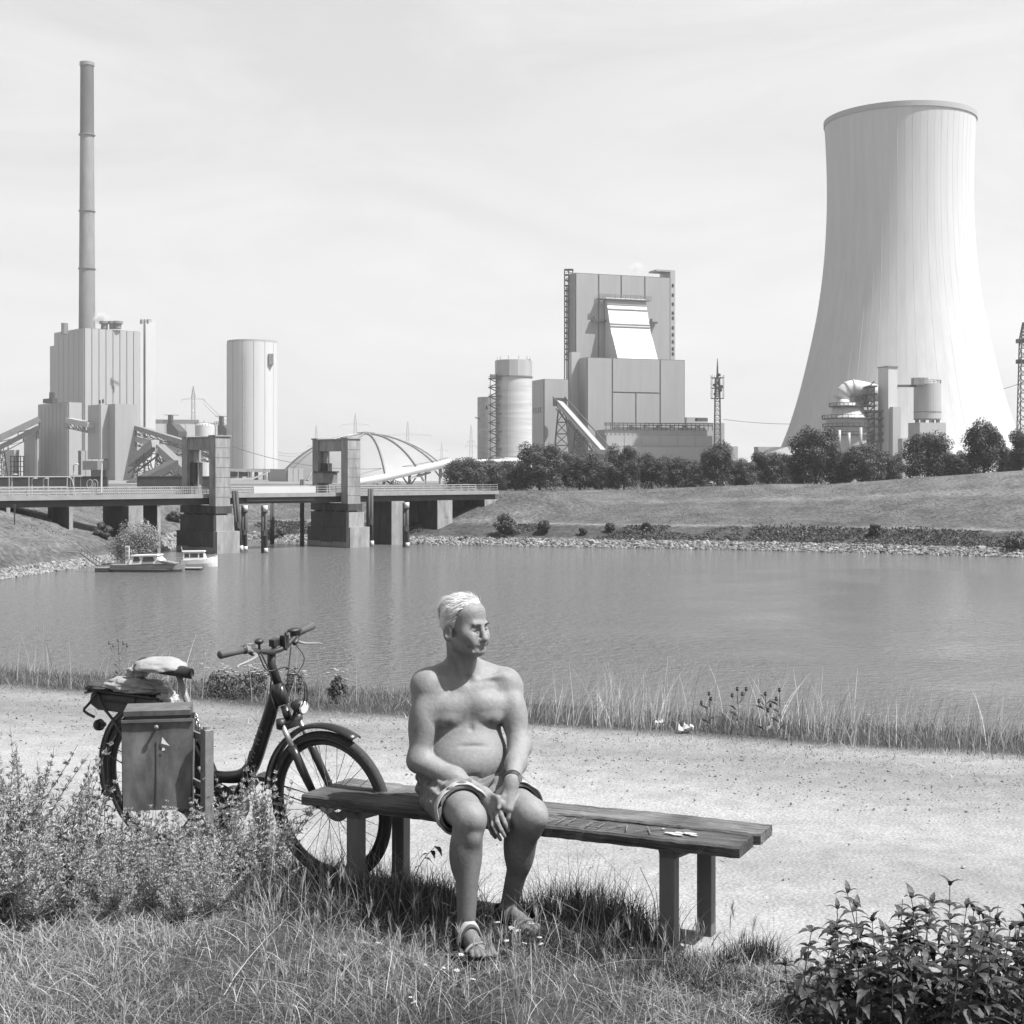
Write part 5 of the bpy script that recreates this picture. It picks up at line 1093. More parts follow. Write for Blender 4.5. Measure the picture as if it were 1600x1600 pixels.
# fork
FA = nrm((.29, 0, -.62)); fb = np.array((.903, 0, .705))
MB().tube([(.878, 0, .785), fb], .019, 12).build('steerer', M_frame, bk, smooth=True)
q = MB(); q.beam(fb + (0, -.062, 0), fb + (0, .062, 0), .045, .04); q.build('fork_crown', M_frame, bk, bevel=.006)
axle = np.array((1.12, 0, .345))
for s_ in (-1, 1):
    a = fb + (0, s_ * .058, .02); e = axle + (-.012, s_ * .058, .01); m_ = a + (e - a) * .32
    MB().tube([a, m_], .0125, 10).build('fork_stanchion', M_alu, bk, smooth=True)
    MB().tube([m_ - (e - a) * .03, a + (e - a) * .4, e], (.0205, .0205, .016), 12).build('fork_leg', M_frame, bk, smooth=True)
    MB().tube([a + (0, 0, .012), a - (0, 0, .03)], .022, 12).build('fork_boot', M_blackp, bk, smooth=True)
# stem, bars, grips, levers, display, bell, light
st_t = np.array((.815, 0, 1.035))
MB().tube([(.845, 0, .885), (.812, 0, .97), st_t], (.021, .02, .02), 12).build('stem', M_blackp, bk, smooth=True)
bar = spline([(.80, -.31, 1.075), (.82, -.19, 1.075), (.84, -.07, 1.045), (.835, 0, 1.035), (.84, .07, 1.045), (.82, .19, 1.085), (.80, .31, 1.10)], 36)
MB().tube(bar, .0125, 10).build('handlebar', M_blackp, bk, smooth=True)
for s_ in (-1, 1):
    zo = .012 * (s_ + 1); g0, g1 = np.array((.798, s_ * .318, 1.075 + zo)), np.array((.818, s_ * .19, 1.075 + zo * .5))
    MB().tube([g0, g0 + (g1 - g0) * .04, g0 + (g1 - g0) * .5, g1], (.016, .0195, .0175, .0165), 12).build('grip', M_grip, bk, smooth=True)
    MB().tube([g1 + (0, 0, 0), g1 + (.004, -s_ * .02, 0)], .019, 12).build('grip_clamp', M_blackp, bk)
    q = MB(); lv = spline([(.845, s_ * .15, 1.055), (.875, s_ * .165, 1.045), (.88, s_ * .225, 1.035), (.868, s_ * .275, 1.025), (.878, s_ * .29, 1.018)], 14); q.tube(lv, (np.linspace(.011, .005, len(lv))), 8, squash=.6); q.build('brake_lever', M_steel, bk, smooth=True)
    MB().tube([(.823, s_ * .165, 1.075), (.84, s_ * .15, 1.055), (.85, s_ * .12, 1.05)], (.015, .014, .01), 10).build('lever_clamp', M_blackp, bk, smooth=True)
q = MB(); q.tube([(.822, -.18, 1.075), (.825, -.16, 1.073)], .021, 12); q.box((.822, -.145, 1.085), (.03, .035, .022)); q.build('shifter', M_chrome, bk)
q = MB(); q.ell((.84, -.105, 1.10), (.022, .022, .014), 14, 8); q.tube([(.84, -.105, 1.06), (.84, -.105, 1.095)], .006, 8); q.build('bell', M_blackp, bk, smooth=True)
q = MB(); q.tube([(.815, .01, 1.03), (.82, .02, 1.06)], (.012, .012), 8); q.box((.815, .03, 1.07), (.035, .055, .035)); q.build('display', M_blackp, bk, bevel=.006)
q = MB(); q.tube([(.85, .06, 1.03), (.86, .065, 1.10), (.85, .07, 1.115), (.84, .07, 1.03)], .008, 8); q.box((.845, .06, 1.07), (.03, .03, .06)); q.build('lamp_bracket', M_blackp, bk)
q = MB(); q.ell((.82, .16, 1.105), (.03, .04, .012), 14, 8); q.box((.822, .16, 1.09), (.03, .035, .03)); q.build('mirror_clamp', M_blackp, bk, smooth=True)
lt = fb + np.array((.045, 0, .075)); q = MB(); q.tube([lt + (-.02, 0, .01), lt + (.005, 0, .012), lt + (.045, 0, .006)], (.016, .03, .034), 14); hl = q.build('headlight', M_blackp, bk, smooth=True); MB().tube([lt + (.045, 0, .006), lt + (.052, 0, .005)], (.03, .026), 14).build('lens', M_hull, hl); MB().tube([fb + (.02, 0, .02), lt], .008, 8).build('headlight_bracket', M_blackp, bk)
def cable(pts, name='cable', rad=.0033): MB().tube(spline(pts, 30), rad, 6).build(name, M_blackp, bk, smooth=True)
cable([(.85, -.125, 1.05), (.87, -.09, .965), (.93, -.02, .97), (1.0, .01, .90), (1.0, .01, .80), (.94, -.01, .74), (.90, -.05, .71)])
cable([(.85, .125, 1.05), (.90, .13, .98), (.89, .06, .905), (.905, .0, .93), (1.0, -.01, .93), (1.02, -.02, .84), (.97, -.02, .76), (.93, -.05, .68), (1.0, -.07, .52), (1.09, -.065, .38)])
cable([(.845, -.1, 1.045), (.85, -.05, .93), (.83, -.04, .85), (.855, -.035, .76), (.83, -.03, .70)])
cable([(.85, .1, 1.05), (.87, .04, .90), (.865, .035, .80), (.85, .03, .72)])
# rack, battery and rear lamp
q = MB()
for s_ in (-.062, .062): q.tube(spline([(.10, s_ * .6, .755), (.02, s_, .765), (-.3, s_, .765), (-.40, s_, .75)], 12), .006, 8)
for x in (-.38, -.28, -.18, -.08, .02): q.tube([(x, -.062, .764), (x, .062, .764)], .005, 6)
q.build('rack', M_blackp, bk, smooth=True)
for s_ in (-1, 1):
    q = MB(); q.tube(spline([(0, s_ * .07, .36), (-.16, s_ * .075, .60), (-.26, s_ * .07, .69), (-.30, s_ * .066, .76)], 12), .007, 8); q.tube(spline([(-.30, s_ * .07, .76), (-.36, s_ * .075, .70), (-.40, s_ * .075, .66), (-.33, s_ * .072, .635)], 10), .007, 8); q.tube([(0, s_ * .07, .36), (-.02, s_ * .075, .6), (-.04, s_ * .066, .76)], .006, 8); q.build('rack_stay', M_blackp, bk, smooth=True)
q = MB(); q.prism([(-.39, -.052, .695), (-.37, -.052, .75), (.09, -.052, .755), (.12, -.052, .68), (.06, -.052, .665), (-.33, -.052, .665)], (0, .104, 0)); q.build('battery', M_grip, bk, bevel=.01)
q = MB(); q.box((-.12, -.0545, .72), (.3, .004, .012)); q.build('battery_line', M_blackp, bk)
q = MB(); q.tube([(-.372, 0, .575), (-.395, 0, .57)], (.03, .028), 14); q.tube([(-.34, 0, .58), (-.372, 0, .577)], .012, 8); q.build('rear_lamp', M_blackp, bk, smooth=True)
# chain lock round the seat tube
def links(path, n):
    path = spline(path, n * 2); q = MB()
    for i in range(n):
        a, b2 = path[2 * i], path[min(2 * i + 2, len(path) - 1)]; c = (a + b2) / 2; d = nrm(b2 - a); u = nrm(np.cross(d, (0, 1, .3) if i % 2 else (0, .3, 1))); ang = np.linspace(0, 2 * np.pi, 11)
        q.tube(np.array([c + d * .017 * math.cos(g) + u * .010 * math.sin(g) for g in ang]), .0035, 5, caps=False)
    return q
chn = links([(.335, -.03, .70), (.37, -.05, .65), (.355, -.055, .60), (.33, -.05, .565), (.30, -.045, .55), (.345, -.05, .60), (.40, -.04, .63)], 18).build('lock_chain', M_chrome, None, smooth=True)
chn.location = bk.location; chn.rotation_euler = bk.rotation_euler; tag(chn, 'bright steel chain lock looped round the bicycle seat tube', 'chain')

# cloths on the bicycle: crumpled bag over the saddle, folded cloth and dark bag on the rack
M_cloth = mat('pale cotton cloth', 0.36, 0.95, 0.08, 9.0, 0.25, 40, spec=0.1); M_dbag = mat('dark nylon bag', 0.05, 0.7, 0.3, 12.0, 0.3, 25)
def crumple(name, c, r, seed, m, lab, cat, amp=.25, flat=0.0, folds=None):
    g = np.random.default_rng(seed); q = MB(); q.ell((0, 0, 0), (1, 1, 1), 56, 34); V = q.V[0]
    d = np.zeros(len(V))
    for _ in range(22):
        k = g.normal(0, 1, 3) * g.uniform(1.5, 6); d += np.abs(np.sin(V @ k + g.uniform(0, 6.3))) ** .6 / (1 + np.linalg.norm(k) * .35)
    d = (d - d.mean()) / d.std(); V = V * (1 + amp * .35 * d)[:, None]
    V[:, 2] = np.where(V[:, 2] < flat, flat + (V[:, 2] - flat) * .25, V[:, 2]); V = V * np.array(r) + np.array(c); q.V[0] = V
    o = q.build(name, m, None, smooth=True); o.location = bk.location; o.rotation_euler = bk.rotation_euler; return tag(o, lab, cat)
crumple('cloth_cover', (.082, 0, .904), (.142, .108, .05), 3, M_cloth, 'crumpled pale cloth wrapped over the bicycle saddle', 'cloth', .12)
crumple('folded_cloth', (-.10, 0, .795), (.19, .085, .045), 8, M_cloth, 'pale cloth lying folded on the bicycle rack', 'cloth', .3, -.5)
crumple('cloth_roll', (-.10, .02, .86), (.065, .05, .04), 12, M_cloth, 'small pale cloth roll between saddle and folded rack cloth', 'cloth', .3, -.4)
crumple('bag_flap', (-.31, 0, .782), (.12, .085, .022), 9, M_dbag, 'flat dark bag strapped at the back end of the rack', 'bag', .3, -.4)
crumple('plastic_bag', (.09, .03, .735), (.055, .05, .055), 15, mat('clear grey plastic', .42, .3, .2, 20), 'small pale plastic bag hanging behind the seat post', 'bag', .3)
# ------------------------------------------------------------------ the man: one continuous body grown from blended volumes (surface nets)
H_ = 0.0035
class Field:
    def __init__(s, lo, hi, h=H_):
        s.lo = np.array(lo, float); s.h = h; s.n = np.ceil((np.array(hi) - s.lo) / h).astype(int) + 1
        s.f = np.full(s.n, 0.2, np.float32)
        s.ax = [s.lo[i] + np.arange(s.n[i]) * h for i in range(3)]
    def sl(s, lo, hi):
        a = np.clip(np.floor((np.array(lo) - s.lo) / s.h).astype(int), 0, s.n); b = np.clip(np.ceil((np.array(hi) - s.lo) / s.h).astype(int) + 1, 0, s.n)
        return tuple(slice(x, y) for x, y in zip(a, b))
    def pts(s, q): return [s.ax[0][q[0]][:, None, None].astype(np.float32), s.ax[1][q[1]][None, :, None].astype(np.float32), s.ax[2][q[2]][None, None, :].astype(np.float32)]
    def put(s, q, d, k, sub=False):
        g = s.f[q]
        if sub:
            hh = np.maximum(k - np.abs(g + d), 0) / k; s.f[q] = np.maximum(g, -d) + hh * hh * k * .25
        else:
            hh = np.maximum(k - np.abs(g - d), 0) / k; s.f[q] = np.minimum(g, d) - hh * hh * k * .25
    def cap(s, a, b, ra, rb, k=.02, sub=False, sq=None):
        a = np.array(a, float); b = np.array(b, float); m = max(ra, rb) + k + .03
        q = s.sl(np.minimum(a, b) - m, np.maximum(a, b) + m); x, y, z = s.pts(q); e = b - a; l2 = float(e @ e) + 1e-12
        t = np.clip(((x - a[0]) * e[0] + (y - a[1]) * e[1] + (z - a[2]) * e[2]) / l2, 0, 1)
        d = np.sqrt((x - a[0] - t * e[0]) ** 2 + (y - a[1] - t * e[1]) ** 2 + (z - a[2] - t * e[2]) ** 2) - (ra + (rb - ra) * t)
        s.put(q, d, k, sub); return s
    def ell(s, c, r, R=None, k=.02, sub=False):
        c = np.array(c, float); r = np.array(r, float); R = np.eye(3) if R is None else np.array(R); m = r.max() + k + .03
        q = s.sl(c - m, c + m); x, y, z = s.pts(q); x = x - c[0]; y = y - c[1]; z = z - c[2]
        u = [(R[0][i] * x + R[1][i] * y + R[2][i] * z) / r[i] for i in range(3)]
        k0 = np.sqrt(u[0] ** 2 + u[1] ** 2 + u[2] ** 2); k1 = np.sqrt((u[0] / r[0]) ** 2 + (u[1] / r[1]) ** 2 + (u[2] / r[2]) ** 2) + 1e-6
        s.put(q, k0 * (k0 - 1) / k1, k, sub); return s
    def chain(s, pts, rad, k=.02):
        for i in range(len(pts) - 1): s.cap(pts[i], pts[i + 1], rad[i], rad[i + 1], k)
        return s
    def merge(s, o, k):
        h = np.maximum(k - np.abs(s.f - o.f), 0) / k; s.f = np.minimum(s.f, o.f) - h * h * k * np.float32(.25)
    def kfield(s, k0, spots):
        x, y, z = s.pts((slice(None),) * 3); k = np.full(s.n, k0, np.float32)
        for c, r, kk in spots: d = np.sqrt((x - c[0]) ** 2 + (y - c[1]) ** 2 + (z - c[2]) ** 2); k = np.maximum(k, kk * np.clip(1.6 - d / r, 0, 1))
        return k
    def nets(s):
        f = s.f; n = f.shape; neg = f < 0
        cnt = sum(neg[i:n[0] - 1 + i, j:n[1] - 1 + j, l:n[2] - 1 + l].astype(np.uint8) for i in (0, 1) for j in (0, 1) for l in (0, 1))
        act = (cnt > 0) & (cnt < 8); I = np.argwhere(act); idx = np.full(act.shape, -1, np.int64); idx[act] = np.arange(len(I))
        cs = [(i, j, l) for i in (0, 1) for j in (0, 1) for l in (0, 1)]; val = {c: f[I[:, 0] + c[0], I[:, 1] + c[1], I[:, 2] + c[2]] for c in cs}
        acc = np.zeros((len(I), 3)); w = np.zeros(len(I))
        for a in cs:
            for ax in range(3):
                if a[ax]: continue
                b = list(a); b[ax] = 1; b = tuple(b); va, vb = val[a], val[b]; cr = (va < 0) != (vb < 0)
                t = np.where(cr, va / np.where(cr, va - vb, 1), 0); p = np.tile(np.array(a, float), (len(I), 1)); p[:, ax] = t; acc[cr] += p[cr]; w[cr] += 1
        V = s.lo + (I + acc / w[:, None]) * s.h; Q = []
        for ax in range(3):
            o1, o2 = (ax + 1) % 3, (ax + 2) % 3
            A = [slice(None)] * 3; A[ax] = slice(0, -1); B = [slice(None)] * 3; B[ax] = slice(1, None)
            na, nb = neg[tuple(A)], neg[tuple(B)]; E = np.argwhere(na != nb); ok = (E[:, o1] > 0) & (E[:, o2] > 0) & (E[:, o1] < n[o1] - 1) & (E[:, o2] < n[o2] - 1); E = E[ok]
            def cell(d1, d2): c = E.copy(); c[:, o1] -= d1; c[:, o2] -= d2; return idx[c[:, 0], c[:, 1], c[:, 2]]
            q = np.stack((cell(1, 1), cell(0, 1), cell(0, 0), cell(1, 0)), 1); fl = nb[E[:, 0], E[:, 1], E[:, 2]]; q[fl] = q[fl][:, ::-1]; Q.append(q)
        return V, np.concatenate(Q)

A3 = np.array
Fd = nrm((math.sin(math.radians(14)), -math.cos(math.radians(14)), 0)); Lt = np.array((-Fd[1], Fd[0], 0))   # chest forward, his left
TR = np.stack((Lt, Fd, (0, 0, 1)), 1)                                       # columns: left, forward, up
TX = A3((-.197, 5.92, 0))
def tb(l, f, z): return TX + Lt * l + Fd * f + (0, 0, z)
LO, HI = (-.50, 5.14, -.02), (.24, 6.16, 1.37)
body = Field(LO, HI)
# --- trunk
body.ell(tb(0, -.035, .535), (.178, .135, .115), TR, .03)
body.ell(tb(0, .015, .69), (.168, .140, .15), TR, .05)
body.ell(tb(0, .06, .652), (.155, .128, .10), TR, .05)                      # belly, sagging over the waistband
body.ell(tb(0, .06, .612), (.13, .100, .045), TR, .03)
for s_ in (-1, 1): body.ell(tb(s_ * .12, -.01, .62), (.062, .10, .07), TR, .04)
body.ell(tb(0, -.015, .865), (.165, .118, .17), TR, .05)
body.ell(tb(0, -.03, .955), (.165, .085, .075), TR, .04)
for s_ in (-1, 1):
    body.ell(tb(s_ * .075, .066, .872), (.088, .048, .066), TR, .022)       # pectorals
    body.ell(tb(s_ * .084, .078, .838), (.062, .038, .040), TR, .012)
    body.cap(tb(0, -.03, 1.04), tb(s_ * .165, -.03, .975), .048, .05, .035)   # trapezius
    body.cap(tb(s_ * .02, .055, .985), tb(s_ * .15, .03, 1.0), .010, .009, .012)   # collar bones
    body.ell(tb(s_ * .10, -.085, .86), (.075, .045, .13), TR, .04)
    body.ell(tb(s_ * .09, .105, .824), (.0075, .006, .0075), TR, .006)
body.cap(tb(0, .13, .92), tb(0, .118, .80), .004, .005, .02, sub=True)       # breast bone groove
body.cap(tb(-.10, .158, .775), tb(.10, .158, .775), .006, .006, .016, sub=True)
body.cap(tb(-.11, .155, .738), tb(.09, .16, .733), .001, .001, .018, sub=True)
body.ell(tb(0, .18, .615), (.016, .012, .006), TR, .014, sub=True)          # navel
body.cap(tb(-.11, .15, .60), tb(.11, .15, .60), .004, .004, .012, sub=True)
for s_ in (-1, 1): body.cap(tb(s_ * .165, .06, .89), tb(s_ * .13, .105, .945), .003, .002, .016, sub=True)
# --- neck
HC = A3((-.196, 5.872, 1.247)); yaw = math.radians(50); hf = A3((math.sin(yaw), -math.cos(yaw), 0)); hl = A3((-hf[1], hf[0], 0)); HR = np.stack((hf, hl, (0, 0, 1)), 1)
def hd(f, l, u): return HC + hf * f + hl * l + (0, 0, u)
body.cap(tb(0, -.03, .98), hd(-.03, 0, -.07), .066, .058, .03)
body.cap(tb(.0, .02, .985), hd(.02, 0, -.115), .03, .035, .03)
for s_ in (-1, 1): body.cap(tb(s_ * .022, .052, .995), hd(-.03, s_ * .058, -.07), .010, .014, .014)
body.cap(tb(0, .062, 1.0), hd(.045, 0, -.135), .008, .014, .02)
body.ell(tb(0, .082, .995), (.017, .014, .014), TR, .02, sub=True)
# --- head
head = Field(HC - (.16, .16, .22), HC + (.16, .16, .15), .0024)
head.ell(hd(-.012, 0, .003), (.095, .077, .083), HR, .02)
head.ell(hd(.03, 0, .024), (.062, .063, .050), HR, .02)
head.ell(hd(.038, 0, -.055), (.054, .067, .080), HR, .03)
head.cap(hd(.0, -.052, -.098), hd(.066, -.022, -.130), .026, .021, .02); head.cap(hd(.0, .052, -.098), hd(.066, .022, -.130), .026, .021, .02)
head.ell(hd(.068, 0, -.118), (.028, .038, .03), HR, .02)
head.ell(hd(.083, 0, -.131), (.015, .02, .014), HR, .012)
head.cap(hd(.03, 0, -.125), hd(-.03, 0, -.10), .04, .045, .02)
head.cap(hd(.084, -.036, -.018), hd(.090, -.010, -.020), .009, .0085, .020); head.cap(hd(.084, .036, -.018), hd(.090, .010, -.020), .009, .0085, .012)
for s_ in (-1, 1):
    head.ell(hd(.056, s_ * .043, -.066), (.030, .026, .028), HR, .028)
    head.ell(hd(.094, s_ * .031, -.041), (.016, .020, .013), HR, .009, sub=True)
    head.ell(hd(.0725, s_ * .031, -.041), (.0125, .0145, .0125), HR, .003); head.ell(hd(.03, s_ * .05, -.112), (.03, .017, .022), HR, .02)
    head.cap(hd(.0850, s_ * .017, -.0362), hd(.0808, s_ * .046, -.0385), .0052, .0046, .003)
    head.cap(hd(.0822, s_ * .018, -.0488), hd(.0775, s_ * .044, -.049), .0044, .004, .006)
    head.cap(hd(.082, s_ * .014, -.058), hd(.070, s_ * .047, -.06), .002, .002, .005, sub=True)
head.cap(hd(.092, 0, -.035), hd(.111, 0, -.075), .0105, .0130, .010)
head.ell(hd(.111, 0, -.079), (.014, .0142, .0125), HR, .008)
for s_ in (-1, 1): head.ell(hd(.100, s_ * .0145, -.082), (.012, .0085, .0085), HR, .005); head.cap(hd(.106, s_ * .007, -.092), hd(.10, s_ * .008, -.084), .0035, .003, .003, sub=True)
head.ell(hd(.088, 0, -.098), (.016, .028, .016), HR, .012)
head.cap(hd(.096, -.022, -.1055), hd(.103, 0, -.1015), .004, .0052, .004); head.cap(hd(.096, .022, -.1055), hd(.103, 0, -.1015), .004, .0052, .004)
head.cap(hd(.092, -.018, -.114), hd(.098, 0, -.1145), .004, .0058, .005); head.cap(hd(.092, .018, -.114), hd(.098, 0, -.1145), .004, .0058, .005)
head.cap(hd(.098, -.026, -.1085), hd(.107, 0, -.108), .0022, .0022, .003, sub=True); head.cap(hd(.098, .026, -.1085), hd(.107, 0, -.108), .0022, .0022, .003, sub=True)
for s_ in (-1, 1):
    head.chain([hd(.103, s_ * .019, -.078), hd(.094, s_ * .033, -.098), hd(.083, s_ * .037, -.122)], (0, 0, 0), .001)
    for a, b in (((.105, .020, -.077), (.096, .034, -.098)), ((.096, .034, -.098), (.082, .036, -.125))): head.cap(hd(a[0], s_ * a[1], a[2]), hd(b[0], s_ * b[1], b[2]), .0022, .002, .010, sub=True)
    head.ell(hd(.080, s_ * .044, -.085), (.014, .014, .024), HR, .014)
for z in (.008, .019, .031, .043): head.cap(hd(.096 - z * .12, -.036, z - .003), hd(.097 - z * .12, .034, z), .0026, .0022, .007, sub=True)
for s_ in (-1, 1):
    for k in range(3): head.cap(hd(.078 - .012 * k, s_ * (.048 + .006 * k), -.075), hd(.062 - .012 * k, s_ * (.05 + .005 * k), -.118), .0017, .0015, .006, sub=True)    # cheek folds
    head.cap(hd(.086, s_ * .020, -.056), hd(.072, s_ * .046, -.06), .0022, .002, .005, sub=True)
    for k in range(3): head.cap(hd(.045 - .02 * k, s_ * .04, -.155), hd(-.01 - .02 * k, s_ * .058, -.125), .002, .002, .008, sub=True)
for l in (-.006, .005): head.cap(hd(.101, l, -.008), hd(.101, l, -.024), .0018, .0018, .004, sub=True)
for s_ in (-1, 1):   # ears
    c = hd(-.020, s_ * .083, -.056)
    ER = np.stack((nrm(hf * .86 - hl * s_ * .5), nrm(hl * s_ * .86 + hf * .5), (0, 0, 1)), 1)
    head.ell(c, (.021, .010, .036), ER, .006); head.ell(c + hl * s_ * .010 + hf * .005 + (0, 0, .003), (.0105, .009, .021), ER, .005, sub=True)
    head.ell(hd(-.002, s_ * .075, -.084), (.009, .007, .010), HR, .008)
hq = body.sl(HC - (.155, .155, .215), HC + (.155, .155, .145))     # bring the finer head into the body grid
x, y, z = body.pts(hq); gi = [np.clip((a - head.lo[i]) / head.h, 0, head.n[i] - 1.001) for i, a in enumerate((x.ravel(), y.ravel(), z.ravel()))]
def tri(f, gi):
    i0 = [g.astype(int) for g in gi]; w = [(g - i).astype(np.float32) for g, i in zip(gi, i0)]; o = 0
    for a in (0, 1):
        for b in (0, 1):
            for c in (0, 1):
                o = o + f[np.ix_(i0[0] + a, i0[1] + b, i0[2] + c)] * (w[0] if a else 1 - w[0])[:, None, None] * (w[1] if b else 1 - w[1])[None, :, None] * (w[2] if c else 1 - w[2])[None, None, :]
    return o
body.put(hq, tri(head.f, gi), .016)
# --- right arm (crossing the lap) and left arm, each in its own field
def finger(fd, pts, r0, r1, k=.004): fd.chain(pts, np.linspace(r0, r1, len(pts)), k)
armr = Field(LO, HI)
Sr, Er, Wr = P(667, 1078, 5.865), P(655, 1188, 5.80), P(756, 1242, 5.655)
armr.ell(Sr + (0.006, 0, .012), (.060, .062, .070), None, .03); armr.cap(Sr, Er, .056, .046, .03)
armr.ell(Sr + (Er - Sr) * .45 + Fd * .012, (.050, .054, .10), None, .03); armr.ell(Sr + (Er - Sr) * .55 - Fd * .02, (.05, .05, .09), None, .03)
armr.ell(Er + (0, .012, -.006), (.036, .04, .04), None, .02)
armr.cap(Er, Er + (Wr - Er) * .55, .047, .041, .03); armr.cap(Er + (Wr - Er) * .55, Wr, .040, .029, .03)
Hr = P(772, 1257, 5.60); ud = nrm(Hr - Wr)
armr.cap(Wr, Wr + ud * .02, .028, .029, .02)
K1, K2, K3, K4 = P(780, 1254, 5.565), P(775, 1264, 5.56), P(769, 1272, 5.565), P(763, 1278, 5.58)
for kk, rr in ((K1, .0155), (K2, .0155), (K3, .0145), (K4, .013)): armr.cap(Wr + ud * .015, kk, .019, rr, .014)
finger(armr, [K1, P(783.5, 1274, 5.535), P(789, 1287, 5.525), P(795, 1298, 5.525)], .0115, .0075)
finger(armr, [K2, P(777, 1285, 5.525), P(783, 1297, 5.515), P(789, 1307, 5.515)], .0115, .0075)
finger(armr, [K3, P(770, 1290, 5.53), P(776, 1302, 5.52), P(782, 1312, 5.52)], .0105, .007)
finger(armr, [K4, P(764, 1292, 5.55), P(769, 1302, 5.54), P(774, 1309, 5.54)], .009, .0065)
finger(armr, [Wr + ud * .02 + (.01, 0, .01), P(778, 1247, 5.56), P(786, 1256, 5.545), P(789, 1266, 5.54)], .0135, .008, .008)
for kk in (K1, K2, K3): armr.ell(kk + (0, -.004, .004), (.0075, .0075, .0075), None, .006)
for kk in (K1, K2, K3): armr.cap(Wr + ud * .02 + (0, -.012, .018), kk + (0, -.006, .008), .003, .0025, .006)     # tendons
arml = Field(LO, HI)
Sl, El, Wl = P(796, 1078, 5.965), P(812, 1166, 5.85), P(800, 1220, 5.60)
arml.ell(Sl + (-.006, 0, .012), (.058, .06, .068), None, .03); arml.cap(Sl, El, .054, .045, .03)
arml.ell(Sl + (El - Sl) * .45 + Fd * .012, (.048, .052, .09), None, .03)
arml.ell(El + (.004, .014, 0), (.036, .036, .036), None, .02)
arml.cap(El, El + (Wl - El) * .5, .046, .041, .03); arml.cap(El + (Wl - El) * .5, Wl, .040, .028, .03)
Hl = P(795, 1246, 5.565); vd = nrm(Hl - Wl); arml.cap(Wl, Wl + vd * .02, .028, .029, .02)
J1, J2, J3, J4 = P(788, 1260, 5.55), P(795, 1264, 5.54), P(800, 1265, 5.55), P(803, 1262, 5.565)
for kk, rr in ((J1, .0145), (J2, .016), (J3, .015), (J4, .013)): arml.cap(Wl + vd * .02, kk, .019, rr, .014)
finger(arml, [J1, P(786, 1276, 5.56), P(787, 1290, 5.57), P(789, 1298, 5.575)], .011, .0075)
finger(arml, [J2, P(795, 1278, 5.535), P(794, 1290, 5.545), P(790, 1299, 5.56)], .0115, .0075)
finger(arml, [J3, P(799, 1280, 5.555), P(797, 1291, 5.57), P(793, 1298, 5.58)], .011, .0075)
finger(arml, [J4, P(802, 1275, 5.57), P(800, 1284, 5.58), P(797, 1290, 5.59)], .0095, .007)
finger(arml, [Wl + vd * .015 + (-.01, 0, 0), P(787, 1246, 5.56), P(781, 1254, 5.545), P(779, 1263, 5.53)], .0135, .008, .008)
for kk in (J1, J2, J3): arml.ell(kk + (0, -.005, .003), (.008, .008, .008), None, .006)
# --- legs and feet
leg = Field(LO, HI)
def leg_(hip, knee, ank, toe_d, s_, nm):
    leg.cap(hip, hip + (knee - hip) * .55, .087, .081, .03); leg.cap(hip + (knee - hip) * .55, knee, .081, .066, .03)
    fdir = nrm(A3((toe_d[0], toe_d[1], 0))); sd = A3((-fdir[1], fdir[0], 0))
    dn = nrm(ank - knee)
    leg.ell(knee + fdir * .012 - (0, 0, .012), (.058, .060, .066), None, .02); leg.ell(knee + fdir * .05 - (0, 0, .004), (.034, .030, .040), None, .018)    # knee cap
    leg.ell(knee + fdir * .045 + dn * .075, (.024, .022, .03), None, .018)
    leg.cap(knee + dn * .03, ank, .055, .034, .03); m = knee + (ank - knee) * .34
    leg.ell(m - fdir * .03 + sd * .010, (.055, .058, .12), None, .03); leg.ell(m - fdir * .026 - sd * .015, (.046, .05, .10), None, .03)
    leg.cap(knee + fdir * .035 + dn * .07, ank + fdir * .012 + (0, 0, .05), .016, .015, .025)      # shin edge
    leg.ell(ank + sd * .03 - (0, 0, .005), (.013, .015, .016), None, .012); leg.ell(ank - sd * .03, (.013, .015, .016), None, .012)
    z0 = .03
    heel = ank - fdir * .045; heel[2] = z0 + .022; leg.cap(ank - (0, 0, .01), heel, .033, .031, .02)
    ball = ank + fdir * .115; ball[2] = z0 + .016
    leg.cap(ank + fdir * .012 - (0, 0, .012), ball + (0, 0, .004), .036, .024, .025); leg.cap(heel, ball, .029, .022, .02)
    leg.cap(ball - sd * .026, ball + sd * .03, .020, .018, .015)
    for i, (o_, ln, r_) in enumerate(((.036, .058, .0145), (.014, .060, .0105), (-.004, .055, .0098), (-.021, .047, .0092), (-.037, .036, .009))):
        b = ball + sd * o_ * s_ + fdir * .012; t = ball + sd * o_ * s_ * 1.08 + fdir * ln; t[2] = z0 + .009; b[2] = z0 + .018; mm = (b + t) / 2 + (0, 0, .005); leg.chain([b, mm, t], (r_ * 1.05, r_ * 1.08, r_ * .95), .004)
    return fdir, sd, ball, heel
kr, kl = P(733, 1276, 5.49), P(829, 1272, 5.54); hr_, hl_ = tb(-.088, .03, .524), tb(.088, .03, .524)
ar, al_ = P(728, 1452, 5.435), P(795, 1416, 5.70)
footr = leg_(hr_, kr, ar, (.44, -.9), 1, 'r'); footl = leg_(hl_, kl, al_, (.62, -.78), -1, 'l')
thighs = [(hr_, kr), (hl_, kl)]
body.merge(leg, .02)
kf = body.kfield(.006, [(Sr, .13, .06), (Sl, .13, .06), (tb(-.17, 0, .99), .06, .03), (tb(.17, 0, .99), .06, .03)])
body.merge(armr, kf); body.merge(arml, np.maximum(.006, body.kfield(.006, [(Sr, .13, .06), (Sl, .13, .06)])))
bx, by_, bz = body.pts((slice(None),) * 3)
BV, BQ = body.nets()
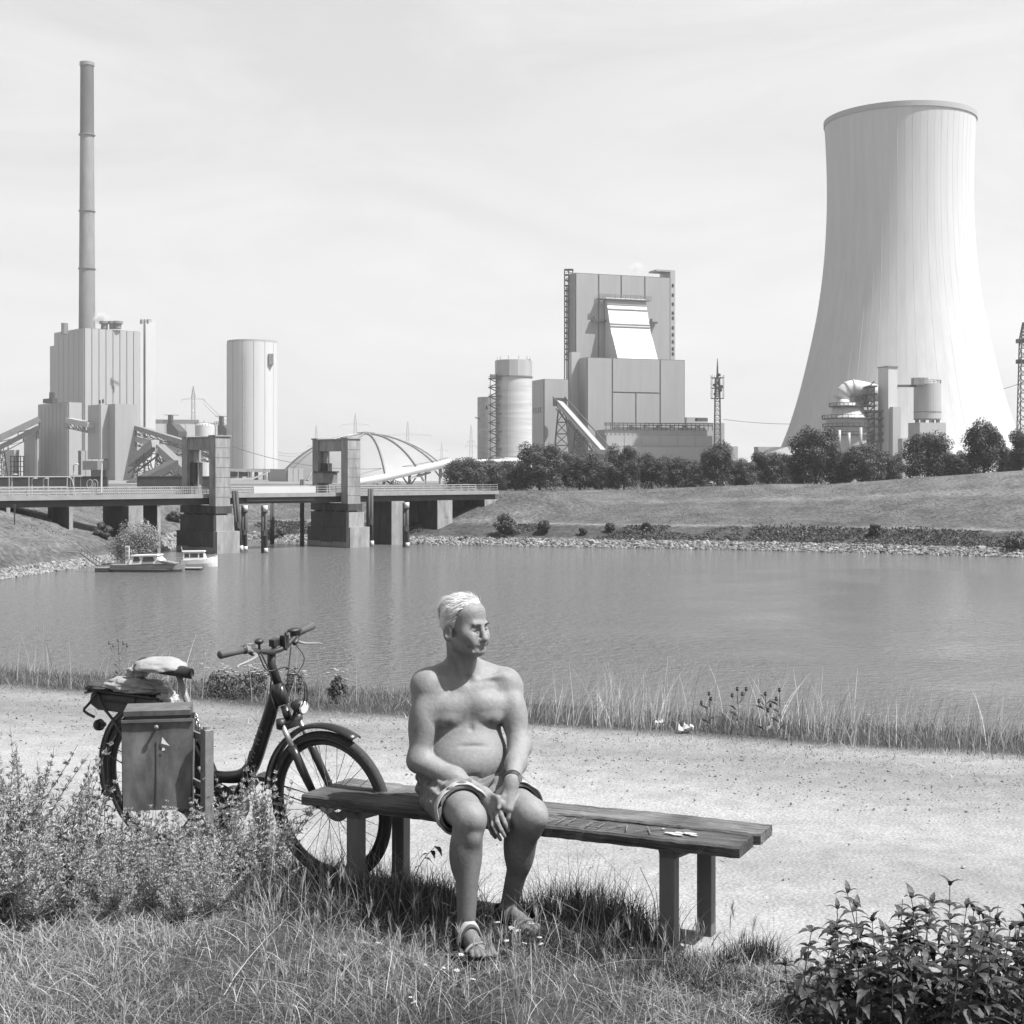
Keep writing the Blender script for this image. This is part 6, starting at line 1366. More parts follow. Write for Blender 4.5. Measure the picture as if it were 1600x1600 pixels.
def skin_mat():
    m = mat('tanned skin', 0.262, 0.62, 0.13, 9, 0.14, 60, spec=0.3, scale2=60.0, var2=0.10, coords='Object', attr='v')
    p = m.node_tree.nodes['Principled BSDF']; p.inputs['Subsurface Weight'].default_value = 0.05; p.inputs['Subsurface Radius'].default_value = (.008, .008, .008)
    return m
# natural pigment: weathered forearms and face, paler trunk, dark areolae, grey chest hair
v = np.full(len(BV), 1.0); rel = BV - TX; lf, ff = rel @ Lt, rel @ Fd; zz_ = BV[:, 2]
chest = np.exp(-((lf / .055) ** 2 + ((zz_ - .86) / .075) ** 2)) * (ff > .05); v -= .34 * chest * (0.5 + 1.0 * (np.sin(BV[:, 0] * 900) * np.sin(BV[:, 2] * 700) > 0))
for s_ in (-1, 1): v -= .6 * np.exp(-(((lf - s_ * .09) / .017) ** 2 + ((zz_ - .826) / .017) ** 2)) * (ff > .05)
low = np.clip((.50 - zz_) / .09, 0, 1); v -= .42 * low  # lower legs darker: tan and the shade on them, both in the colour
lips = np.exp(-((((BV - hd(.10, 0, -.109)) @ hl) / .022) ** 2 + (((BV - hd(.1, 0, -.109))[:, 2]) / .009) ** 2)) * (((BV - HC) @ hf) > .08); v -= .10 * lips
man = link('person', make_mesh('person', BV - A3((-.17, 5.8, 0)), [BQ], skin_mat(), True, {'v': v}), None, (-.17, 5.8, 0)); OFF['person'] = A3((-.17, 5.8, 0))
tag(man, 'bare chested old man with white hair, shorts and sandals seated on the bench', 'person')

# --- shorts
M_short = mat('pale cotton shorts', 0.22, 0.9, 0.22, 9.0, 0.3, 60, spec=0.1, scale2=30, var2=0.18, stretch=(1, 1, .5)); M_cuff = mat('turned up cuff', 0.46, 0.9, 0.06, 10.0, 0.2, 160, spec=0.1)
sh = Field((-.48, 5.44, .36), (.14, 6.14, .72), .004)
sh.ell(tb(0, -.035, .54), (.192, .152, .122), TR, .03); sh.ell(tb(0, .02, .60), (.180, .150, .085), TR, .03); sh.ell(tb(0, .045, .548), (.165, .158, .062), TR, .03); sh.ell(tb(0, .14, .52), (.10, .10, .055), TR, .03)
HEM = .74
for hp, kn in thighs:
    e = kn - hp; sh.cap(hp, hp + e * .5, .103, .099, .03); sh.cap(hp + e * .5, hp + e * (HEM + .12), .099, .093, .02)
    sh.ell(hp + e * .45 - (0, 0, .02), (.085, .11, .085), None, .04)
X_, Y_, Z_ = sh.pts((slice(None),) * 3)
wr_ = .006 * np.sin(44 * X_ + 30 * Z_ + 9 * np.sin(17 * Y_)) * np.sin(23 * Y_ + 8 * X_) + .004 * np.sin(85 * Z_ + 40 * Y_ + 6 * np.sin(20 * X_)) + .003 * np.sin(130 * Y_ - 60 * X_ + 50 * Z_)
sh.f = sh.f - .005 + 1.25 * wr_.astype(np.float32)
cutw = Z_ - .612 - .035 * np.clip((((X_ - TX[0]) * Fd[0] + (Y_ - TX[1]) * Fd[1]) - .03) / .1, 0, 1)      # waistband, lower in front under the belly
sh.f = np.maximum(sh.f, cutw)
for hp, kn in thighs:
    e = nrm(kn - hp); pl_ = (X_ - hp[0]) * e[0] + (Y_ - hp[1]) * e[1] + (Z_ - hp[2]) * e[2] - HEM * np.linalg.norm(kn - hp)
    near = np.sqrt((X_ - kn[0]) ** 2 + (Y_ - kn[1]) ** 2 + (Z_ - kn[2]) ** 2) < .21
    sh.f = np.where(near, np.maximum(sh.f, pl_), sh.f)
    t = np.clip(((X_ - hp[0]) * (kn - hp)[0] + (Y_ - hp[1]) * (kn - hp)[1] + (Z_ - hp[2]) * (kn - hp)[2]) / float((kn - hp) @ (kn - hp)), 0, 1.2)
    d = np.sqrt((X_ - hp[0] - t * (kn - hp)[0]) ** 2 + (Y_ - hp[1] - t * (kn - hp)[1]) ** 2 + (Z_ - hp[2] + .004 - t * (kn - hp)[2]) ** 2) - .086
    sh.f = np.where(t > .45, np.maximum(sh.f, -d), sh.f)
sh.f = np.maximum(sh.f, np.minimum(SEATZ - .002 - Z_, (Y_ - 5.72) * .6).astype(np.float32))
SV, SQ = sh.nets(); so = link('shorts', make_mesh('shorts', SV - OFF['person'], [SQ], M_short, True), man); OFF[so.name] = OFF['person']
for hp, kn in thighs:
    e = nrm(kn - hp); ln = np.linalg.norm(kn - hp); x_ = nrm(np.cross(e, (0, 0, 1))); y_ = np.cross(x_, e); n = 60; V = []
    for (s_, r_) in ((HEM * ln - .034, 0.1060), (HEM * ln - .034, 0.1090), (HEM * ln - .030, 0.1110), (HEM * ln - .006, 0.1100), (HEM * ln + .004, 0.1080), (HEM * ln + .005, 0.1045), (HEM * ln - .004, 0.1015), (HEM * ln - .03, 0.1015)):
        for g in np.linspace(0, 2 * np.pi, n, endpoint=False): V.append(hp + e * (s_ + .006 * math.sin(3 * g + 1)) + (x_ * math.cos(g) + y_ * math.sin(g) * .97) * (r_ + .0025 * math.sin(5 * g) + .0012 * math.sin(11 * g)) - A3((0, 0, .002)))
    Q = [(i * n + j, i * n + (j + 1) % n, (i + 1) * n + (j + 1) % n, (i + 1) * n + j) for i in range(7) for j in range(n)]
    MB().add(V, Q=Q).build('cuff', M_cuff, so, smooth=True)
q = MB(); q.tube(spline([tb(-.19, .0, .60), tb(-.205, .02, .61), tb(-.212, .035, .59), tb(-.205, .04, .565), tb(-.196, .03, .55)], 14), .003, 6); q.build('belt_loop', M_short, so, smooth=True)
q = MB(); q.lathe([(1, 0), (1.03, .008), (1.03, .026), (1, .034)], 60); V = q.V[0]; q.V[0] = np.array([tb(a * .186, -.03 + b_ * .158 , .572 + c_ - .055 * b_) for a, b_, c_ in V]); q.build('belt', mat('dark belt', .05, .6, .2, 20), so, smooth=True)

# --- watch
M_strap = mat('dark leather strap', .025, .6, .2, 30.0)
wd = nrm(Wl - El); wc = Wl - wd * .012; x_ = nrm(np.cross(wd, (0, 0, 1))); y_ = np.cross(x_, wd)
q = MB(); V = []; n = 36
for s_, r_ in ((-.012, .0305), (-.012, .035), (.012, .0345), (.012, .030)):
    for g in np.linspace(0, 2 * np.pi, n, endpoint=False): V.append(wc + wd * s_ + (x_ * math.cos(g) + y_ * math.sin(g)) * (r_ + .0015))
q.add(V, Q=[(i * n + j, i * n + (j + 1) % n, (i + 1) * n + (j + 1) % n, (i + 1) * n + j) for i in range(3) for j in range(n)]); wo = q.build('watch', M_strap, man, smooth=True)
dv = nrm(-x_ * .75 - y_ * .2 + A3((-.2, -.3, .3))); q = MB(); q.tube([wc + dv * .028, wc + dv * .038], (.016, .0145), 18); q.build('watch_case', M_chrome, wo)

# --- sandals
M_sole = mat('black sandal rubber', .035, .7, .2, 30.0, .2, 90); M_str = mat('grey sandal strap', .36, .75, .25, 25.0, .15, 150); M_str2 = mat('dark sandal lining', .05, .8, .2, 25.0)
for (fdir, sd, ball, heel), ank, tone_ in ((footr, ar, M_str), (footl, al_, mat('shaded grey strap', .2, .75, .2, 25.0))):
    q = MB(); out = []
    for u, w in ((-.035, .018), (-.028, .031), (0, .036), (.05, .034), (.10, .040), (.15, .050), (.19, .050), (.215, .040), (.23, .020)): out.append((u, w))
    ring = [heel + fdir * u + sd * w for u, w in out] + [heel + fdir * u - sd * w for u, w in out[::-1]]
    ring = [A3((p[0], p[1], 0)) for p in ring]; q.prism([p + (0, 0, -.004) for p in ring], (0, 0, .028)); sn = q.build('sandal', M_sole, man, bevel=.004)
    def strap(c, ax, wx, wz, width, a0, a1, m, nm='strap', lift=.003, tilt=0.0):
        """a band over the foot: half ellipse of half width wx and height wz about centre c, running along ax"""
        side = nrm(np.cross((0, 0, 1), ax)); n = 22; V = []; ax2 = nrm(A3(ax) + A3((0, 0, tilt)))
        for g in np.linspace(a0, a1, n):
            p = c + side * wx * math.cos(g) + A3((0, 0, wz * math.sin(g)))
            nn = nrm(side * math.cos(g) / wx + A3((0, 0, math.sin(g) / wz)))
            V += [p - ax2 * width / 2, p + ax2 * width / 2, p + ax2 * width / 2 + nn * .004, p - ax2 * width / 2 + nn * .004]
        q = MB(); q.add(V, Q=[(i * 4 + k, i * 4 + (k + 1) % 4, (i + 1) * 4 + (k + 1) % 4, (i + 1) * 4 + k) for i in range(n - 1) for k in range(4)]); q.build(nm, m, sn)
    b0 = A3((ball[0], ball[1], .02))
    strap(b0 + fdir * .0, fdir, .055, .050, .030, .05, math.pi - .05, M_str2); strap(b0 + fdir * .0, fdir, .057, .0525, .013, .2, math.pi - .5, tone_)
    m_ = A3((ank[0], ank[1], .035)) + fdir * .036; strap(m_, fdir, .047, .088, .038, -.1, math.pi + .1, M_str2, tilt=-.9); strap(m_, fdir, .049, .0915, .018, .2, math.pi - .2, tone_, tilt=-.9)
    h0 = A3((heel[0], heel[1], .075)); V = []; n = 16
    for g in np.linspace(-.2, math.pi + .2, n):
        p = h0 - fdir * .042 * math.sin(g) + sd * .041 * math.cos(g) + fdir * .02; o_ = (p - h0) * .1; V += [p - (0, 0, .045), p + (0, 0, .02), p + (0, 0, .02) + o_, p - (0, 0, .045) + o_]
    q = MB(); q.add(V, Q=[(i * 4 + k, i * 4 + (k + 1) % 4, (i + 1) * 4 + (k + 1) % 4, (i + 1) * 4 + k) for i in range(n - 1) for k in range(4)]); q.build('heel_cup', M_sole, sn)
    for s_ in (-1, 1): q = MB(); q.beam(heel + sd * s_ * .036 + fdir * .03 + (0, 0, -.02), m_ + sd * s_ * .044 + (0, 0, .005), .016, .005).beam(b0 + sd * s_ * .05, m_ + sd * s_ * .044 + (0, 0, .005), .014, .005); q.build('side_strap', M_str2, sn)

# --- hair: white combed-back hair built from many tapered locks over the skull
M_hair = mat('white hair', 1.1, .6, .10, 60.0, spec=.3, attr='v', trans=.5)
g = np.random.default_rng(6); V = []; T = []; A_ = []; nb = 0
def lock(p0, d0, d1, ln, w, seg=5, up=.3):
    """one lock leaving the skull at p0, bending from d0 to d1"""
    global nb
    p = A3(p0, float); side = nrm(np.cross(d0, (p - HC))); L_ = []
    for i in range(seg + 1):
        t = i / seg; ww = w * (1 - t ** 2.2) + .0004; L_.append((p - side * ww, p + side * ww)); d = nrm(d0 * (1 - t) + d1 * t); p = p + d * ln / seg
    for a, b in L_: V.extend((a, b))
    for i in range(seg): T.append((nb + 2 * i, nb + 2 * i + 1, nb + 2 * i + 3)); T.append((nb + 2 * i, nb + 2 * i + 3, nb + 2 * i + 2))
    A_.extend([g.uniform(.82, 1.08)] * (2 * seg + 2)); nb += 2 * seg + 2
cnt = 0
while cnt < 7000:
    d = g.normal(0, 1, 3); d /= np.linalg.norm(d); f, l, u = d @ hf, d @ hl, d[2]
    pos_f, pos_l, pos_u = f * .094 - .012, l * .076, u * .083 + .003
    hairline = pos_u > .038 + .55 * max(0, pos_f - .03) and not (pos_f > .035 and abs(pos_l) > .052 - .2 * (pos_u - .05))
    back = pos_f < -.012 + .35 * (pos_u + .03) * 0 and pos_u > -.085
    side_ = pos_f < .026 + .30 * (pos_u - .02) and pos_u > -.03
    if not (hairline or back or (side_ and pos_u > -.028)): continue
    if pos_f > .058 and pos_u < .054: continue
    if abs((pos_f + .018) / .03) ** 2 + abs((pos_u + .05) / .036) ** 2 < 1: continue
    bk_ = 1.01 + .03 * np.clip(.3 - pos_f / .1, 0, 1) * (pos_u > -.03); p0 = HC + hf * pos_f * bk_ + hl * pos_l * 1.02 + A3((0, 0, pos_u * (bk_ + .02) if pos_u > 0 else pos_u))
    out = nrm(hf * d.dot(hf) / .094 + hl * l / .076 + A3((0, 0, u / .088)))
    top = np.clip((pos_u - .015) / .055, 0, 1)
    sweep = -hf * 1.0 + hl * (-.35 * top + .1 * np.sign(l)) + A3((0, 0, -.55 + .35 * top))
    if pos_f > .02: sweep = sweep * .6 + hl * -.9                       # front lock combed across
    tang = nrm(sweep - out * (sweep @ out)); lift = .5 * top + .2
    d0 = nrm(out * lift + tang * .8 + g.normal(0, .14, 3)); d1 = nrm(tang * 1.0 - out * .25 + A3((0, 0, -.25)) + g.normal(0, .2, 3))
    wisp = 1.35 if g.random() < .05 else 1.0; d0 = nrm(d0 + (wisp - 1) * out * .4)
    lock(p0 - out * .002, d0, d1, wisp * g.uniform(.02, .038) * (1 + .4 * top) * (1.25 if pos_f < -.05 else 1) * (.55 if pos_f > .045 else 1), g.uniform(.0007, .0017)); cnt += 1
hair = link('hair', make_mesh('hair', np.array(V) - OFF['person'], [np.array(T)], M_hair, True, {'v': np.array(A_)}), man)
# scalp cap under the locks so that no skin shows through
cap = Field(HC - (.13, .13, .12), HC + (.13, .13, .14), .003)
cap.ell(hd(-.012, 0, .004), (.0975, .080, .0855), HR, .01); cap.ell(hd(-.050, 0, .022), (.054, .074, .058), HR, .03); cap.ell(hd(-.056, 0, -.03), (.044, .064, .05), HR, .03); cap.ell(hd(.028, .006, .056), (.054, .049, .030), HR, .02); cap.ell(hd(.004, -.03, .064), (.045, .037, .026), HR, .02)
cx_, cy_, cz_ = cap.pts((slice(None),) * 3); rf = (cx_ - HC[0]) * hf[0] + (cy_ - HC[1]) * hf[1]; rl = (cx_ - HC[0]) * hl[0] + (cy_ - HC[1]) * hl[1]; ru = cz_ - HC[2]
nz_ = .003 * np.sin(120 * rf + 60 * rl) * np.sin(90 * ru + 40 * rl) + .003 * np.sin(60 * rl - 40 * ru)
front = np.maximum(rf - (.022 + .34 * (ru - .02)), -(ru - .052 - .35 * np.maximum(rf - .03, 0)))          # keep: behind temples or above hairline
temple = np.minimum(rf - (.015 + .30 * (ru - .01)), np.maximum(.050 + .25 * np.maximum(rf - .02, 0) - ru, np.abs(rl) - .054))
cap.f = np.maximum(cap.f + (.5 * nz_ + .016 * np.exp(np.minimum(temple, 0) / .014)).astype(np.float32), temple.astype(np.float32)); ear = 1 - np.sqrt(((rf + .018) / .032) ** 2 + ((ru + .05) / .04) ** 2); cap.f = np.maximum(cap.f, (.03 * ear).astype(np.float32)); cap.f = np.maximum(cap.f, (-.075 - ru).astype(np.float32)); cap.f = np.maximum(cap.f, np.where((ru < -.02) & (rf > -.03), .02, -.2).astype(np.float32))
CV, CQ = cap.nets(); link('hair_base', make_mesh('hair_base', CV - OFF['person'], [CQ], mat('white under hair', .85, .8, .15, 70.0, .5, 120), True), man)
# eyes, narrowed to dark slits against the light
M_eye = mat('dark moist eye', .05, .25, .2, 60)
for s_ in (-1, 1): q = MB(); q.ell(hd(.0775, s_ * .031, -.0430), (.0112, .0135, .0045), 16, 10, HR); q.build('eye', M_eye, man, smooth=True)
# eyebrows
q = MB()
for s_ in (-1, 1):
    for i in range(26):
        t = i / 25; c = hd(.100 - .016 * t, s_ * (.012 + .034 * t), -.021 + .004 * math.sin(t * 3)); q.beam(c, c + hl * s_ * .007 + hf * .003 + A3((0, 0, g.uniform(-.002, .003))), .0016, .001)
q.build('eyebrows', M_hair, man, kind='stuff')
# ------------------------------------------------------------------ far vegetation
M_leafd = mat('dark tree leaves', 0.07, 0.6, 0.25, 0.7, spec=0.3, attr='v', trans=0.15); M_leafp = mat('pale willow leaves', 0.3, 0.6, 0.2, 1.2, spec=0.3, attr='v', trans=0.15)
M_leafm = mat('mid green leaves', 0.095, 0.6, 0.25, 0.7, spec=0.3, attr='v', trans=0.15); M_bark = mat('tree bark', 0.09, 0.9, 0.3, 3.0, 0.3, 9)
def leaf_cloud(seed, n, r, lobes, leaf, full=False, open_=0.25):
    """leaf-sized faces gathered in clumps through a crown of half size r (unit height from 0 to 2 r[2])"""
    g = np.random.default_rng(seed); V = np.zeros((n, 4, 3)); c = []
    for _ in range(lobes):
        d = g.normal(0, 1, 3); d /= np.linalg.norm(d); c.append(d * np.array(r) * g.uniform(.35, .80))
    c = np.array(c)
    if full: u_ = g.uniform(-.78, .72, lobes); an = g.uniform(0, 6.283, lobes); rr_ = np.sqrt(1 - np.maximum(u_, 0) ** 2) * np.sqrt(g.uniform(.15, 1, lobes)) * .74; c = np.stack((rr_ * np.cos(an), rr_ * np.sin(an), u_), 1) * np.array(r)
    k = g.integers(0, lobes, n); d = g.normal(0, 1, (n, 3)); d /= np.linalg.norm(d, axis=1)[:, None]
    rad = (g.uniform(.22, .36, lobes) if full else g.uniform(.25, .46, lobes))[k] * (g.uniform(open_, 1, n) ** .45)
    p = c[k] + d * rad[:, None] * np.array(r); keep = np.ones(n, bool)
    nd = d * 1.0 + g.normal(0, .27, (n, 3)); nd /= np.linalg.norm(nd, axis=1)[:, None]
    a = np.cross(nd, g.normal(0, 1, (n, 3))); a /= np.linalg.norm(a, axis=1)[:, None]; b = np.cross(nd, a)
    s = leaf * g.uniform(.6, 1.4, n)
    for i, (u, w) in enumerate(((-1, 0), (0, -.55), (1, 0), (0, .55))): V[:, i] = p + (a * u + b * w) * s[:, None]
    V[..., 2] += r[2]
    Q = np.arange(n * 4).reshape(n, 4); return V.reshape(-1, 3), Q, np.repeat(g.uniform(.85, 1.15, n), 4)
def crown_mesh(name, m, *a):
    V, Q, v = leaf_cloud(*a, full=True); return make_mesh(name, V, [Q], m, False, {'v': v})
def tree_proto(seed, m, r, n, lobes, leaf):
    cm = crown_mesh('crown', m, seed, n, r, lobes, leaf); q = MB(); g = np.random.default_rng(seed); H = r[2] * 2
    q.tube([(0, 0, -1.2), (0, 0, .6), (.05, 0, H * .35), (.1, .05, H * .75)], (.28, .22, .16, .04), 7)
    for i in range(7): a = g.uniform(0, 6.28); z = H * g.uniform(.15, .5); q.tube([(0, 0, z), (r[0] * .4 * math.cos(a), r[1] * .4 * math.sin(a), z + H * .16), (r[0] * .7 * math.cos(a), r[1] * .7 * math.sin(a), z + H * .22)], (.1, .06, .02), 5)
    return cm, q.mesh('trunk', M_bark, True)
PR = [tree_proto(31, M_leafd, (5, 5, 4.7), 17000, 80, .17), tree_proto(32, M_leafd, (5, 5, 5.2), 17000, 90, .17), tree_proto(33, M_leafm, (5, 5, 4.6), 17000, 75, .17), tree_proto(34, M_leafd, (4, 4, 5.6), 16000, 75, .17), tree_proto(35, M_leafm, (5, 5, 3.6), 15000, 70, .17)]
def tree(k, px, yt, yb, w, D, lab, cat='tree', group='trees along the dike'):
    x = (px - 800) / F * D; z = float(terr(np.array([x]), np.array([D]))[0][0]) if D < 440 else GZ0
    zt = zat(yt, D); hgt = zt - z; r = root('tree', lab, cat, (x, D, z), group); cm, tm = PR[k]
    hh = 2 * {0: 4.7, 1: 5.2, 2: 4.6, 3: 5.6, 4: 3.6}[k]; ww = {0: 5, 1: 5, 2: 5, 3: 4, 4: 5}[k]
    sx = 1.06 * (w / 2 * D / F) / (ww * .98); sz = hgt / (hh * .98)
    for nm, me in (('crown', cm), ('trunk', tm)): o = link(nm, me, r); o.scale = (sx, sx, sz)
    r.rotation_euler = (0, 0, Rr(0, 6.28))
T_ = [(2, 728, 712, 766, 78, 268, 'broad tree at the bridge end, first of the dike trees'), (4, 774, 717, 766, 66, 272, 'low spreading tree just below the round concrete silo'), (0, 843, 690, 768, 84, 272, 'big rounded dark tree below the white sloping conveyor trestle'),
      (2, 906, 701, 768, 78, 276, 'mid toned tree standing under the sloping white conveyor'), (0, 975, 693, 767, 64, 272, 'rounded pale topped tree before the long low pale hall'), (3, 1018, 706, 767, 50, 280, 'narrow dark tree in front of the long low pale hall'),
      (1, 1052, 712, 766, 62, 284, 'dark bushy tree before the right end of the low hall'), (2, 1085, 714, 764, 56, 286, 'loose tree just left of the tree beneath the radio mast'), (3, 1121, 688, 760, 54, 272, 'upright tree right beneath the radio mast'),
      (4, 1160, 716, 756, 54, 276, 'low bush tree right of the radio mast tree'), (1, 1200, 704, 752, 66, 284, 'dark tree before the low grey building by the tower skirt'), (2, 1238, 704, 750, 52, 290, 'dull tree left of the big dark tree by the scrubber'),
      (0, 1274, 664, 748, 92, 264, 'largest dark tree, covering the left foot of the scrubber'), (2, 1350, 690, 742, 72, 262, 'pale leafed tree at the foot of the scrubber stair'), (4, 1392, 706, 738, 44, 270, 'thin low tree at the foot of the slab tower'),
      (1, 1450, 674, 736, 80, 256, 'dark round tree in front of the raised round tank'), (3, 1537, 654, 732, 66, 252, 'pointed dark tree in front of the cooling tower base'), (1, 1604, 668, 733, 60, 250, 'dark tree cut by the frame beside the lattice tower'), (4, 1495, 704, 733, 46, 262, 'low dark bush between the round and the pointed tree'), (4, 1575, 700, 732, 40, 262, 'low bush at the foot of the lattice tower'),
      (4, 1310, 704, 746, 50, 272, 'low bush between the largest tree and the pale leafed tree'), (4, 805, 720, 768, 44, 282, 'low bush between the silo tree and the big rounded tree'), (4, 940, 722, 768, 46, 282, 'low bush behind the conveyor tree and the pale topped tree')]
for t in T_: tree(*t)
def bush(px, yb, w, h, m, seed, lab, name='bush', n=1500, leaf=.2, group=None, D=None, lobes=22):
    D = D or next(d for d in np.arange(150, 300, .5) if zat(yb, d) <= terr(np.array([(px - 800) / F * d]), np.array([d]))[0][0] + .05)
    x = (px - 800) / F * D; z = float(terr(np.array([x]), np.array([D]))[0][0]); s = D / F
    r = root(name, lab, 'bush', (x, D, z), group); V, Q, v = leaf_cloud(seed, n, (w / 2 * s, w / 2 * s, h / 2 * s), lobes, leaf); link('foliage', make_mesh('foliage', V - np.array((0, 0, .15)), [Q], m, False, {'v': v}), r)
    q = MB(); g = np.random.default_rng(seed)
    for i in range(9): a = g.uniform(0, 6.28); e = np.array((math.cos(a) * w * .3 * s, math.sin(a) * w * .3 * s, h * .7 * s)); q.tube([(0, 0, -.2), e * .5 + (0, 0, .1), e], (.06, .04, .015), 5)
    q.build('branches', M_bark, None).parent = r
bush(212, 868, 92, 82, M_leafp, 50, 'big pale silvery willow bush on the bank above the moored boats', 'willow_bush', 16000, .095, D=168, lobes=90)
bush(160, 800, 36, 22, M_leafm, 51, 'small scrubby bush on the bank between two bridge piers', D=182); bush(272, 826, 34, 18, M_leafm, 52, 'low scrub behind the willow by the near lift tower', D=222)
bush(790, 836, 38, 36, M_leafm, 53, 'largest of the bushes dotted along the far waterline'); bush(850, 834, 26, 22, M_leafm, 54, 'second bush along the far waterline, right of the largest'); bush(911, 836, 15, 12, M_leafd, 55, 'tiny bush on the far bank below the conveyor'); bush(953, 832, 16, 16, M_leafd, 56, 'small bush on the far bank below the pale topped tree'); bush(1010, 830, 15, 14, M_leafd, 57, 'small bush on the far bank below the narrow tree'); bush(1366, 838, 18, 22, M_leafd, 58, 'small bush breaking the shore path line below the scrubber'); bush(1590, 858, 42, 22, M_leafm, 59, 'sprawling bush low at the far waterline by the frame edge'); bush(430, 840, 40, 20, M_leafm, 60, 'scrub on the shore seen between the mooring piles')
def bank_veg():
    g = np.random.default_rng(77); n = 24000; ln = np.cumsum([0] + [np.hypot(*(SHORE[i + 1] - SHORE[i])) for i in range(len(SHORE) - 1)])
    t = g.uniform(ln[1], ln[9], n); x = np.interp(t, ln, SHORE[:, 0]); y = np.interp(t, ln, SHORE[:, 1]); idx = np.clip(np.searchsorted(ln, t) - 1, 0, len(SHORE) - 2); e = SHORE[idx + 1] - SHORE[idx]; e /= np.linalg.norm(e, axis=1)[:, None]
    dd = g.uniform(3.0, 8.2, n); x = x + e[:, 1] * dd; y = y - e[:, 0] * dd; z, _ = terr(x, y); cl_ = np.clip(snoise(x, y, 40, .35, 4) * 1.3 + .2 + .35 * np.clip((x - 20) / 25, -1, 1), .0, 1.1); h = g.uniform(.1, .6, n) * cl_; kk = cl_ > .04; x, y, z, h = x[kk], y[kk], z[kk], h[kk]; n = len(x)
    p = np.stack((x, y, z + h * g.random(n)), 1); a = g.normal(0, 1, (n, 3)); a /= np.linalg.norm(a, axis=1)[:, None]; b = np.cross(a, g.normal(0, 1, (n, 3))); b /= np.linalg.norm(b, axis=1)[:, None]; s = g.uniform(.1, .26, n)[:, None]
    V = np.stack((p - a * s, p - b * s * .5, p + a * s, p + b * s * .5), 1).reshape(-1, 3)
    tag(link('undergrowth', make_mesh('undergrowth', V, [np.arange(n * 4).reshape(n, 4)], M_leafm, False, {'v': np.repeat(g.uniform(.6, 1.4, n), 4)})), 'dark low growth above the stones of the far bank', kind='stuff')
bank_veg()
def bank_tufts():
    g = np.random.default_rng(78); n = 60000; x = g.uniform(-75, 95, n); y = g.uniform(150, 262, n); z, d = terr(x, y); k = (d > 9.9) & (d < 52) & ((d < 29) | (d > 33.5)) & (g.random(n) < np.clip(.5 + snoise(x, y, 44, .25, 3), .05, 1)); x, y, z = x[k], y[k], z[k]
    V, Q, v = blades(x, y, z - .03, g.uniform(.1, .34, len(x)), g.uniform(.05, .12, len(x)), 2, .5, .8, 45, np.clip(g.normal(.125, .05, len(x)), .04, .28))
    tag(link('bank_grass', make_mesh('bank_grass', V, [Q], M_blade, False, {'v': v})), 'rough grass tufts over the far dike slope', kind='stuff')
# ------------------------------------------------------------------ near grass
def blades(x, y, z, h, w, seg=3, lean=.5, droop=.6, seed=0, val=None, bias=(0, 0)):
    g = np.random.default_rng(seed); n = len(x); a = g.uniform(0, 2 * np.pi, n); l = np.abs(g.normal(0, lean, n)); dx, dy = np.cos(a) * l + bias[0], np.sin(a) * l + bias[1]; tw = g.uniform(0, 2 * np.pi, n); sx_, sy_ = np.cos(tw), np.sin(tw); dr = g.uniform(0, droop, n)
    V = np.zeros((n, seg + 1, 2, 3))
    for i in range(seg + 1):
        t = i / seg; up = h * (t - dr * t * t * .45); out = h * (t * .55 + t * t * .7); ww = w * (1 - t ** 1.6) * .5 + .0003
        cx, cy, cz = x + dx * out, y + dy * out, z + np.maximum(up, 0.002 * i)
        for k, s_ in enumerate((-1, 1)): V[:, i, k, 0] = cx + s_ * sx_ * ww; V[:, i, k, 1] = cy + s_ * sy_ * ww; V[:, i, k, 2] = cz
    b = np.arange(n)[:, None] * (seg + 1) * 2; Q = np.stack([np.stack((b[:, 0] + 2 * i, b[:, 0] + 2 * i + 1, b[:, 0] + 2 * i + 3, b[:, 0] + 2 * i + 2), 1) for i in range(seg)], 1).reshape(-1, 4)
    return V.reshape(-1, 3), Q, np.repeat(val, (seg + 1) * 2)
def stuff(name, sets, m, lab):
    V, Q, A_, n = [], [], [], 0
    for v, q, a in sets: V.append(v); Q.append(q + n); A_.append(a); n += len(v)
    return tag(link(name, make_mesh(name, np.concatenate(V), [np.concatenate(Q)], m, False, {'v': np.concatenate(A_)})), lab, kind='stuff')
M_blade = mat('grass blades', 1.0, 0.6, 0.08, 30, spec=0.25, attr='v', trans=0.25)
g = np.random.default_rng(123)
def turf_pts(n, x0, x1, y0, y1, dens):
    x = g.uniform(x0, x1, n); y = g.uniform(y0, y1, n); k = g.random(n) < dens(x, y); return x[k], y[k]
def fd_(x, y):
    v = front_v(x, y) + .16 * snoise(x, y, 8, 2.3, 3); ft = np.minimum(np.hypot(x - ar[0] - .03, y - ar[1] + .07), np.hypot(x - al_[0] - .04, y - al_[1] + .05)); return np.clip(v / .35 + .35, 0, 1) * np.clip((ft - .05) / .12, .12, 1) * np.where(x > 1.15 + .1 * np.sin(y * 9), .18, 1)
x, y = turf_pts(150000, -3.4, 2.4, 4.15, 7.4, lambda a, b: fd_(a, b) * np.clip(.72 + .8 * snoise(a, b, 64, 5.0, 3), .25, 1))
cl1 = snoise(x, y, 61, 3.2, 3); dry = np.clip(.5 + .6 * snoise(x, y, 62, 2.0, 3) + g.normal(0, .25, len(x)), 0, 1)
S1 = blades(x, y, near_z(x, y) - .004, g.uniform(.025, .09, len(x)) * (1 + .45 * cl1), g.uniform(.0016, .0032, len(x)), 4, 1.0, 1.5, 1, .09 + .56 * dry * g.uniform(.4, 1.3, len(x)))
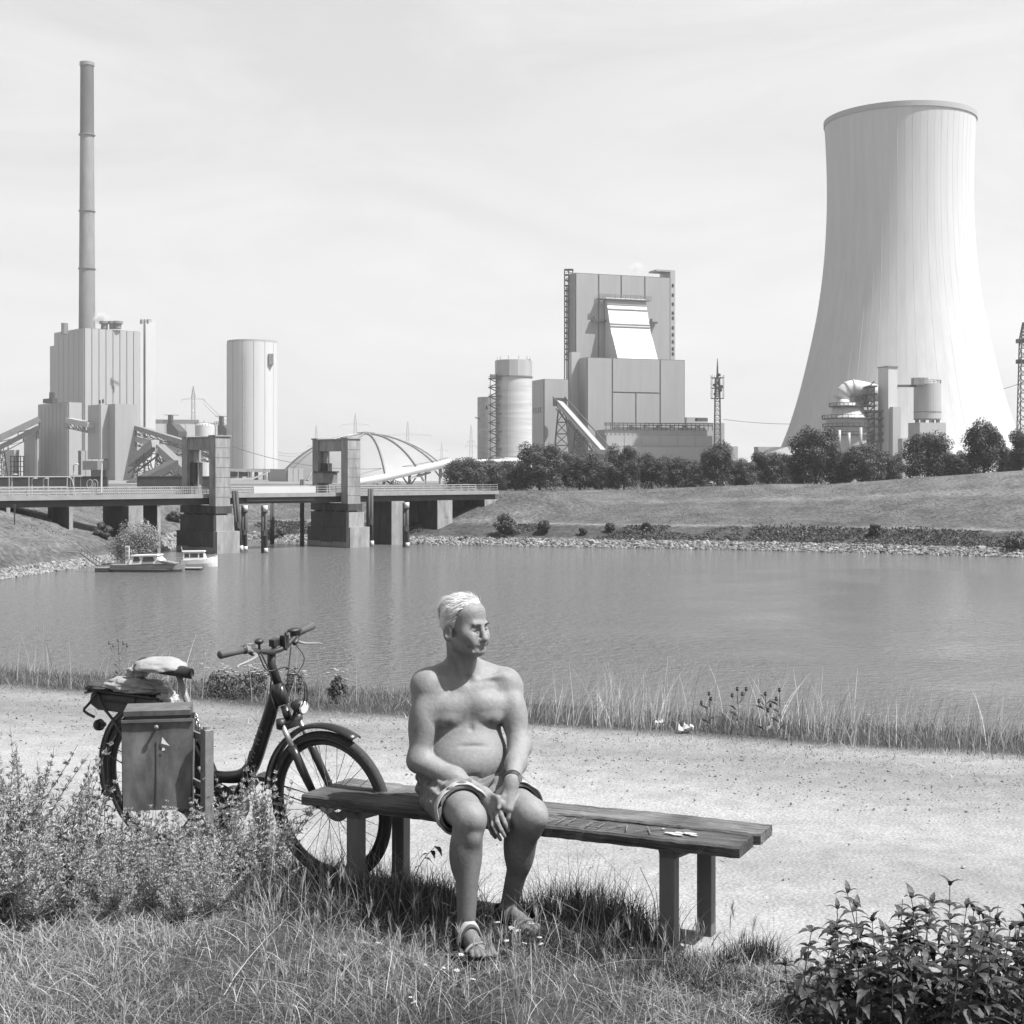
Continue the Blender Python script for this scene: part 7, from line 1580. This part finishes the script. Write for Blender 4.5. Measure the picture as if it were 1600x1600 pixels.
x, y = turf_pts(5200, -3.2, 1.4, 4.15, 7.0, lambda a, b: fd_(a, b) * np.clip(.35 + snoise(a, b, 63, 2.6, 3), 0, 1))
S2 = blades(x, y, near_z(x, y), g.uniform(.09, .22, len(x)), g.uniform(.0015, .0026, len(x)), 5, .8, 1.5, 2, g.uniform(.35, .75, len(x)))
stuff('foreground_grass', [S1, S2], M_blade, 'dry tangled meadow grass in front of the bench')
# taller tufts under the bench and round its legs, its shade coloured into the blades
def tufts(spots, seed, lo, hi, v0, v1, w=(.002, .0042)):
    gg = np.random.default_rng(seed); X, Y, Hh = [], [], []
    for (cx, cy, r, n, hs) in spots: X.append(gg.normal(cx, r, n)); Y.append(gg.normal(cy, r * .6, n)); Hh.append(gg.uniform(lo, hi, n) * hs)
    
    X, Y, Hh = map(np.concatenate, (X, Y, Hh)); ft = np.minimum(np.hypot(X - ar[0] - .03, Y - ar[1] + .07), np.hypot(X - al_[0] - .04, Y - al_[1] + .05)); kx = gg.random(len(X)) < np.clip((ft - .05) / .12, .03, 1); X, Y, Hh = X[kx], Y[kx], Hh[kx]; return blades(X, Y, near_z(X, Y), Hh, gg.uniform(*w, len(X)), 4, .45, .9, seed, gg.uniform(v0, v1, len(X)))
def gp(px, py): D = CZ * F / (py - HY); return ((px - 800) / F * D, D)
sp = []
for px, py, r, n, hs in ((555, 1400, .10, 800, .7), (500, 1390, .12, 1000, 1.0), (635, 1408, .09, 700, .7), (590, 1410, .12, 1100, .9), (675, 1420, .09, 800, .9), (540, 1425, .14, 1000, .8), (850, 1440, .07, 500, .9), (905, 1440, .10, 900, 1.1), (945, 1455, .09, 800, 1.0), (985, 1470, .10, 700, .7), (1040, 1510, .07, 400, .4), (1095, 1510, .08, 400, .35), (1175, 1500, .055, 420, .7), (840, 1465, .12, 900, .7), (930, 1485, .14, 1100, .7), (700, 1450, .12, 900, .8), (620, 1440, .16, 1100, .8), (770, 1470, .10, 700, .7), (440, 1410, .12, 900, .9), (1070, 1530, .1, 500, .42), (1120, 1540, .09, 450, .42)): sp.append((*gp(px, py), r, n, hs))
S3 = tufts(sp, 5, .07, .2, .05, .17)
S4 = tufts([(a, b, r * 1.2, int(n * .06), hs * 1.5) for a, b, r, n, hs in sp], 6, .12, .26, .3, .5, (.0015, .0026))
stuff('bench_grass', [S3, S4], M_blade, 'taller grass tufts under the bench and round its legs, coloured dark as shaded')
# verge between path and water
ss_ = g.uniform(-6, 14, 60000); tt_ = g.uniform(-.35, 1.9, 60000); kk = g.random(60000) < np.clip((tt_ + .35 + .3 * snoise(ss_, tt_, 70, 1.5, 3)) / .5, .02, 1) * np.clip(.85 + .8 * snoise(ss_, tt_, 72, 3.0, 3), .2, 1); ss_, tt_ = ss_[kk], tt_[kk]
x = P0[0] + ss_ * E1[0] + tt_ * E2[0]; y = P0[1] + ss_ * E1[1] + tt_ * E2[1]; cl2 = snoise(ss_, tt_ * .5, 71, 1.3, 3)
rise = np.clip((tt_ + .1) / .6, .25, 1)
V1 = blades(x, y, near_z(x, y) - .01, g.uniform(.03, .15, len(x)) * rise * np.clip(1 + .9 * cl2, .3, 2), g.uniform(.003, .0055, len(x)), 3, .55, 1.0, 8, np.clip(.23 + .18 * cl2 + g.normal(0, .09, len(x)), .06, .6))
def stalks(n, s0, s1, c0, hlo, hhi, seed, t0=.1, t1=1.5):
    s_ = g.normal(c0, (s1 - s0) / 4, n) if c0 is not None else g.uniform(s0, s1, n); t_ = g.uniform(t0, t1, n); kq = g.random(n) < np.clip(.45 + 1.2 * snoise(s_, t_, 99, 2.4, 3), .06, 1); s_, t_ = s_[kq], t_[kq]; n = len(s_); X = P0[0] + s_ * E1[0] + t_ * E2[0]; Y = P0[1] + s_ * E1[1] + t_ * E2[1]
    return blades(X, Y, near_z(X, Y), g.uniform(hlo, hhi, n), g.uniform(.003, .005, n), 5, .26, .55, seed, g.uniform(.45, .8, n), (.12, -.05))
def s_of(px):   # position along the verge seen in photo column px
    k = (px - 800) / F; t = .4; a = P0[0] + t * E2[0], P0[1] + t * E2[1]; return (k * a[1] - a[0]) / (E1[0] - k * E1[1])
W_ = [stalks(420, 0, .9, s_of(965), .3, .56, 11, .2, 1.0), stalks(120, 0, 1.0, s_of(850), .2, .38, 12), stalks(520, s_of(1180), 14, None, .2, .42, 13), stalks(260, 0, .6, s_of(1530), .2, .45, 31), stalks(200, 0, .6, s_of(1240), .2, .5, 32), stalks(150, s_of(1000), s_of(1200), None, .25, .6, 14), stalks(110, s_of(-60), s_of(330), None, .25, .6, 15), stalks(90, s_of(400), s_of(560), None, .25, .55, 16), stalks(260, -6, 14, None, .16, .34, 17), stalks(200, 0, .9, s_of(1350), .25, .46, 18)]
n = 5000; s_ = g.uniform(-6, 14, n); t_ = -np.abs(g.normal(0, .55, n)) + .1; kk = g.random(n) < np.clip(.5 + .9 * snoise(s_, t_, 91, 2.0, 3), 0, 1); s_, t_ = s_[kk], t_[kk]; X = P0[0] + s_ * E1[0] + t_ * E2[0]; Y = P0[1] + s_ * E1[1] + t_ * E2[1]
W_.append(blades(X, Y, near_z(X, Y), g.uniform(.015, .06, len(X)), g.uniform(.003, .006, len(X)), 3, 1.4, 1.8, 92, g.uniform(.2, .55, len(X))))
stuff('verge_grass', [V1] + W_, M_blade, 'pale dry grass fringe between the path and the water')
# feathery awned heads of wall barley and thin dead stems
hx, hy = turf_pts(260, -1.3, .9, 4.5, 6.0, lambda a, b: np.clip(fd_(a, b) - .2, 0, 1)); HS = []
k = 0
for X_0, Y_0 in zip(hx, hy):
    hh = g.uniform(.09, .2); a = g.uniform(0, 6.28); l = g.uniform(.02, .07); z0 = float(near_z(np.array(X_0), np.array(Y_0))); n = 14
    HS.append(blades(np.full(1, X_0), np.full(1, Y_0), np.full(1, z0), np.full(1, hh), np.full(1, .002), 4, .15, .2, k, np.full(1, .35)))
    bx_ = X_0 + np.cos(a) * l * np.linspace(0, .3, n); by2 = Y_0 + np.sin(a) * l * np.linspace(0, .3, n); HS.append(blades(bx_, by2, z0 + hh * .85 + np.linspace(0, .04, n), np.full(n, .045), np.full(n, .0022), 2, .3, .3, 900 + k, np.full(n, .5))); k += 1
stuff('grass_seed_heads', HS, M_blade, 'pale feathery seed heads standing in the foreground grass')

bank_tufts()
# ------------------------------------------------------------------ mugwort thicket in front of the bicycle
M_mug = mat('pale mugwort leaves', 0.5, 0.7, 0.12, 20, spec=0.2, attr='v', trans=0.2); M_stem = mat('weed stems', 0.16, 0.8, 0.2, 12)
def mug(seed, nst=19, nl=290, Hh=.68):
    gg = np.random.default_rng(seed); V = []; val = []; st_ = MB()
    for i in range(nst):
        a = gg.uniform(0, 6.28); sp_ = gg.uniform(.05, .46); h = Hh * gg.uniform(.5, 1.15) * (1 - .25 * sp_)
        e = np.array((math.cos(a) * sp_, math.sin(a) * sp_, h)); path = spline([(0, 0, 0), e * (.45, .45, .42) + gg.normal(0, .012, 3), e * (.8, .8, .78), e], 12); st_.tube(path, np.linspace(.0032, .0009, len(path)), 4, caps=False)
        t = gg.uniform(.12, 1.0, nl); idx = np.clip((t * (len(path) - 1)).astype(int), 0, len(path) - 2); base = path[idx]; fr_ = gg.uniform(0, 1, nl)
        dirs = gg.normal(0, 1, (nl, 3)); dirs[:, 2] = np.abs(dirs[:, 2]) * .9 + .5; dirs /= np.linalg.norm(dirs, axis=1)[:, None]
        ln = (.105 * (1.08 - t)) * gg.uniform(.2, 1, nl); c = base + dirs * ln[:, None] * .9
        ld = dirs + gg.normal(0, .55, (nl, 3)); ld /= np.linalg.norm(ld, axis=1)[:, None]; sd_ = np.cross(ld, gg.normal(0, 1, (nl, 3))); sd_ /= np.linalg.norm(sd_, axis=1)[:, None]
        L_ = gg.uniform(.008, .022, nl)[:, None] * (1.15 - .45 * t)[:, None]; V.append(np.stack((c - ld * L_, c - sd_ * L_ * .22, c + ld * L_, c + sd_ * L_ * .22), 1).reshape(-1, 3)); val.append(np.repeat(gg.uniform(.7, 1.25, nl) * (.75 + .35 * t), 4))
    V = np.concatenate(V); n = len(V) // 4
    return make_mesh('foliage', V, [np.arange(n * 4).reshape(n, 4)], M_mug, False, {'v': np.concatenate(val)}), st_.mesh('stems', M_stem, True)
MG = [mug(s_) for s_ in (1, 2, 3, 4)]
spots = [(-18, 1385, 1.05), (40, 1375, .98), (10, 1420, .75), (85, 1400, .9), (130, 1385, .78), (165, 1415, .75), (205, 1405, .72), (240, 1430, .62), (255, 1395, .62), (300, 1415, .70), (340, 1400, .72), (375, 1385, .74), (410, 1375, .78), (330, 1435, .55), (180, 1440, .6), (100, 1440, .65), (45, 1445, .6), (-30, 1440, .8), (420, 1400, .5), (285, 1445, .5)]
for i, (px, py, sc) in enumerate(spots):
    X_0, Y_0 = gp(px, py); r = root('mugwort_plant', 'pale feathery mugwort plant in the thicket before bicycle and bin', 'plant', (X_0, Y_0, float(near_z(np.array(X_0), np.array(Y_0)))), 'mugwort plants before the bicycle')
    for nm, me in zip(('foliage', 'stems'), MG[i % 4]): o = link(nm, me, r)
    sc *= .86 if 125 < px < 350 else 1.0; r.scale = (sc, sc, sc); r.rotation_euler = (0, 0, i * 2.1)

# ------------------------------------------------------------------ nettles in the near corner: each leaf a part
M_net = mat('dark nettle leaves', 0.052, 0.5, 0.3, 40, 0.3, 90, spec=0.4, trans=0.12)
def nettle_leaf(L_=.062, W_n=.017, bend=.5, seed=0):
    n = 8; V = []; Q = []
    for i in range(n + 1):
        t = i / n; w = W_n * math.sin(math.pi * min(1, t ** .75)) * (1.12 if i % 2 else .86); x_ = L_ * (t - .12 * bend * t * t); z_ = -L_ * bend * t * t * .62 + .006 * math.sin(t * 3); 
        V += [(x_, -w, z_ + .2 * w), (x_, 0, z_ - .12 * w), (x_, w, z_ + .2 * w)]
    for i in range(n):
        for k in range(2): Q.append((i * 3 + k, i * 3 + k + 1, (i + 1) * 3 + k + 1, (i + 1) * 3 + k))
    return make_mesh('leaf', V, [np.array(Q)], M_net, True)
NL = [nettle_leaf(.062, .0125, .7), nettle_leaf(.072, .014, 1.0), nettle_leaf(.05, .0095, .6), nettle_leaf(.078, .0155, 1.2)]
gg = np.random.default_rng(9); nsp = []
for px, py, hgt in ((1246, 1580, .18), (1262, 1600, .30), (1300, 1590, .34), (1318, 1555, .30), (1340, 1610, .40), (1352, 1570, .40), (1375, 1600, .36), (1398, 1560, .34), (1405, 1620, .44), (1425, 1585, .40), (1450, 1560, .34), (1462, 1610, .43), (1475, 1570, .41), (1490, 1600, .40), (1512, 1560, .30), (1520, 1620, .40), (1540, 1580, .34), (1552, 1560, .30), (1570, 1605, .38), (1590, 1565, .33), (1605, 1590, .36), (1625, 1570, .32), (1385, 1640, .38), (1440, 1640, .40), (1500, 1645, .40), (1560, 1640, .38), (1610, 1640, .4), (1310, 1640, .30), (1270, 1640, .22), (1340, 1650, .3), (1470, 1660, .38), (1530, 1665, .4), (1256, 1650, .15), (1290, 1560, .2), (1362, 1595, .3), (1415, 1600, .34), (1440, 1600, .36), (1500, 1585, .32), (1530, 1600, .33), (1578, 1590, .3), (1600, 1620, .34), (1330, 1590, .26), (1280, 1610, .22), (1470, 1635, .32), (1555, 1620, .32), (1390, 1590, .28)):
    nsp.append((*gp(px, py), hgt))
for i, (X_0, Y_0, hgt) in enumerate(nsp):
    r = root('nettle', 'dark leafy nettle stem in the clump at the path edge', 'plant', (X_0, Y_0, 0), 'nettles at the path edge'); lean_ = gg.normal(0, .05, 2)
    top = np.array((lean_[0], lean_[1], hgt)); path = spline([(0, 0, -.02), top * .5 + (*gg.normal(0, .008, 2), 0), top], 8); q = MB(); q.tube(path, np.linspace(.0032, .0014, len(path)), 5, caps=False); q.build('stem', M_stem, None, smooth=True).parent = r
    lv = max(5, int(hgt / .027)); 
    for j in range(lv):
        t = .22 + .78 * (j + 1) / lv; p = path[min(len(path) - 1, int(t * (len(path) - 1)))]; a0 = j * 1.57 + i * .8; small = j >= lv - 1
        for k in range(2 if not small else 3):
            o = link('leaf', NL[2 if small else gg.integers(0, 4) if t < .85 else 0], r, p); o.rotation_euler = (gg.normal(0, .15), -((1.0 if k % 2 else .55) if small else .3) + gg.normal(0, .22), a0 + k * (3.14 if not small else 2.1) + gg.normal(0, .25)); sc = (.95 if small else (1.0 - .3 * max(0, t - .6))) * gg.uniform(.95, 1.35); o.scale = (sc, sc, sc)

# ------------------------------------------------------------------ single weeds and flowers
M_fl = mat('white flowers', .62, .8, .15, 60); M_drk = mat('dark weed leaves', .06, .6, .3, 30, spec=.3)
q = MB(); gq = np.random.default_rng(3)
for i in range(22): a = gq.uniform(0, 6.28); r_ = .013 * math.sqrt(gq.random()); q.ell((r_ * math.cos(a), r_ * math.sin(a), .10 + gq.uniform(-.001, .003)), (.0036, .0036, .0022), 6, 4)
ym = q.mesh('flower_head', M_fl, True); q = MB(); q.tube([(0, 0, 0), (.004, 0, .05), (0, 0, .098)], .0013, 4)
for i in range(8): a = gq.uniform(0, 6.28); z = gq.uniform(.01, .07); q.beam((0, 0, z), (.02 * math.cos(a), .02 * math.sin(a), z + .015), .003, .0008)
ys = q.mesh('stem', M_stem, False)
for i, (px, py, sc) in enumerate(((583, 1500, .7), (535, 1515, .6), (702, 1455, .8), (716, 1525, .9), (715, 1545, .8), (733, 1560, .7), (790, 1500, .8), (802, 1480, .9), (818, 1490, 1.0), (830, 1478, .9), (842, 1495, .8), (778, 1470, .8), (850, 1500, .7), (665, 1530, .6), (690, 1540, .7), (985, 1505, .6), (812, 1505, .8), (640, 1590, .7), (655, 1598, .7))):
    X_0, Y_0 = gp(px, py); r = root('yarrow', 'small white yarrow flower in the grass around the sandals', 'flower', (X_0, Y_0, float(near_z(np.array(X_0), np.array(Y_0)))), 'yarrow flowers in the grass'); link('flower_head', ym, r); link('stem', ys, r); r.scale = (sc, sc, sc); r.rotation_euler = (gq.normal(0, .15), gq.normal(0, .15), i)
def weed(px, py, pts, leaves, lab, m=M_drk, D=None, name='weed'):
    X_0, Y_0 = gp(px, py); z0 = float(near_z(np.array(X_0), np.array(Y_0))); r = root(name, lab, 'weed', (X_0, Y_0, z0)); s = Y_0 / F
    path = spline([np.array((u * s, 0.02 * i, v_ * s)) for i, (u, v_) in enumerate(pts)], 14); q = MB(); q.tube(path, np.linspace(.003, .0012, len(path)), 5); o = q.build('stem', M_stem, None, smooth=True); o.parent = r
    for t, a, sc in leaves: o = link('leaf', NLW, r, path[int(t * (len(path) - 1))]); o.rotation_euler = (0, .2, a); o.scale = (sc, sc, sc)
NLW = nettle_leaf(.055, .014, .8).copy(); NLW.name = 'leaf'; NLW.materials.clear(); NLW.materials.append(M_drk)
weed(640, 1410, [(0, 0), (8, 40), (22, 66), (38, 82)], [(.45, .3, .5), (.6, 2.6, .6), (.8, .1, .9), (.88, 2.9, .9), (.95, 5.2, .8), (1, .9, .9), (1, -.7, 1.0)], 'dark leaved bramble shoot leaning out between bench legs and knee')
weed(163, 1395, [(0, 0), (2, 60), (-4, 115), (-2, 155)], [(.3, .2, .8), (.4, 3, .8), (.5, .5, .9), (.6, 2.8, .9), (.7, .1, 1), (.8, 3.2, 1), (.9, .4, .9), (1, 2.5, .9), (1, .9, .7), (1, -1, .7)], 'dark leaved weed standing alone before the bicycle rear wheel')
weed(615, 1440, [(0, 0), (1, 30), (3, 52), (2, 70)], [(.5, .2, .6), (.6, 3, .6), (.8, .4, .6), (.9, 2.8, .7), (1, .5, .5)], 'short dark weed under the seated knees by the rear bench leg')
def dead_stem(px, py, pts, lab):
    X_0, Y_0 = gp(px, py); s = Y_0 / F; q = MB(); r = root('dry_stem', lab, 'weed', (X_0, Y_0, 0)); q.tube(spline([np.array((u * s, 0, v_ * s)) for u, v_ in pts], 16), .0016, 5); q.build('stem', M_stem, None).parent = r
dead_stem(1028, 1500, [(0, 0), (-2, 60), (-8, 100), (-28, 145)], 'thin dead stem rising crooked beside the front bench leg')
dead_stem(1075, 1490, [(0, 0), (-40, 45), (-62, 56), (-80, 66)], 'dry twig sticking out low between the two end legs')
def thistle(px, yb, yt, heads, lab, m=M_stem, dark=True):
    D = next(d for d in np.arange(8, 16, .05) if CZ * F / (yb - HY) <= d); X_0 = (px - 800) / F * D; z0 = float(near_z(np.array(X_0), np.array(D))); s = D / F; h = zat(yt, D) - z0
    r = root('thistle', lab, 'flower', (X_0, D, z0)); q = MB(); q.tube([(0, 0, 0), (.01, 0, h * .5), (0, 0, h)], (.003, .0025, .0015), 5)
    gz = np.random.default_rng(px)
    for i in range(7): a = gz.uniform(0, 6.28); z = h * gz.uniform(.1, .9); q.prism([(0, 0, z), (.05 * math.cos(a), .05 * math.sin(a), z + .02), (.07 * math.cos(a + .2), .07 * math.sin(a + .2), z + .035), (.03 * math.cos(a + .3), .03 * math.sin(a + .3), z + .03)], (0, 0, .002))
    for u, w in heads: q.tube([(0, 0, h * .7), (u * s * .7, 0, w * s * .8 + h * .0 + max(0, h - w * s) * .3), (u * s, 0, w * s)], .0022, 4)
    q.build('stem', m, None).parent = r
    for u, w in heads: q = MB(); q.ell((u * s, 0, w * s), (.012, .012, .013), 8, 6); q.tube([(u * s, 0, w * s + .008), (u * s, 0, w * s + .018)], (.008, .010), 7); q.build('flower_head', M_drk if dark else M_stem, None).parent = r
thistle(185, 1072, 1000, ((-8, 66), (0, 74), (8, 70), (14, 66), (-14, 70)), 'tall spiny thistle at the water edge behind the bicycle rack', dark=False)
thistle(250, 1070, 1035, ((0, 46), (-10, 36), (8, 40)), 'short branching thistle behind the pale saddle cloth')
thistle(1108, 1140, 1086, ((0, 58), (3, 50), (-12, 44)), 'dark headed thistle in the verge, first right of the paper scraps'); thistle(1152, 1145, 1080, ((0, 70), (8, 62), (-8, 60), (14, 70)), 'tallest dark headed thistle of the right hand verge'); thistle(1196, 1150, 1085, ((0, 66), (8, 48), (-10, 55), (4, 40)), 'bent dark headed thistle right of the tallest one'); thistle(1218, 1152, 1082, ((0, 74), (-5, 60)), 'slim two headed thistle farthest right in the verge')
for i, (px, py, w) in enumerate(((335, 1088, .16), (365, 1092, .2), (400, 1086, .16), (452, 1092, .12), (520, 1098, .1))):
    X_0, Y_0 = gp(px, py); Y_0 += .15; V, Q, v = leaf_cloud(200 + i, 700, (w, w, .13), 16, .012); r = root('verge_weed', ('dark leafy weed clump on the verge behind the bicycle, far left one', 'largest dark weed clump on the verge behind the bicycle frame', 'weed clump on the verge under the left handlebar grip', 'small weed clump on the verge behind the fork', 'small weed clump on the verge above the front mudguard')[i], 'weed', (X_0, Y_0, -.03))
    link('foliage', make_mesh('foliage', V, [Q], M_leafm, False, {'v': v * 1.3}), r); q = MB(); gz = np.random.default_rng(i)
    for k in range(12): q.ell((gz.uniform(-w, w), gz.uniform(-w, w) * .6, gz.uniform(.18, .28)), (.022, .016, .005), 7, 4)
    q.build('flower_heads', mat('faded flowers', .34, .8, .2, 40), None, kind='stuff').parent = r
for px, py, sz, lab, sd_ in ((1030, 1134, .035, 'crumpled white paper scrap, smaller one at the verge', 1), (1071, 1144, .055, 'crumpled white paper scrap, longer one lying flat at the verge', 2)):
    X_0, Y_0 = gp(px, py); gz = np.random.default_rng(sd_); n = 7; u, w = np.meshgrid(np.linspace(-1, 1, n), np.linspace(-1, 1, n)); V = np.stack((u.ravel() * sz + gz.normal(0, sz * .1, n * n), w.ravel() * sz * .7 + gz.normal(0, sz * .1, n * n), np.abs(gz.normal(.4, .35, n * n)) * sz * .9 + .012), 1); k0 = (np.arange(n - 1)[:, None] * n + np.arange(n - 1)).ravel()
    tag(link('paper_scrap', make_mesh('paper_scrap', V, [np.stack((k0, k0 + 1, k0 + n + 1, k0 + n), 1)], M_hull), None, (X_0, Y_0, 0)), lab, 'paper')
